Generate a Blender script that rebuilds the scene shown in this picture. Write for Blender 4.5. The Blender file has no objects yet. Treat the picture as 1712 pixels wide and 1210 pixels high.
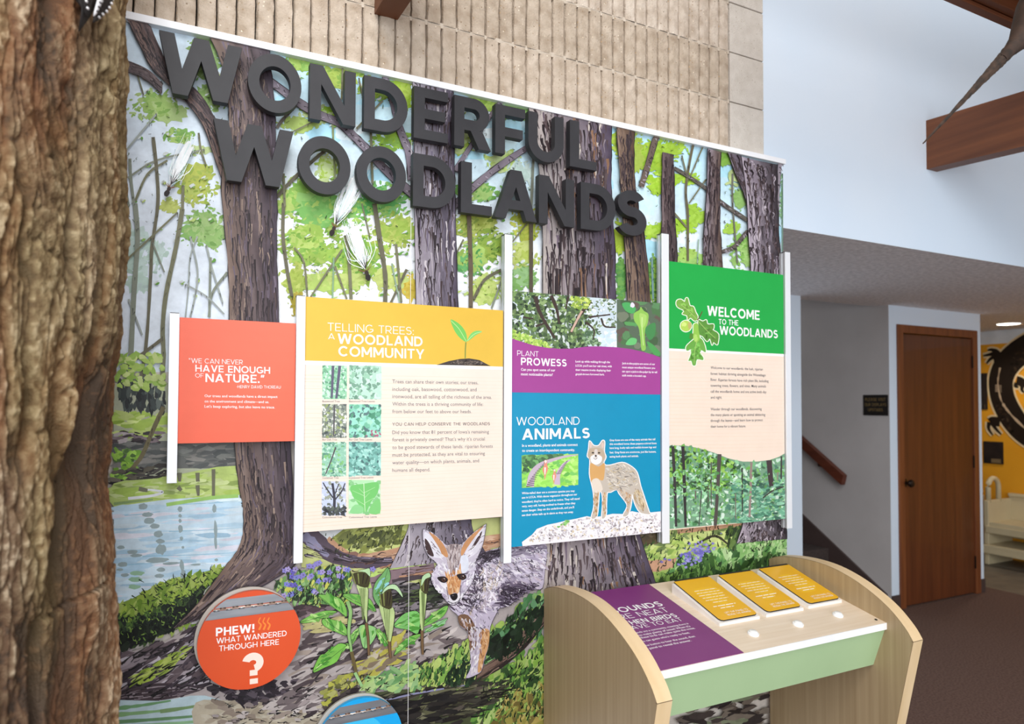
import bpy, bmesh, math, random
import numpy as np
from mathutils import Vector, Matrix

random.seed(7)
RNG = np.random.default_rng(7)
scene = bpy.context.scene
COL = scene.collection

# ---------------------------------------------------------------- camera
# x runs along the mural to the right, y into the wall (mural face is y = 0), z up; metres.
YAW, PITCH, ROLL = math.radians(26.43), math.radians(1.576), math.radians(.2054)
FPX, CX, CY = 1141., 856., 641.4
CAM = np.array([0., -1.9, 1.51])
_f = np.array([math.sin(YAW)*math.cos(PITCH), math.cos(YAW)*math.cos(PITCH), math.sin(PITCH)])
_r0 = np.array([math.cos(YAW), -math.sin(YAW), 0.]); _u0 = np.cross(_r0, _f)
_r = _r0*math.cos(ROLL) + _u0*math.sin(ROLL); _u = -_r0*math.sin(ROLL) + _u0*math.cos(ROLL)
cam_data = bpy.data.cameras.new('camera')
cam_data.sensor_width = 36.; cam_data.lens = 36.*FPX/1712.
cam_data.shift_y = (CY - 605.)/1712.
cam_data.dof.use_dof = True; cam_data.dof.focus_distance = 1.98; cam_data.dof.aperture_fstop = 3.0
cam_data.clip_start = .02
cam = bpy.data.objects.new('camera', cam_data); COL.objects.link(cam)
cam.matrix_world = Matrix(((_r[0], _u[0], -_f[0], CAM[0]), (_r[1], _u[1], -_f[1], CAM[1]), (_r[2], _u[2], -_f[2], CAM[2]), (0, 0, 0, 1)))
scene.camera = cam

def ray(x, y): return _f + _r*(x - CX)/FPX - _u*(y - CY)/FPX
def onY(x, y, Y): d = ray(x, y); return CAM + d*((Y - CAM[1])/d[1])
def onX(x, y, X): d = ray(x, y); return CAM + d*((X - CAM[0])/d[0])
def onZ(x, y, Z): d = ray(x, y); return CAM + d*((Z - CAM[2])/d[2])
def onT(x, y, z0=.919, k=.21):                       # the console's sloping desk z = z0 + k*y
    d = ray(x, y); return CAM + d*((z0 + k*CAM[1] - CAM[2])/(d[2] - k*d[1]))

# ---------------------------------------------------------------- light
world = bpy.data.worlds.new('daylight'); scene.world = world; world.use_nodes = True
bg = world.node_tree.nodes['Background']; bg.inputs[0].default_value = (.80, .90, 1., 1); bg.inputs[1].default_value = .35
def area(name, loc, aim, sx, sy, power, col=(1, 1, 1)):
    l = bpy.data.lights.new(name, 'AREA'); l.shape = 'RECTANGLE'; l.size = sx; l.size_y = sy; l.energy = power; l.color = col
    o = bpy.data.objects.new(name, l); COL.objects.link(o); o.location = loc
    o.rotation_euler = (Vector(aim) - Vector(loc)).to_track_quat('-Z', 'Y').to_euler(); return o
area('window_daylight_back', (-.6, -5.0, 2.5), (.9, 0, 1.4), 4.6, 4.2, 305, (.96, .985, 1.))
area('overhead_desk_fill', (-.2, -2.9, 4.4), (1.5, -.3, .9), 1.6, 1.6, 110, (1., .99, .97))  # unseen overhead lamp, added to brighten the sloping desk
area('low_soffit_fill', (3.2, -5.0, 1.1), (4.6, .9, 2.1), 3.0, 1.5, 60, (.96, .98, 1.))  # unseen low lamp, added to lift the low ceiling and door wall
scene.view_settings.view_transform = 'Standard'; scene.view_settings.look = 'None'
scene.view_settings.gamma = 1.; scene.view_settings.exposure = -.27; scene.view_settings.use_curve_mapping = False

# ---------------------------------------------------------------- helpers
def lin(c):
    c = np.asarray(c, float)/255.
    return np.where(c <= .04045, c/12.92, ((c + .055)/1.055)**2.4)
def rgba(c): return (*[float(v) for v in lin(c)], 1.)

MATS = {}
def mat(name, c, rough=.6, c2=None, scale=(8, 8, 8), detail=4., lo=.35, hi=.65, bump=0., bscale=60., metal=0., spec=.5, emit=0., coat=0.):
    """principled material; c2 = second colour blended in by a stretched noise, bump = fine relief"""
    if name in MATS: return MATS[name]
    m = bpy.data.materials.new(name); m.use_nodes = True; nt = m.node_tree; b = nt.nodes['Principled BSDF']
    b.inputs['Roughness'].default_value = rough; b.inputs['Metallic'].default_value = metal
    b.inputs['Specular IOR Level'].default_value = spec; b.inputs['Coat Weight'].default_value = coat
    tc = nt.nodes.new('ShaderNodeTexCoord')
    mp = nt.nodes.new('ShaderNodeMapping'); mp.inputs['Scale'].default_value = scale
    nt.links.new(tc.outputs['Object'], mp.inputs['Vector'])
    nz = nt.nodes.new('ShaderNodeTexNoise'); nz.inputs['Detail'].default_value = detail; nz.inputs['Scale'].default_value = 1.
    nt.links.new(mp.outputs[0], nz.inputs['Vector'])
    rp = nt.nodes.new('ShaderNodeValToRGB'); rp.color_ramp.elements[0].position = lo; rp.color_ramp.elements[1].position = hi
    if c2 is None: c2 = tuple(min(255, v*1.05 + 2) for v in c)
    rp.color_ramp.elements[0].color = rgba(c); rp.color_ramp.elements[1].color = rgba(c2)
    nt.links.new(nz.outputs['Fac'], rp.inputs[0]); nt.links.new(rp.outputs[0], b.inputs['Base Color'])
    if emit: b.inputs['Emission Color'].default_value = rgba(c); b.inputs['Emission Strength'].default_value = emit
    if bump:
        n2 = nt.nodes.new('ShaderNodeTexNoise'); n2.inputs['Scale'].default_value = bscale; n2.inputs['Detail'].default_value = 3.
        nt.links.new(tc.outputs['Object'], n2.inputs['Vector'])
        bp = nt.nodes.new('ShaderNodeBump'); bp.inputs['Strength'].default_value = bump; bp.inputs['Distance'].default_value = .004
        nt.links.new(n2.outputs['Fac'], bp.inputs['Height']); nt.links.new(bp.outputs[0], b.inputs['Normal'])
    MATS[name] = m; return m

def paint_mat(name, rough, wash=.10, scale=38., bump=.15):
    """printed artwork: colour attribute of the flat shapes, gently mottled like watercolour on paper"""
    m = bpy.data.materials.new(name); m.use_nodes = True; nt = m.node_tree; b = nt.nodes['Principled BSDF']
    at = nt.nodes.new('ShaderNodeAttribute'); at.attribute_name = 'paint'
    tc = nt.nodes.new('ShaderNodeTexCoord')
    nz = nt.nodes.new('ShaderNodeTexNoise'); nz.inputs['Scale'].default_value = scale; nz.inputs['Detail'].default_value = 5.; nz.inputs['Roughness'].default_value = .65
    nt.links.new(tc.outputs['Object'], nz.inputs['Vector'])
    mr = nt.nodes.new('ShaderNodeMapRange'); mr.inputs[1].default_value = .25; mr.inputs[2].default_value = .75
    mr.inputs[3].default_value = 1 - wash; mr.inputs[4].default_value = 1 + wash
    nt.links.new(nz.outputs['Fac'], mr.inputs[0])
    mx = nt.nodes.new('ShaderNodeVectorMath'); mx.operation = 'SCALE'
    nt.links.new(at.outputs['Color'], mx.inputs[0]); nt.links.new(mr.outputs[0], mx.inputs['Scale'])
    nt.links.new(mx.outputs[0], b.inputs['Base Color'])
    b.inputs['Roughness'].default_value = rough; b.inputs['Specular IOR Level'].default_value = .22
    if bump:
        n2 = nt.nodes.new('ShaderNodeTexNoise'); n2.inputs['Scale'].default_value = 420.
        nt.links.new(tc.outputs['Object'], n2.inputs['Vector'])
        bp = nt.nodes.new('ShaderNodeBump'); bp.inputs['Strength'].default_value = bump; bp.inputs['Distance'].default_value = .0006
        nt.links.new(n2.outputs['Fac'], bp.inputs['Height']); nt.links.new(bp.outputs[0], b.inputs['Normal'])
    MATS[name] = m; return m

def link(name, me, m=None, parent=None, loc=None):
    o = bpy.data.objects.new(name, me); COL.objects.link(o)
    if m is not None and me is not None and not me.materials: me.materials.append(m)
    if parent is not None: o.parent = parent
    if loc is not None: o.location = loc
    return o
def tag(o, label=None, cat=None, group=None, kind=None):
    if label: o['label'] = label
    if cat: o['category'] = cat
    if group: o['group'] = group
    if kind: o['kind'] = kind
    return o
def thing(name, label, cat, group=None, kind=None, loc=(0, 0, 0)):
    o = bpy.data.objects.new(name, None); COL.objects.link(o); o.empty_display_size = .05; o.location = loc
    return tag(o, label, cat, group, kind)

def mesh(name, v, f, smooth=False):
    me = bpy.data.meshes.new(name); me.from_pydata([tuple(map(float, p)) for p in v], [], f); me.update()
    if smooth: me.polygons.foreach_set('use_smooth', [True]*len(me.polygons))
    return me
def bm_mesh(name, bm, smooth=False):
    bmesh.ops.recalc_face_normals(bm, faces=bm.faces)
    me = bpy.data.meshes.new(name); bm.to_mesh(me); bm.free()
    if smooth: me.polygons.foreach_set('use_smooth', [True]*len(me.polygons))
    return me
def bm_box(bm, a, b, bevel=0.):
    a = Vector(a); b = Vector(b); n = bmesh.ops.create_cube(bm, size=1.)['verts']
    for v in n: v.co = Vector(((a[i] + b[i])/2 + v.co[i]*(b[i] - a[i]) for i in range(3)))
    if bevel:
        e = list({e for v in n for e in v.link_edges}); bmesh.ops.bevel(bm, geom=e, offset=bevel, segments=2, affect='EDGES', profile=.5)
def box(name, a, b, m, parent=None, bevel=0.):
    bm = bmesh.new(); bm_box(bm, a, b, bevel); return link(name, bm_mesh(name, bm), m, parent)
def boxes(name, lst, m, parent=None, bevel=0.):
    bm = bmesh.new()
    for a, b in lst: bm_box(bm, a, b, bevel)
    return link(name, bm_mesh(name, bm), m, parent)
def prism(name, pts3, d, m, parent=None):
    """closed polygon of 3D points extruded by the vector d"""
    n = len(pts3); v = [Vector(p) for p in pts3] + [Vector(p) + Vector(d) for p in pts3]
    f = [list(range(n)), list(range(2*n - 1, n - 1, -1))] + [[i, i + n, (i + 1) % n + n, (i + 1) % n] for i in range(n)]
    bm = bmesh.new(); vs = [bm.verts.new(p) for p in v]
    for q in f: bm.faces.new([vs[i] for i in q])
    return link(name, bm_mesh(name, bm), m, parent)
def tube(name, pts, r, m, parent=None, seg=10, closed=False):
    """round tube through points; r is a number or one radius per point"""
    P = [Vector(p) for p in pts]; n = len(P); R = [r]*n if np.isscalar(r) else list(r); V = []; F = []
    up = Vector((0, 0, 1))
    for i, p in enumerate(P):
        t = (P[min(i + 1, n - 1)] - P[max(i - 1, 0)]).normalized()
        a = t.cross(up if abs(t.z) < .95 else Vector((1, 0, 0))).normalized(); b = t.cross(a)
        for k in range(seg):
            q = 2*math.pi*k/seg; V.append(p + (a*math.cos(q) + b*math.sin(q))*R[i])
    for i in range(n - 1):
        for k in range(seg): F.append((i*seg + k, i*seg + (k + 1) % seg, (i + 1)*seg + (k + 1) % seg, (i + 1)*seg + k))
    F += [tuple(range(seg - 1, -1, -1)), tuple(range((n - 1)*seg, n*seg))]
    return link(name, mesh(name, V, F, True), m, parent)
def lathe(name, prof, m, parent=None, seg=24, axis='z', loc=(0, 0, 0), rot=None):
    """profile [(r, h)...] turned round an axis"""
    V = []; F = []; n = len(prof)
    for r, h in prof:
        for k in range(seg):
            q = 2*math.pi*k/seg; V.append((r*math.cos(q), r*math.sin(q), h))
    for i in range(n - 1):
        for k in range(seg): F.append((i*seg + k, i*seg + (k + 1) % seg, (i + 1)*seg + (k + 1) % seg, (i + 1)*seg + k))
    F += [tuple(range(seg - 1, -1, -1)), tuple(range((n - 1)*seg, n*seg))]
    if axis == 'y': V = [(x, -z, y) for x, y, z in V]
    if axis == 'x': V = [(z, y, -x) for x, y, z in V]
    if rot is not None: V = [rot @ Vector(p) for p in V]
    V = [Vector(p) + Vector(loc) for p in V]
    bm = bmesh.new(); vs = [bm.verts.new(p) for p in V]
    for q in F:
        try: bm.faces.new([vs[i] for i in q])
        except ValueError: pass
    bmesh.ops.remove_doubles(bm, verts=bm.verts, dist=1e-6)
    me = bm_mesh(name, bm, True); o = link(name, me, m, parent)
    try: me.set_sharp_from_angle(angle=.7)
    except Exception: pass
    return o

# ---------------------------------------------------------------- stroke alphabet (geometric capitals)
def glyph(ch, w):
    R = lambda a, b, c, d: [(a, b), (c, b), (c, d), (a, d)]
    t = w*1.13
    Pq = lambda xb, xt, y0=0., y1=1., q=None: [(xb, y0), (xb + (q or t), y0), (xt + (q or t), y1), (xt, y1)]
    def arc(cx, cy, rx, ry, a0, a1, n=None):
        n = n or max(4, int(abs(a1 - a0)/8)); q = [math.radians(a0 + (a1 - a0)*i/n) for i in range(n + 1)]
        return [[(cx + rx*math.cos(p), cy + ry*math.sin(p)) for p in q] + [(cx + (rx - w)*math.cos(p), cy + (ry - w)*math.sin(p)) for p in q[::-1]]]
    h = w*.88
    if ch == 'A': W = .96; return W, [Pq(0, W/2 - t/2), Pq(W - t, W/2 - t/2), R(.2, .2, W - .2, .2 + h)]
    if ch == 'B': W = .76; return W, [R(0, 0, w, 1), R(0, 0, .45, h), R(0, 1 - h, .42, 1), R(0, .5 - h*.4, .45, .5 + h*.5)] + arc(.42, .745, .29, .255, -90, 90) + arc(.45, .275, W - .45, .275, -90, 90)
    if ch == 'C': W = .93; return W, arc(.5, .5, .5, .51, 42, 318)
    if ch == 'D': W = .88; return W, [R(0, 0, w, 1), R(w*.98, 0, .381, w), R(w*.98, 1 - w, .381, 1)] + arc(.38, .5, W - .38, .5, -90, 90)
    if ch == 'E': W = .68; return W, [R(0, 0, w, 1), R(w*.98, 0, W, h), R(w*.98, 1 - h, W, 1), R(w*.98, .5 - h/2, W*.92, .5 + h/2)]
    if ch == 'F': W = .67; return W, [R(0, 0, w, 1), R(w*.98, 1 - h, W, 1), R(w*.98, .46 - h/2, W*.92, .46 + h/2)]
    if ch == 'G': W = .97; return W, arc(.5, .5, .5, .51, 45, 330) + [R(.55, .45 - h*.6, W, .45 + h*.4), R(W - w, .18, W, .45)]
    if ch == 'H': W = .84; return W, [R(0, 0, w, 1), R(W - w, 0, W, 1), R(0, .5 - h/2, W, .5 + h/2)]
    if ch == 'I': return w, [R(0, 0, w, 1)]
    if ch == 'J': W = .58; return W, [R(W - w, .3, W, 1)] + arc(W - .3, .3, .3, .31, 200, 360)
    if ch == 'K': W = .84; return W, [R(0, 0, w, 1), Pq(w*.6, W - t*1.15, .28, 1., t*1.15), Pq(W - t*1.1, .28, 0, .62, t*1.1)]
    if ch == 'L': W = .62; return W, [R(0, 0, w, 1), R(w*.98, 0, W, h)]
    if ch == 'M': W = 1.02; return W, [R(0, 0, w, 1), R(W - w, 0, W, 1), Pq(W/2 - t/2, 0, .22, 1), Pq(W/2 - t/2, W - t, .22, 1)]
    if ch == 'N': W = .88; return W, [[(0, 0), (w, 0), (w, 1 - w/(W - t)), (W - t, 0), (W, 0), (W, 1), (W - w, 1), (W - w, 1 - (W - w - t)/(W - t)), (t, 1), (0, 1)]]
    if ch == 'O': return 1.03, arc(.515, .5, .515, .515, 0, 180, 26) + arc(.515, .5, .515, .515, 180, 360, 26)
    if ch == 'P': W = .76; return W, [R(0, 0, w, 1), R(w*.98, 1 - w, .421, 1), R(w*.98, .34, .421, .34 + w)] + arc(.42, .67, W - .42, .33, -90, 90)
    if ch == 'Q': return 1.03, arc(.515, .5, .515, .515, 0, 180, 26) + arc(.515, .5, .515, .515, 180, 360, 26) + [Pq(.82, .5, -.03, .32)]
    if ch == 'R': W = .8; return W, [R(0, 0, w, 1), R(w*.98, 1 - w, .421, 1), R(w*.98, .34, .45, .34 + w), Pq(W - t*1.1, .34, 0, .36, t*1.1)] + arc(.42, .67, W - .46, .33, -90, 90)
    if ch == 'S':
        W = .74; r1 = .48*(1 + w)/2; r2 = .52*(1 + w)/2
        return W, arc(W/2, 1 - r1, W/2*.93, r1, 28, 270) + arc(W/2, r2, W/2, r2, -150, 90)
    if ch == 'T': W = .74; return W, [R(W/2 - w/2, 0, W/2 + w/2, 1), R(0, 1 - h, W, 1)]
    if ch == 'U': W = .84; return W, [R(0, .4, w, 1), R(W - w, .4, W, 1)] + arc(W/2, .4, W/2, .41, 180, 360)
    if ch == 'V': W = .92; return W, [Pq(W/2 - t/2, 0), Pq(W/2 - t/2, W - t)]
    if ch == 'W':
        W = 1.36; b1, b2 = .26*W - t/2, .74*W - t/2; py = (W/2 - b1 - t)/(W/2 - t/2 - b1); qy = t/(W/2 - t/2)
        return W, [[(0, 1), (b1, 0), (b1 + t, 0), (W/2, py), (b2, 0), (b2 + t, 0), (W, 1), (W - t, 1), (W - (b1 + t - b1*qy), qy), (W/2 + t/2, 1), (W/2 - t/2, 1), (b1 + t - b1*qy, qy), (t, 1)]]
    if ch == 'X': W = .86; return W, [Pq(0, W - t), Pq(W - t, 0)]
    if ch == 'Y': W = .88; return W, [R(W/2 - w/2, 0, W/2 + w/2, .45), Pq(W/2 - t/2, 0, .38), Pq(W/2 - t/2, W - t, .38)]
    if ch == 'Z': W = .76; return W, [R(0, 0, W, h), R(0, 1 - h, W, 1), Pq(0, W - t)]
    if ch == '.': return w*1.1, [R(0, 0, w*1.1, w*1.1)]
    if ch == ':': return w*1.1, [R(0, 0, w*1.1, w*1.1), R(0, .5, w*1.1, .5 + w*1.1)]
    if ch == '!': return w*1.1, [R(0, 0, w*1.1, w*1.05), R(0, w*1.05 + .16, w*1.1, 1)]
    if ch == '-': return .3, [R(0, .38, .3, .38 + h)]
    if ch in '“”': return .34, [Pq(0, .06 if ch == '”' else -.02, .68, 1., w*.8), Pq(.2, .26 if ch == '”' else .18, .68, 1., w*.8)]
    if ch == '?':
        W = .7; return W, arc(.35, .69, .35, .32, -75, 165) + [R(.25, .27, .25 + w*1.05, .45), R(.25, 0, .25 + w*1.1, .17)]
    return .34, []
LEV = []
def word(text, w, gap=.13):
    x = 0.; out = []; LEV.clear()
    for ch in text:
        W, P = glyph(ch, w)
        out += [[(x + a, b) for a, b in q] for q in P]; LEV.extend(range(len(P))); x += W + gap
    return x - gap, out

_font_cache = {}
def body_text(s, bold):
    """outline of a line of body copy from the built-in face, as flat triangles"""
    key = (s, bold)
    if key not in _font_cache:
        cu = bpy.data.curves.new('copy', 'FONT'); cu.body = s; cu.size = 1.; cu.resolution_u = 2; cu.offset = bold
        o = bpy.data.objects.new('copy', cu); COL.objects.link(o)
        dg = bpy.context.evaluated_depsgraph_get(); me = bpy.data.meshes.new_from_object(o.evaluated_get(dg))
        v = np.array([p.co[:2] for p in me.vertices]).reshape(-1, 2); f = [tuple(p.vertices) for p in me.polygons]
        bpy.data.objects.remove(o); bpy.data.curves.remove(cu); bpy.data.meshes.remove(me)
        _font_cache[key] = (v, f)
    return _font_cache[key]

# ---------------------------------------------------------------- flat printed artwork, shape by shape
def smooth_loop(p, k=4):
    p = np.asarray(p, float); n = len(p); out = []
    for i in range(n):
        a, b, c, d = p[i - 1], p[i], p[(i + 1) % n], p[(i + 2) % n]
        for j in range(k):
            t = j/k; out.append(.5*((2*b) + (c - a)*t + (2*a - 5*b + 4*c - d)*t*t + (3*b - a - 3*c + d)*t**3))
    return np.array(out)
def smooth_line(p, k=5):
    p = np.asarray(p, float); q = np.vstack([2*p[0] - p[1], p, 2*p[-1] - p[-2]]); out = []
    for i in range(1, len(q) - 2):
        a, b, c, d = q[i - 1:i + 3]
        for j in range(k):
            t = j/k; out.append(.5*((2*b) + (c - a)*t + (2*a - 5*b + 4*c - d)*t*t + (3*b - a - 3*c + d)*t**3))
    return np.array(out + [p[-1]])
def inside(poly, x, y):
    poly = np.asarray(poly, float); r = np.zeros(len(x), bool); j = len(poly) - 1
    for i in range(len(poly)):
        xi, yi = poly[i]; xj, yj = poly[j]
        c = ((yi > y) != (yj > y)) & (x < (xj - xi)*(y - yi)/(yj - yi + 1e-12) + xi); r ^= c; j = i
    return r
def zoom(x0, y0, s):
    return lambda pts: [(x0 + a/s, y0 + b/s) for a, b in pts]

class Art:
    """layers of flat shapes on one plane; conv(x, y, lift) turns the drawing's coordinates into points"""
    LIFT = 6e-6
    def __init__(self, conv, clamp=None, start=0):
        self.conv = conv; self.clamp = clamp; self.L = start; self.V = []; self.F = []; self.C = []; self.n = 0
    def fork(self): a = Art(self.conv, self.clamp, self.L); return a
    def add(self, pts, faces, cols, layer):
        P = np.asarray(pts, float).reshape(-1, 2); lift = layer*self.LIFT
        Q = self.conv(P[:, 0], P[:, 1], lift)
        if self.clamp is not None: Q = self.clamp(Q)
        self.V.append(Q); self.F += [[i + self.n for i in f] for f in faces]
        c = np.asarray(cols, float); c = np.tile(c, (len(P), 1)) if c.ndim == 1 else c
        self.C.append(c); self.n += len(P)
    def poly(self, pts, col, smooth=0, rough=0., cols=None):
        p = np.asarray(pts, float)
        if smooth: p = smooth_loop(p, smooth)
        if rough: p = p + RNG.normal(0, rough, p.shape)
        self.L += 1; self.add(p, [list(range(len(p)))], col if cols is None else cols, self.L)
    def grad(self, left, right, cl, cr, rows=14, cols=6, noise=6.):
        """strip between two edge lines with colour running across"""
        a = smooth_line(left, 6); b = smooth_line(right, 6); ta = np.linspace(0, len(a) - 1, rows + 1); tb = np.linspace(0, len(b) - 1, rows + 1)
        ip = lambda q, t: np.stack([np.interp(t, range(len(q)), q[:, 0]), np.interp(t, range(len(q)), q[:, 1])], 1)
        A, B = ip(a, ta), ip(b, tb); pts = []; cc = []
        cl, cr = np.asarray(cl, float), np.asarray(cr, float)
        for i in range(rows + 1):
            for j in range(cols + 1):
                s = j/cols; pts.append(A[i]*(1 - s) + B[i]*s); cc.append(np.clip(cl*(1 - s) + cr*s + RNG.normal(0, noise), 0, 255))
        f = [[i*(cols + 1) + j, i*(cols + 1) + j + 1, (i + 1)*(cols + 1) + j + 1, (i + 1)*(cols + 1) + j] for i in range(rows) for j in range(cols)]
        self.L += 1; self.add(pts, f, cc, self.L); return A, B
    def stroke(self, pts, w0, w1, col, k=5, layer=None, wob=0.):
        p = smooth_line(pts, k) if k > 1 else np.asarray(pts, float)
        t = np.gradient(p, axis=0); nrm = np.stack([-t[:, 1], t[:, 0]], 1); nrm /= np.linalg.norm(nrm, axis=1)[:, None] + 1e-9
        w = np.linspace(w0, w1, len(p)); w = w*(1 + wob*RNG.normal(0, 1, len(p))) if wob else w
        v = np.vstack([p + nrm*w[:, None]/2, p - nrm*w[:, None]/2]); n = len(p)
        if layer is None: self.L += 1; layer = self.L
        self.add(v, [[i, i + 1, n + i + 1, n + i] for i in range(n - 1)], col, layer)
    def blob(self, cx, cy, rx, ry, col, ang=0., n=12, jit=.12, layer=None):
        q = np.linspace(0, 2*math.pi, n, endpoint=False); r = 1 + RNG.normal(0, jit, n)
        x = rx*np.cos(q)*r; y = ry*np.sin(q)*r; c, s = math.cos(ang), math.sin(ang)
        if layer is None: self.L += 1; layer = self.L
        self.add(np.stack([cx + x*c - y*s, cy + x*s + y*c], 1), [list(range(n))], col, layer)
    def dabs(self, region, num, size, cols, aspect=1.6, ang=0., spread=.6, n=7, jit=.22, sub=4, dens=None):
        """many brush dabs inside a polygon region"""
        reg = np.asarray(region, float); lo, hi = reg.min(0), reg.max(0); xs = []; ys = []; got = 0
        while got < num:
            x = RNG.uniform(lo[0], hi[0], num); y = RNG.uniform(lo[1], hi[1], num); k = inside(reg, x, y)
            xs.append(x[k]); ys.append(y[k]); got += k.sum()
        x = np.concatenate(xs)[:num]; y = np.concatenate(ys)[:num]; cols = np.asarray(cols, float)
        q = np.linspace(0, 2*math.pi, n, endpoint=False); m = num; items = []
        sz = RNG.uniform(size[0], size[1], m); a = ang + RNG.normal(0, spread, m); r = 1 + RNG.normal(0, jit, (m, n))
        u = (sz*math.sqrt(aspect))[:, None]*np.cos(q)*r; v = (sz/math.sqrt(aspect))[:, None]*np.sin(q)*r
        ca, sa = np.cos(a)[:, None], np.sin(a)[:, None]
        P = np.stack([x[:, None] + u*ca - v*sa, y[:, None] + u*sa + v*ca], 2)
        c = cols[RNG.integers(0, len(cols), m)]; c = np.clip(c + RNG.normal(0, 7, (m, 1)), 0, 255); f = [list(range(n))]
        self.batch([(P[i], f, c[i]) for i in range(m)])
    def batch(self, items):
        """many small shapes at once; shapes whose boxes touch get different lifts"""
        if not items: return
        lo = np.array([i[0].min(0) for i in items]); hi = np.array([i[0].max(0) for i in items]); n = len(items); lev = np.full(n, -1)
        for k in range(n):
            hit = lev[:k][((lo[:k] <= hi[k]) & (hi[:k] >= lo[k])).all(1)]; used = set(hit.tolist()); v = 0
            while v in used: v += 1
            lev[k] = v
        base = self.L + 1
        for v in range(lev.max() + 1):
            ids = np.nonzero(lev == v)[0]; P = np.concatenate([items[i][0] for i in ids]); C = np.concatenate([np.tile(items[i][2], (len(items[i][0]), 1)) for i in ids]); F = []; o = 0
            for i in ids: F += [[j + o for j in f] for f in items[i][1]]; o += len(items[i][0])
            self.add(P, F, C, base + v)
        self.L = base + int(lev.max())
    def strip(self, pts, w0, w1, k=2, wob=0.):
        p = smooth_line(pts, k) if k > 1 else np.asarray(pts, float)
        t = np.gradient(p, axis=0); nrm = np.stack([-t[:, 1], t[:, 0]], 1); nrm /= np.linalg.norm(nrm, axis=1)[:, None] + 1e-9
        w = np.linspace(w0, w1, len(p)); n = len(p)
        return np.vstack([p + nrm*w[:, None]/2, p - nrm*w[:, None]/2]), [[i, i + 1, n + i + 1, n + i] for i in range(n - 1)]
    def inks(self, region, num, length, width, cols, ang, spread=.3, bend=1.5):
        """pen strokes scattered over a region"""
        reg = np.asarray(region, float); lo, hi = reg.min(0), reg.max(0); items = []; cols = np.asarray(cols, float); n = 0
        while n < num:
            x, y = RNG.uniform(lo[0], hi[0]), RNG.uniform(lo[1], hi[1])
            if not inside(reg, np.array([x]), np.array([y]))[0]: continue
            a = ang + RNG.normal(0, spread); L = RNG.uniform(*length); d = np.array((math.cos(a), math.sin(a))); p = np.array((x, y)); m = p + d*L/2 + RNG.normal(0, bend, 2)
            w = RNG.uniform(*width); P, F = self.strip([p, m, p + d*L], w, w*.2, 3); items.append((P, F, np.clip(cols[RNG.integers(len(cols))] + RNG.normal(0, 5), 0, 255))); n += 1
        self.batch(items)
    def halo(self, pts, r, col):
        """even outline: small discs along a closed line"""
        p = np.asarray(pts, float); p = np.vstack([p, p[:1]]); L = np.concatenate([[0], np.cumsum(np.linalg.norm(np.diff(p, axis=0), axis=1))]); n = max(8, int(L[-1]/(r*.9)))
        t = np.linspace(0, L[-1], n, endpoint=False); c = np.stack([np.interp(t, L, p[:, 0]), np.interp(t, L, p[:, 1])], 1); q = np.linspace(0, 2*math.pi, 8, endpoint=False); ring = np.stack([np.cos(q), np.sin(q)], 1)*r
        self.batch([(k + ring, [list(range(8))], np.asarray(col, float)) for k in c])
    def limit(self, quad, Y):
        """keep what follows inside the upright rectangle spanned by four picture corners"""
        Q = np.array([onY(x, y, Y) for x, y in quad]); self.clamp = rect_clamp(Q[:, 0].min(), Q[:, 0].max(), Q[:, 2].min(), Q[:, 2].max())
    def cluster(self, cx, cy, rx, ry, num, size, cols, **kw):
        q = np.linspace(0, 2*math.pi, 14, endpoint=False)
        self.dabs(np.stack([cx + rx*np.cos(q), cy + ry*np.sin(q)], 1), num, size, cols, **kw)
    def leafy(self, cx, cy, rx, ry, cols, n=26, s=1.):
        """a mass of foliage: a ragged wash with leaf dabs round it"""
        for i in range(4):
            self.blob(cx + RNG.normal(0, rx*.3), cy + RNG.normal(0, ry*.3), rx*RNG.uniform(.4, .75), ry*RNG.uniform(.4, .75), np.clip(np.asarray(cols[i % len(cols)], float) + 6, 0, 255), n=26, jit=.17)
        self.cluster(cx, cy, rx, ry, n, (2.2*s, 6.*s), cols, aspect=2., ang=-.25, spread=.7)
        self.cluster(cx, cy, rx*1.25, ry*1.2, n//3, (1.4*s, 3.4*s), cols, aspect=2.2, ang=-.25, spread=.8)
    def along(self, A, B, num, lw, cols, length=(8, 26), curve=1., margin=.04):
        """bark strokes following a trunk's two edge lines"""
        rows = len(A); cols = np.asarray(cols, float); items = []
        H = np.linalg.norm(A[-1] - A[0])
        for i in range(num):
            s = RNG.uniform(margin, 1 - margin); t0 = RNG.uniform(0, 1); dl = RNG.uniform(*length)/H; pts = []
            for k in range(4):
                t = min(1., t0 + dl*k/3)*(rows - 1); i0 = min(int(t), rows - 2); fr = t - i0
                a = A[i0]*(1 - fr) + A[i0 + 1]*fr; b = B[i0]*(1 - fr) + B[i0 + 1]*fr
                pts.append(a*(1 - s) + b*s + RNG.normal(0, curve, 2)*np.array([1, .2]))
            pts = np.array(pts)
            if np.linalg.norm(pts[-1] - pts[0]) < 2: continue
            w = RNG.uniform(*lw); P, F = self.strip(pts, w, w*.25); items.append((P, F, np.clip(cols[RNG.integers(len(cols))] + RNG.normal(0, 6), 0, 255)))
        self.batch(items)
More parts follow.
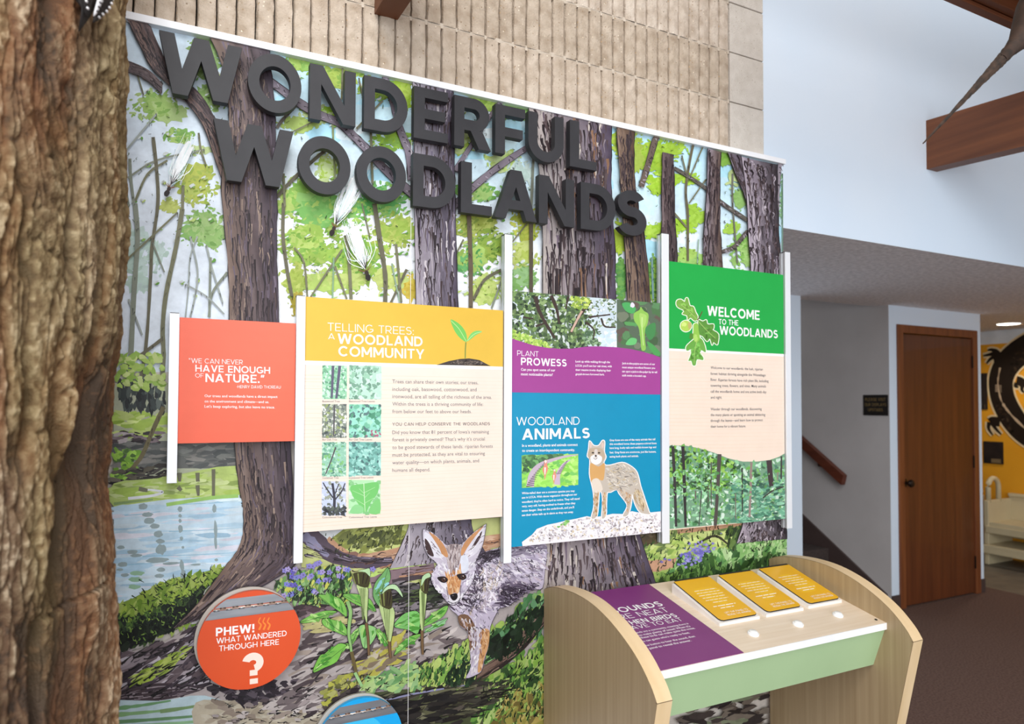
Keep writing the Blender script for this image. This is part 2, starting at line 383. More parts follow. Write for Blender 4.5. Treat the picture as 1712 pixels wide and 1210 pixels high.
    def head(self, text, p0, p1, h, w, col, gap=.13):
        """heading in capitals: baseline from p0 to p1, cap height h at p0"""
        W, polys = word(text, w, gap); self.L += 1; lift = self.L*self.LIFT
        c = lambda p: self.conv(np.array([p[0]]), np.array([p[1]]), lift)[0]
        o, e, up = c(p0), c(p1), c((p0[0], p0[1] - h)); ex = (e - o)/W; ey = up - o
        nv = np.cross(ex, ey); nv = nv/np.linalg.norm(nv); nv = nv if nv @ (CAM - o) > 0 else -nv; lev = list(LEV)
        self.raw([[o + ex*a + ey*b + nv*self.LIFT*lv for a, b in q] for q, lv in zip(polys, lev)], col); self.L += max(lev) + 1
    def raw(self, polys3, col):
        for q in polys3:
            self.V.append(np.array(q)); self.F.append([i + self.n for i in range(len(q))]); self.C.append(np.tile(np.asarray(col, float), (len(q), 1))); self.n += len(q)
    def text(self, s, p0, p1, col, bold=.004, vs=1.):
        v, f = body_text(s, bold); self.L += 1; lift = self.L*self.LIFT
        c = lambda p: self.conv(np.array([p[0]]), np.array([p[1]]), lift)[0]
        o, e = c(p0), c(p1); x0, x1 = v[:, 0].min(), v[:, 0].max(); ex = (e - o)/(x1 - x0); sc = np.linalg.norm(ex)*vs
        t = c((p0[0], p0[1] - (3. if abs(p0[0]) > 5 else -.003))) - o; up = t/np.linalg.norm(t)*sc
        self.V.append(o + (v[:, :1] - x0)*ex + v[:, 1:]*up); self.F += [[i + self.n for i in q] for q in f]
        self.C.append(np.tile(np.asarray(col, float), (len(v), 1))); self.n += len(v)
    def greek(self, p0, p1, h, col):
        """a line of print too small to read: short dashes"""
        p0, p1 = np.array(p0, float), np.array(p1, float); L = np.linalg.norm(p1 - p0); t = 0.; d = (p1 - p0)/L; self.L += 1
        while t < L:
            e = min(L, t + RNG.uniform(2., 6.)*h); self.stroke([p0 + d*t, p0 + d*e], h*.7, h*.7, col, k=1, layer=self.L); t = e + h*.7
    def build(self, name, m, parent=None):
        V = np.concatenate(self.V); C = lin(np.clip(np.concatenate(self.C), 0, 255))
        me = bpy.data.meshes.new(name); me.from_pydata(V.tolist(), [], self.F); me.update()
        at = me.color_attributes.new('paint', 'FLOAT_COLOR', 'POINT')
        at.data.foreach_set('color', np.hstack([C, np.ones((len(C), 1))]).astype(np.float32).ravel())
        return link(name, me, m, parent)
def wall_conv(Y0):
    """photo pixel -> point on the vertical plane y = Y0 (lift moves it off the plane, towards the room)"""
    def conv(x, y, lift):
        d = _f[None] + _r[None]*((x - CX)/FPX)[:, None] - _u[None]*((y - CY)/FPX)[:, None]
        return CAM + d*((Y0 - lift - CAM[1])/d[:, 1])[:, None]
    return conv
def rect_clamp(x0, x1, z0, z1):
    def c(Q): Q = Q.copy(); Q[:, 0] = np.clip(Q[:, 0], x0, x1); Q[:, 2] = np.clip(Q[:, 2], z0, z1); return Q
    return c
# ================================================================ the room
ZC = 2.243                                   # ceiling of the low part beyond the mural
Y_UP, Y_DOOR, X_RET, X_END, X_YEL = .13, 1.37, 4.737, 5.884, 7.35
carpet = mat('brown_carpet', (92, 69, 60), .95, (124, 97, 86), (90, 90, 90), 6., .35, .7, .6, 260.)
white = mat('white_wall_paint', (222, 238, 255), .7, (226, 240, 255), (2, 2, 2), bump=.12, bscale=220.)  # white paint with the blue cast of daylight put into its colour
greywall = mat('shaded_grey_paint', (186, 182, 182), .8, (194, 190, 190), (3, 3, 3), bump=.15, bscale=180.)  # grey partly paints in the weak light on the side-facing wall
soffit = mat('stippled_ceiling', (220, 218, 220), .9, (250, 248, 250), (45, 45, 45), 5., .38, .66, .9, 130.)
rubber = mat('brown_rubber_base', (70, 56, 54), .6)
beamwood = mat('stained_beam_wood', (124, 72, 38), .5, (94, 50, 24), (4, 1.2, 30), 5., .3, .7)
beamwoodx = mat('stained_beam_wood_long', (118, 66, 36), .5, (88, 46, 23), (1.2, 14, 30), 5., .3, .7)
doorwood = mat('door_veneer', (104, 54, 26), .42, (78, 38, 18), (26, 26, 1.4), 6., .3, .72, coat=.15)
doorframe = mat('door_frame_wood', (132, 76, 40), .45, (108, 58, 30), (30, 30, 2.), 5., .3, .7)
tilefloor = mat('grey_floor_tile', (108, 100, 90), .5, (128, 118, 104), (6, 6, 6), 4.)
yellow = mat('yellow_wall_paint', (232, 158, 20), .7, (238, 166, 30), (2, 2, 2), bump=.1, bscale=200.)
mortar = mat('pale_mortar', (205, 193, 178), .95, (188, 176, 160), (30, 30, 30), 5., bump=.5, bscale=150.)
plainwhite = mat('white_plaster', (225, 228, 232), .8)

def struct(o, name=None): o['kind'] = 'structure'; return o
XT = 6.05                                    # carpet ends, tile begins
struct(box('floor', (-3.2, -5.2, -.05), (XT, 4.2, 0), carpet))
fl2 = thing('floor_tiled', 'grey tiled floor beyond the carpet', None, kind='structure')
for i in range(4):
    for j in range(14):
        x = XT + i*.4585; y = -1.6 + j*.4585
        if y < 3.6: box('floor_tile', (x + .002, y + .002, -.05), (x + .4555, y + .4555, -.001 - .0012*RNG.random()), tilefloor, fl2)
box('grout_bed', (XT, -1.6, -.06), (XT + 4*.4585, 3.76, -.006), mat('grout', (90, 84, 78), .9), fl2)

# --- concrete block wall behind the mural: ribbed blocks, smooth quoins
def block_mat(name, a, b, c):
    m = mat(name, a, .95, b, (26, 26, 26), 6., .3, .7, .9, 190.)
    nt = m.node_tree; base = nt.nodes['Principled BSDF']; src = base.inputs['Base Color'].links[0].from_socket
    tc = next(n for n in nt.nodes if n.type == 'TEX_COORD')
    vo = nt.nodes.new('ShaderNodeTexVoronoi'); vo.inputs['Scale'].default_value = 75.; nt.links.new(tc.outputs['Object'], vo.inputs['Vector'])
    rp = nt.nodes.new('ShaderNodeValToRGB'); rp.color_ramp.elements[0].position = .10; rp.color_ramp.elements[1].position = .22
    rp.color_ramp.elements[0].color = (1, 1, 1, 1); rp.color_ramp.elements[1].color = (0, 0, 0, 1); nt.links.new(vo.outputs['Distance'], rp.inputs[0])
    gate = nt.nodes.new('ShaderNodeMath'); gate.operation = 'GREATER_THAN'; gate.inputs[1].default_value = .62
    sp = nt.nodes.new('ShaderNodeSeparateColor'); nt.links.new(vo.outputs['Color'], sp.inputs[0]); nt.links.new(sp.outputs[0], gate.inputs[0])
    ml = nt.nodes.new('ShaderNodeMath'); ml.operation = 'MULTIPLY'; nt.links.new(gate.outputs[0], ml.inputs[0]); nt.links.new(rp.outputs[0], ml.inputs[1])
    r2 = nt.nodes.new('ShaderNodeValToRGB'); e = r2.color_ramp.elements; e[0].color = rgba((120, 105, 92)); e[1].color = rgba((232, 222, 205)); k = e.new(.5); k.color = rgba(c)
    nt.links.new(sp.outputs[1], r2.inputs[0])
    mx = nt.nodes.new('ShaderNodeMix'); mx.data_type = 'RGBA'; nt.links.new(ml.outputs[0], mx.inputs[0]); nt.links.new(src, mx.inputs[6]); nt.links.new(r2.outputs[0], mx.inputs[7])
    nt.links.new(mx.outputs[2], base.inputs['Base Color']); return m
block_mats = [block_mat('ribbed_block_%d' % i, a, b, (222, 184, 130)) for i, (a, b) in enumerate([((172, 155, 136), (208, 194, 178)), ((164, 147, 128), (200, 186, 169)), ((180, 164, 147), (214, 202, 188))])]
quoin = block_mat('smooth_block', (200, 193, 184), (214, 208, 200), (196, 186, 172))
wallm = thing('wall_mural', 'wall of ribbed tan concrete blocks behind the woodland mural', None, kind='structure')
XW1 = 2.058
box('mortar_core', (-1.6, .046, 0), (XW1 - .004, .30, 4.2), mortar, wallm)
def ribbed(seed):
    r = np.random.default_rng(seed); V = []; F = []; nz = 9; P = .0484
    xs = []
    for k in range(8):
        x = k*P; g = .0035 + r.uniform(0, .003)
        xs += [(x, .0), (x + g*.5, .0), (x + g, .010 + r.uniform(-.001, .002)), (x + g + .003, .012), (x + P/2, .0135), (x + P - .004, .012), (x + P - .0005, .009)]
    xs.append((8*P, 0.)); wob = r.normal(0, .0007, nz); nx = len(xs)
    for i in range(nz):
        z = i*.1885/(nz - 1)
        for j, (x, d) in enumerate(xs): V.append((x + (wob[i] if 0 < j < nx - 1 else 0), -d - (r.normal(0, .0008) if d > .005 else 0), z))
    for i in range(nz - 1):
        for j in range(nx - 1): a = i*nx + j; F.append((a, a + 1, a + nx + 1, a + nx))
    return mesh('block', V, F)
rib_meshes = []
for s in range(6):
    me = ribbed(s); me.materials.append(block_mats[s % 3]); rib_meshes.append(me)
JZ = 2.466; nb = 0
for c in range(-2, 5):
    z = JZ + (c - 0)*.1925; off = .0 if c % 2 else .1936
    for k in range(-3, 6):
        x = 1.879 - (k + 1)*.3872 - off + (.1936 if off else 0) + random.uniform(-.002, .002)
        if off and k == -3: pass
        if x < -.75 or x + .3872 > 1.885: continue
        o = link('block', rib_meshes[(c*7 + k*3) % 6], None, wallm, (x, .046, z + .002))
    bead = []
    for i_ in range(40):
        x_ = -.75 + i_*.0658; bead.append(((x_, .0375 - RNG.uniform(0, .0035), z - .005 - RNG.uniform(0, .004)), (x_ + .0658, .047, z + .004 + RNG.uniform(0, .006))))
    boxes('mortar_joint', bead, mortar, wallm, 0.)
    box('quoin_block', (1.884, .032, z + .002), (XW1, .30, z + .1905), quoin, wallm, .002)
# --- white upper wall, low ceiling, door wall, stairs
struct(box('wall_upper', (XW1 - .03, Y_UP, ZC - .0004), (8.2, Y_UP + .12, 4.2), white))
ce = struct(boxes('ceiling', [((XW1 - .6, Y_UP + .0004, ZC - .0006), (8.2, 1.478, ZC + .08)), ((X_RET + .012, 1.478, ZC - .0006), (8.2, 4.2, ZC + .08))], soffit))
wd = thing('wall_door', 'white wall with the brown door', None, kind='structure')
DX0, DX1, DZ = 4.822, 5.822, 2.104
boxes('plaster', [((2.0, Y_DOOR, 0), (3.816, Y_DOOR + .12, ZC)), ((X_RET, Y_DOOR, 0), (DX0, Y_DOOR + .115, ZC)), ((DX1, Y_DOOR, 0), (X_END, Y_DOOR + .12, ZC)), ((DX0, Y_DOOR, DZ), (DX1, Y_DOOR + .12, ZC))], white, wd)
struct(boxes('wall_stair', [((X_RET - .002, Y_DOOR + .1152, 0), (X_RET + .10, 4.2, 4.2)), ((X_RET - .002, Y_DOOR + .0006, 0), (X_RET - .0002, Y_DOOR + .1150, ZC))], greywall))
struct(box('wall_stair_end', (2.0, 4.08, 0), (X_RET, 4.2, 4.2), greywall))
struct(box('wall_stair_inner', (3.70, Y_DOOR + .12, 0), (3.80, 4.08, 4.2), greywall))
struct(box('wall_yellow', (X_YEL, -1.6, 0), (X_YEL + .1, 4.2, ZC - .13), yellow))
struct(box('trim_1', (X_YEL - .004, -1.6, ZC - .13), (X_YEL + .1, 4.2, ZC), plainwhite))
struct(box('wall_corridor_end', (X_END - .9, 4.08, 0), (X_YEL, 4.2, ZC), plainwhite))
struct(box('baseboard_door', (X_RET - .004, Y_DOOR - .008, 0), (DX0, Y_DOOR, .105), rubber))
struct(box('baseboard_corner', (DX1, Y_DOOR - .008, 0), (X_END + .006, Y_DOOR + .12, .105), rubber))
struct(box('wall_left', (-3.2, -5.2, 0), (-3.08, .3, 4.2), plainwhite))
struct(prism('ceiling_upper', [(-3.2, .30, 4.2), (-3.2, -5.2, 5.5), (-3.2, -5.2, 5.6), (-3.2, .30, 4.3)], (11.4, 0, 0), mat('ceiling_boards', (176, 140, 108), .6, (150, 112, 82), (2, 20, 20), 5.)))
struct(box('wall_right', (8.1, -5.2, 0), (8.2, -1.6, 5.), plainwhite))

struct(box('ceiling_stair', (3.70, 1.60, 3.2), (X_RET, 4.2, 3.25), plainwhite))
area('stairwell_fill', (4.28, 3.2, 3.15), (4.28, 3.0, 1.), .7, 1.0, 6, (1., .98, .95))  # unseen lamp, added to brighten the dark stairwell
# --- door
dr = thing('door_1', 'brown wooden door in the white wall beyond the console', None, kind='structure')
fw = .062
boxes('frame', [((DX0, Y_DOOR - .015, 0), (DX0 + fw, Y_DOOR + .1, DZ)), ((DX1 - fw, Y_DOOR - .015, 0), (DX1, Y_DOOR + .1, DZ)), ((DX0 + fw, Y_DOOR - .015, DZ - fw), (DX1 - fw, Y_DOOR + .1, DZ))], doorframe, dr, .003)
slab = box('door_leaf', (DX0 + fw*.45, Y_DOOR - .004, .012), (DX1 - fw, Y_DOOR + .04, DZ - fw - .008), doorwood, dr, .002)
dm = mat('dark_bronze', (52, 42, 36), .35, metal=.8)
kn = onY(1522, 808, Y_DOOR - .05)
lathe('door_knob', [(.004, .0), (.032, .0), (.032, .006), (.012, .010), (.011, .03), (.026, .042), (.029, .055), (.022, .068), (.004, .072)], dm, dr, axis='y', loc=(kn[0], Y_DOOR - .003, kn[2]))
for z in (.25, 1.05, 1.85): box('hinge', (DX1 - fw - .008, Y_DOOR - .014, z - .05), (DX1 - fw + .008, Y_DOOR - .003, z + .05), dm, dr, .003)

# --- stairs going up behind the wall
st = thing('stairs_1', 'dark carpeted stairs going up between grey walls', None, kind='structure')
dark = mat('stair_carpet', (58, 48, 46), .95, (74, 62, 58), (60, 60, 60), 5., bump=.5, bscale=240.)
for i in range(9):
    y = 1.62 + i*.265; box('step', (3.80, y, 0), (X_RET - .022, y + .29, .178*(i + 1)), dark, st, .008)
prism('stringer', [(X_RET - .022, 1.40, 0), (X_RET - .022, 1.40, .11), (X_RET - .022, 2.144, .585), (X_RET - .022, 4.05, 1.80), (X_RET - .022, 4.05, 1.5), (X_RET - .022, 1.75, 0)], (.020, 0, 0), rubber, st)
hr = thing('stair_handrail', 'dark wooden handrail rising along the grey stair wall', 'handrail', loc=(X_RET - .06, 1.72, .9))
def rail_pt(y): return 1.259 + (y - 2.136)*(1.259 - .955)/(2.136 - 1.70)
y0, y1 = 1.70, 4.0
prism('rail', [(X_RET - .085 - (X_RET - .06), y0 - 1.72, rail_pt(y0) - .9), (X_RET - .085 - (X_RET - .06), y1 - 1.72, rail_pt(y1) - .9), (X_RET - .085 - (X_RET - .06), y1 - 1.72, rail_pt(y1) - .965), (X_RET - .085 - (X_RET - .06), y0 + .02 - 1.72, rail_pt(y0) - .975)], (.045, 0, 0), mat('handrail_wood', (104, 52, 34), .45, (80, 38, 24), (20, 3, 20)), hr)
for y in (1.95, 3.0): tube('bracket', [(.062, y - 1.72, rail_pt(y) - .9 - .13), (.01, y - 1.72, rail_pt(y) - .9 - .12), (0, y - 1.72, rail_pt(y) - .9 - .055)], .008, dm, hr)

# --- sign on the stair wall
signm = mat('black_sign_plastic', (26, 23, 22), .4)
a, b, c = onX(1443, 660, X_RET - .008), onX(1484, 660.5, X_RET - .008), onX(1443, 694, X_RET - .008)
sg = thing('wall_sign', 'small black sign with three lines of gold lettering on the grey stair wall', 'sign', loc=(X_RET - .008, 0, 0))
box('plate', (0, b[1], c[2]), (.008, a[1], a[2]), signm, sg, .001)
gold = paint_mat('sign_lettering', .5, .03, bump=0)
def signconv(x, y, lift):
    o = a + (b - a)*0.; return np.stack([np.full(len(x), X_RET - .0085 - lift), a[1] + (b[1] - a[1])*x, c[2] + (a[2] - c[2])*y], 1) - np.array([X_RET - .008, 0, 0])
sa = Art(signconv)
for s, x0, x1, y in (('PLEASE VISIT', .08, .92, .70), ('OUR DISPLAYS', .06, .94, .45), ('UPSTAIRS', .20, .80, .20)):
    W, polys = word(s, .15); sa.L += 8
    for q, lv in zip(polys, list(LEV)): sa.add([(x0 + (x1 - x0)*p/W, y + .15*r) for p, r in q], [list(range(len(q)))], (132, 112, 74), sa.L + lv)
sa.build('lettering', gold, sg)

# --- roof beams overhead
XB = 3.235
for x, w in ((XB, .08), (.509, .07)):
    L = 2.6; s_ = .069
    o = prism('roof_beam', [(0, 0, 0), (0, 0, .237), (0, -L, .237 - s_*L), (0, -L, -s_*L)], (w, 0, 0), beamwood); o.location = (x, Y_UP if x > 2 else .034, 2.64)
    tag(o, 'stained brown roof beam running out from the %s' % ('white upper wall' if x > 2 else 'block wall above the big letters'), 'beam', 'stained roof beams')
# ================================================================ the mural: a printed board with a painted woodland
MX0, MX1, MZ0, MZ1 = -.23, 2.136, .12, 2.448
mural = thing('mural_board', 'large watercolour woodland mural board with trees, pond and fox', 'mural')
box('board', (MX0, .0173, MZ0), (MX1, .026, MZ1), mat('mural_board_edge', (235, 236, 238), .5), mural)
box('top_trim', (MX0, -.003, MZ1), (MX1 + .003, .028, MZ1 + .019), mat('white_trim', (236, 238, 244), .4), mural, .001)
water = paint_mat('watercolour_print', .5, .17, 26., .18)
Mconv = wall_conv(.017); Mclamp = rect_clamp(MX0, MX1, MZ0, MZ1)
art = Art(Mconv, Mclamp)
def cut(name):
    """close the current group of shapes as one printed part and go on above it"""
    global art
    k_ = {'foliage': .88, 'trunk': .95, 'seeds': .98, 'grass': .80, 'stones': .86, 'meadow': .93, 'ground': .86, 'pulpit': .9, 'violets': .88, 'pond': .93, 'fox': .93, 'sapling': .8, 'branch': .95}.get(name.split('_')[1], 1.)
    art.C = [q*k_ for q in art.C]
    o = art.build(name, water, mural); art = Art(Mconv, Mclamp, art.L + 1)
    if name.split('_')[1] in ('sky', 'foliage', 'sapling', 'branch', 'grass', 'stones', 'violets', 'seeds', 'meadow', 'ground'): o['kind'] = 'stuff'
    return o
G_Y, G_M, G_D, G_P, G_B = (178, 205, 88), (134, 186, 92), (92, 150, 66), (206, 226, 158), (168, 214, 72)
G_T, G_G = (150, 200, 158), (186, 208, 196)
OLV, GRY, DRK, BRN = (128, 132, 104), (120, 112, 118), (52, 44, 48), (112, 92, 84)
# ---- sky and far washes
nx, ny = 26, 12; pts = []; cc = []
for j in range(ny + 1):
    for i in range(nx + 1):
        x = 130 + i*(1330 - 130)/nx; y = -10 + j*(640 + 10)/ny
        blue = np.array((186, 224, 240.)); wht = np.array((240, 243, 249.)); lav = np.array((214, 226, 240.))
        k = np.clip((y - 60 - .21*(x - 200))/230, 0, 1); c = blue*(1 - k) + wht*k
        if x < 400: c = c*.25 + lav*.75
        pts.append((x, y)); cc.append(np.clip(c + RNG.normal(0, 5), 0, 255))
art.add(pts, [[j*(nx + 1) + i, j*(nx + 1) + i + 1, (j + 1)*(nx + 1) + i + 1, (j + 1)*(nx + 1) + i] for j in range(ny) for i in range(nx)], cc, art.L)
art.poly([(130, 622), (1330, 622), (1330, 1230), (130, 1230)], (206, 198, 190))
top = lambda x: 34 + .218*(x - 218)
for i in range(34):
    x = RNG.uniform(470, 1300); y = top(x) + RNG.uniform(10, 210); art.blob(x, y, RNG.uniform(14, 42), RNG.uniform(8, 22), [(176, 224, 242), (206, 236, 246), (228, 242, 248)][i % 3], n=20, jit=.16)
for x, y, rx, ry in ((225, 400, 30, 40), (235, 455, 28, 28), (262, 420, 18, 20), (250, 660, 40, 20)): art.leafy(x, y, rx, ry, [(186, 206, 202), (176, 200, 190)], 14)
cut('printed_sky')
# ---- far foliage
F_ALL = [G_Y, G_M, G_P, (194, 214, 112)]
spots = [(345, 95, 36, 34, [(150, 188, 110), (172, 206, 136), (140, 180, 104)], 34), (352, 165, 22, 26, [(176, 208, 136), (150, 190, 104)], 20), (258, 178, 46, 28, [(168, 204, 110), (150, 194, 96), (186, 214, 138)], 46),
 (300, 228, 26, 14, [(176, 210, 112), G_M], 18), (330, 310, 36, 34, [(196, 208, 92), (170, 196, 84), (186, 204, 100)], 46), (345, 380, 38, 36, [(152, 194, 112), (136, 184, 100), (168, 202, 128)], 46), (285, 345, 16, 12, [(196, 208, 110)], 12), (330, 252, 20, 8, [G_P], 10),
 (500, 105, 40, 16, [(150, 196, 96), (176, 208, 104)], 34), (560, 125, 50, 20, [(150, 190, 84), (182, 208, 96)], 44), (640, 150, 42, 16, [(168, 204, 80), (146, 190, 84)], 36), (676, 160, 22, 30, [(168, 206, 64), (186, 214, 90)], 34), (655, 235, 34, 18, [(166, 210, 70), (150, 196, 84)], 34),
 (530, 190, 30, 14, [G_B, G_P], 14), (500, 210, 36, 16, [(186, 212, 112)], 12), (545, 280, 26, 26, [(180, 210, 90), G_P], 20), (500, 330, 44, 40, [(140, 192, 84), (168, 208, 104), (186, 214, 112)], 60), (565, 355, 60, 34, [(126, 190, 96), (152, 204, 112), (176, 212, 104)], 80), (640, 335, 44, 30, [(96, 180, 92), (130, 196, 110), (160, 208, 104)], 60),
 (520, 410, 56, 34, [(158, 196, 84), (136, 184, 78), (186, 212, 112)], 80), (600, 430, 56, 40, [(160, 200, 84), (182, 212, 104), (136, 188, 84)], 80), (660, 390, 36, 36, [(190, 208, 104), (166, 196, 84)], 50), (560, 470, 60, 24, [(204, 222, 130), (184, 212, 110)], 40), (490, 470, 22, 34, [(190, 206, 104), (170, 192, 84)], 30), (500, 512, 12, 26, [(190, 176, 70)], 14), (685, 480, 14, 26, [(226, 204, 84), (216, 190, 70)], 12), (650, 470, 30, 26, [(206, 222, 130)], 20),
 (745, 200, 20, 30, [(152, 186, 84), (176, 202, 96)], 20), (800, 175, 36, 14, [(146, 180, 76), (170, 200, 96)], 28), (870, 185, 34, 16, [(138, 190, 96), (160, 206, 118)], 26), (770, 240, 20, 22, [G_P, G_Y], 16), (840, 270, 30, 20, [(190, 216, 120), G_P], 20), (800, 320, 34, 18, [(128, 186, 96), (170, 208, 120)], 28), (870, 290, 22, 30, [(206, 226, 220), (190, 214, 206)], 14),
 (790, 375, 40, 22, [(168, 184, 80), (140, 166, 72), (190, 204, 104)], 46), (820, 410, 34, 30, [(150, 182, 76), (176, 200, 92), (130, 168, 72)], 54), (785, 440, 22, 30, [(112, 186, 110), (180, 214, 112)], 34), (815, 480, 30, 26, [(184, 212, 104), (204, 222, 130)], 36), (880, 375, 24, 30, [(206, 214, 92), (190, 206, 84)], 36), (875, 430, 26, 24, [(186, 206, 96), (206, 220, 130)], 26), (870, 465, 30, 22, [(136, 186, 104), (160, 204, 140)], 26),
 (1045, 235, 28, 18, [(170, 204, 70), (186, 216, 90)], 34), (1080, 262, 46, 22, [(176, 214, 70), (160, 204, 64)], 54), (1110, 250, 40, 16, [(170, 210, 72)], 34), (1105, 305, 26, 16, [(176, 224, 64), (190, 230, 84)], 30), (1148, 298, 22, 9, [(176, 220, 76)], 16), (1065, 260, 14, 30, [G_Y], 14), (1210, 262, 16, 18, [(140, 190, 80)], 18), (1240, 330, 14, 20, [(160, 206, 120)], 14),
 (1100, 385, 30, 16, [(172, 220, 64), (190, 230, 90)], 40), (1135, 378, 34, 12, [(176, 224, 70)], 34), (1165, 360, 16, 14, [(180, 226, 84)], 16), (1160, 350, 10, 8, [G_B], 8), (1035, 400, 10, 30, [(184, 214, 72)], 20), (1038, 465, 12, 34, [(96, 158, 84), (120, 176, 90)], 28), (1094, 470, 12, 40, [(150, 196, 84), (96, 150, 72)], 34), (1165, 435, 30, 10, [(170, 216, 120)], 18), (1240, 425, 22, 28, [(150, 206, 100), (176, 220, 130)], 30), (1225, 380, 16, 10, [(180, 224, 90)], 12), (1145, 425, 20, 10, [(180, 220, 110)], 12), (1310, 330, 6, 40, [(150, 200, 150)], 12), (1225, 300, 8, 14, [G_P], 8)]
for x, y, rx, ry, cs, n in spots: art.leafy(x, y, rx, ry, cs, int(n*1.5), .8)
for i in range(130):
    x = RNG.uniform(470, 900) if i % 4 else RNG.uniform(215, 375); y = RNG.uniform(330, 500) if i % 2 else RNG.uniform(120, 500);
    if y < top(x) + 8: continue
    art.blob(x + 3, y + 2, RNG.uniform(2, 6), RNG.uniform(1.4, 3), [(110, 168, 74), (146, 190, 92), (196, 220, 130)][i % 3], ang=-.4, n=8, jit=.25); art.blob(x, y, RNG.uniform(2, 6), RNG.uniform(1.2, 2.6), (230, 239, 238), ang=-.5, n=9, jit=.25)
for reg_ in ([(470, 120), (690, 160), (690, 500), (470, 500)], [(765, 180), (900, 220), (900, 500), (770, 500)], [(1030, 230), (1300, 280), (1300, 440), (1030, 440)], [(212, 150), (372, 120), (372, 420), (212, 420)]): art.inks(reg_, 80, (2, 6), (.7, 1.8), [(62, 84, 46), (84, 104, 56), (46, 56, 40)], -.6, 1.2)
cut('printed_foliage')
# ---- slender far trees
def sap(pts, w, col, w1=None, ink=True):
    w *= .86
    art.stroke(pts, w, w1 or w*.9, np.asarray(col, float), wob=.05)
    if ink:
        p = smooth_line(pts, 4)
        for i in range(len(p)//2):
            q = p[RNG.integers(len(p))]; art.stroke([q + RNG.normal(0, w*.2, 2), q + np.array([RNG.normal(0, 1), RNG.uniform(3, 9)])], RNG.uniform(.8, 2.), .4, np.asarray(col, float)*.55, k=2)
PALE = (198, 208, 204); SAGE = (164, 172, 156); OL2 = (146, 146, 116); OLD = (128, 124, 102)
for pts, w, c in [
 ([(330, 395), (318, 430), (315, 480), (310, 530)], 3, PALE), ([(345, 410), (355, 450), (372, 505)], 4, PALE), ([(318, 395), (330, 450), (327, 490), (318, 530)], 4, PALE), ([(380, 455), (355, 490), (349, 530)], 5, SAGE), ([(352, 430), (350, 530)], 5, SAGE), ([(310, 475), (345, 495), (375, 525)], 3, PALE), ([(215, 500), (238, 560)], 4, PALE),
 ([(212, 250), (262, 190)], 4, PALE), ([(226, 340), (230, 400), (224, 490), (218, 608), (212, 680)], 10, SAGE), ([(214, 297), (262, 268), (342, 250)], 4, SAGE), ([(226, 336), (247, 291), (280, 268)], 5, OL2), ([(217, 265), (219, 300), (224, 340)], 6, SAGE), ([(256, 229), (262, 285), (264, 340), (254, 414), (252, 459), (244, 578), (226, 697)], 7, OLD), ([(305, 349), (294, 414), (278, 489), (272, 548), (273, 608), (262, 720), (240, 782)], 9, OL2), ([(208, 438), (297, 355)], 4, OL2), ([(208, 614), (240, 590), (272, 566)], 7, OLD), ([(332, 222), (336, 250), (344, 275)], 4, OL2), ([(228, 118), (240, 158)], 3, OL2), ([(208, 300), (216, 345)], 4, SAGE), ([(255, 405), (275, 455)], 3, SAGE), ([(306, 310), (305, 350)], 6, OL2),
 ([(474, 340), (473, 393), (479, 444), (488, 495)], 7, OLD), ([(492, 414), (508, 438), (514, 497)], 4, OL2), ([(572, 417), (519, 497)], 4, OL2), ([(578, 393), (583, 429), (587, 500)], 7, OL2), ([(626, 340), (635, 400), (644, 459), (644, 507)], 9, OLD), ([(680, 450), (653, 507)], 5, OLD), ([(662, 408), (671, 505)], 5, OL2), ([(560, 445), (580, 500)], 4, OL2), ([(618, 395), (605, 340)], 3, OL2), ([(784, 355), (787, 444), (787, 515)], 9, (126, 112, 92)), ([(792, 500), (810, 468), (838, 451)], 6, OLD), ([(775, 400), (760, 430)], 3, OL2), ([(888, 350), (888, 490)], 8, (110, 100, 84)), ([(856, 405), (884, 370)], 3, OL2), ([(822, 515), (838, 470)], 4, SAGE), ([(558, 430), (556, 498)], 3, (160, 200, 160)), ([(655, 440), (668, 505)], 3, (176, 206, 176)),
 ([(573, 108), (571, 166)], 4, OL2), ([(620, 220), (623, 306)], 5, OL2), ([(556, 205), (560, 300)], 4, (160, 172, 120)), ([(498, 172), (471, 202), (463, 214)], 7, (132, 124, 112)), ([(462, 330), (498, 291), (545, 250)], 7, (122, 116, 96)), ([(470, 230), (530, 200)], 3, OL2), ([(640, 168), (596, 215)], 4, OL2), ([(600, 130), (612, 190)], 3, OL2), ([(892, 260), (888, 350)], 5, (150, 156, 140)), ([(758, 345), (775, 330)], 4, OL2), ([(474, 290), (476, 345)], 5, OL2),
 ([(1159, 238), (1147, 312), (1150, 360), (1150, 436)], 5, (128, 120, 96)), ([(1175, 245), (1152, 300)], 3, OL2), ([(1225, 290), (1225, 340), (1233, 440)], 3.5, (140, 140, 130)), ([(1180, 300), (1152, 340)], 3, OL2), ([(1118, 345), (1148, 380)], 4, OL2), ([(1090, 430), (1092, 500)], 4, (150, 190, 190)), ([(1309, 290), (1308, 420)], 2.5, (130, 170, 150)), ([(1140, 260), (1150, 300)], 3, OL2), ([(1168, 400), (1166, 440)], 2.5, (180, 214, 190))]:
    sap(pts, w, c)
cut('printed_sapling')
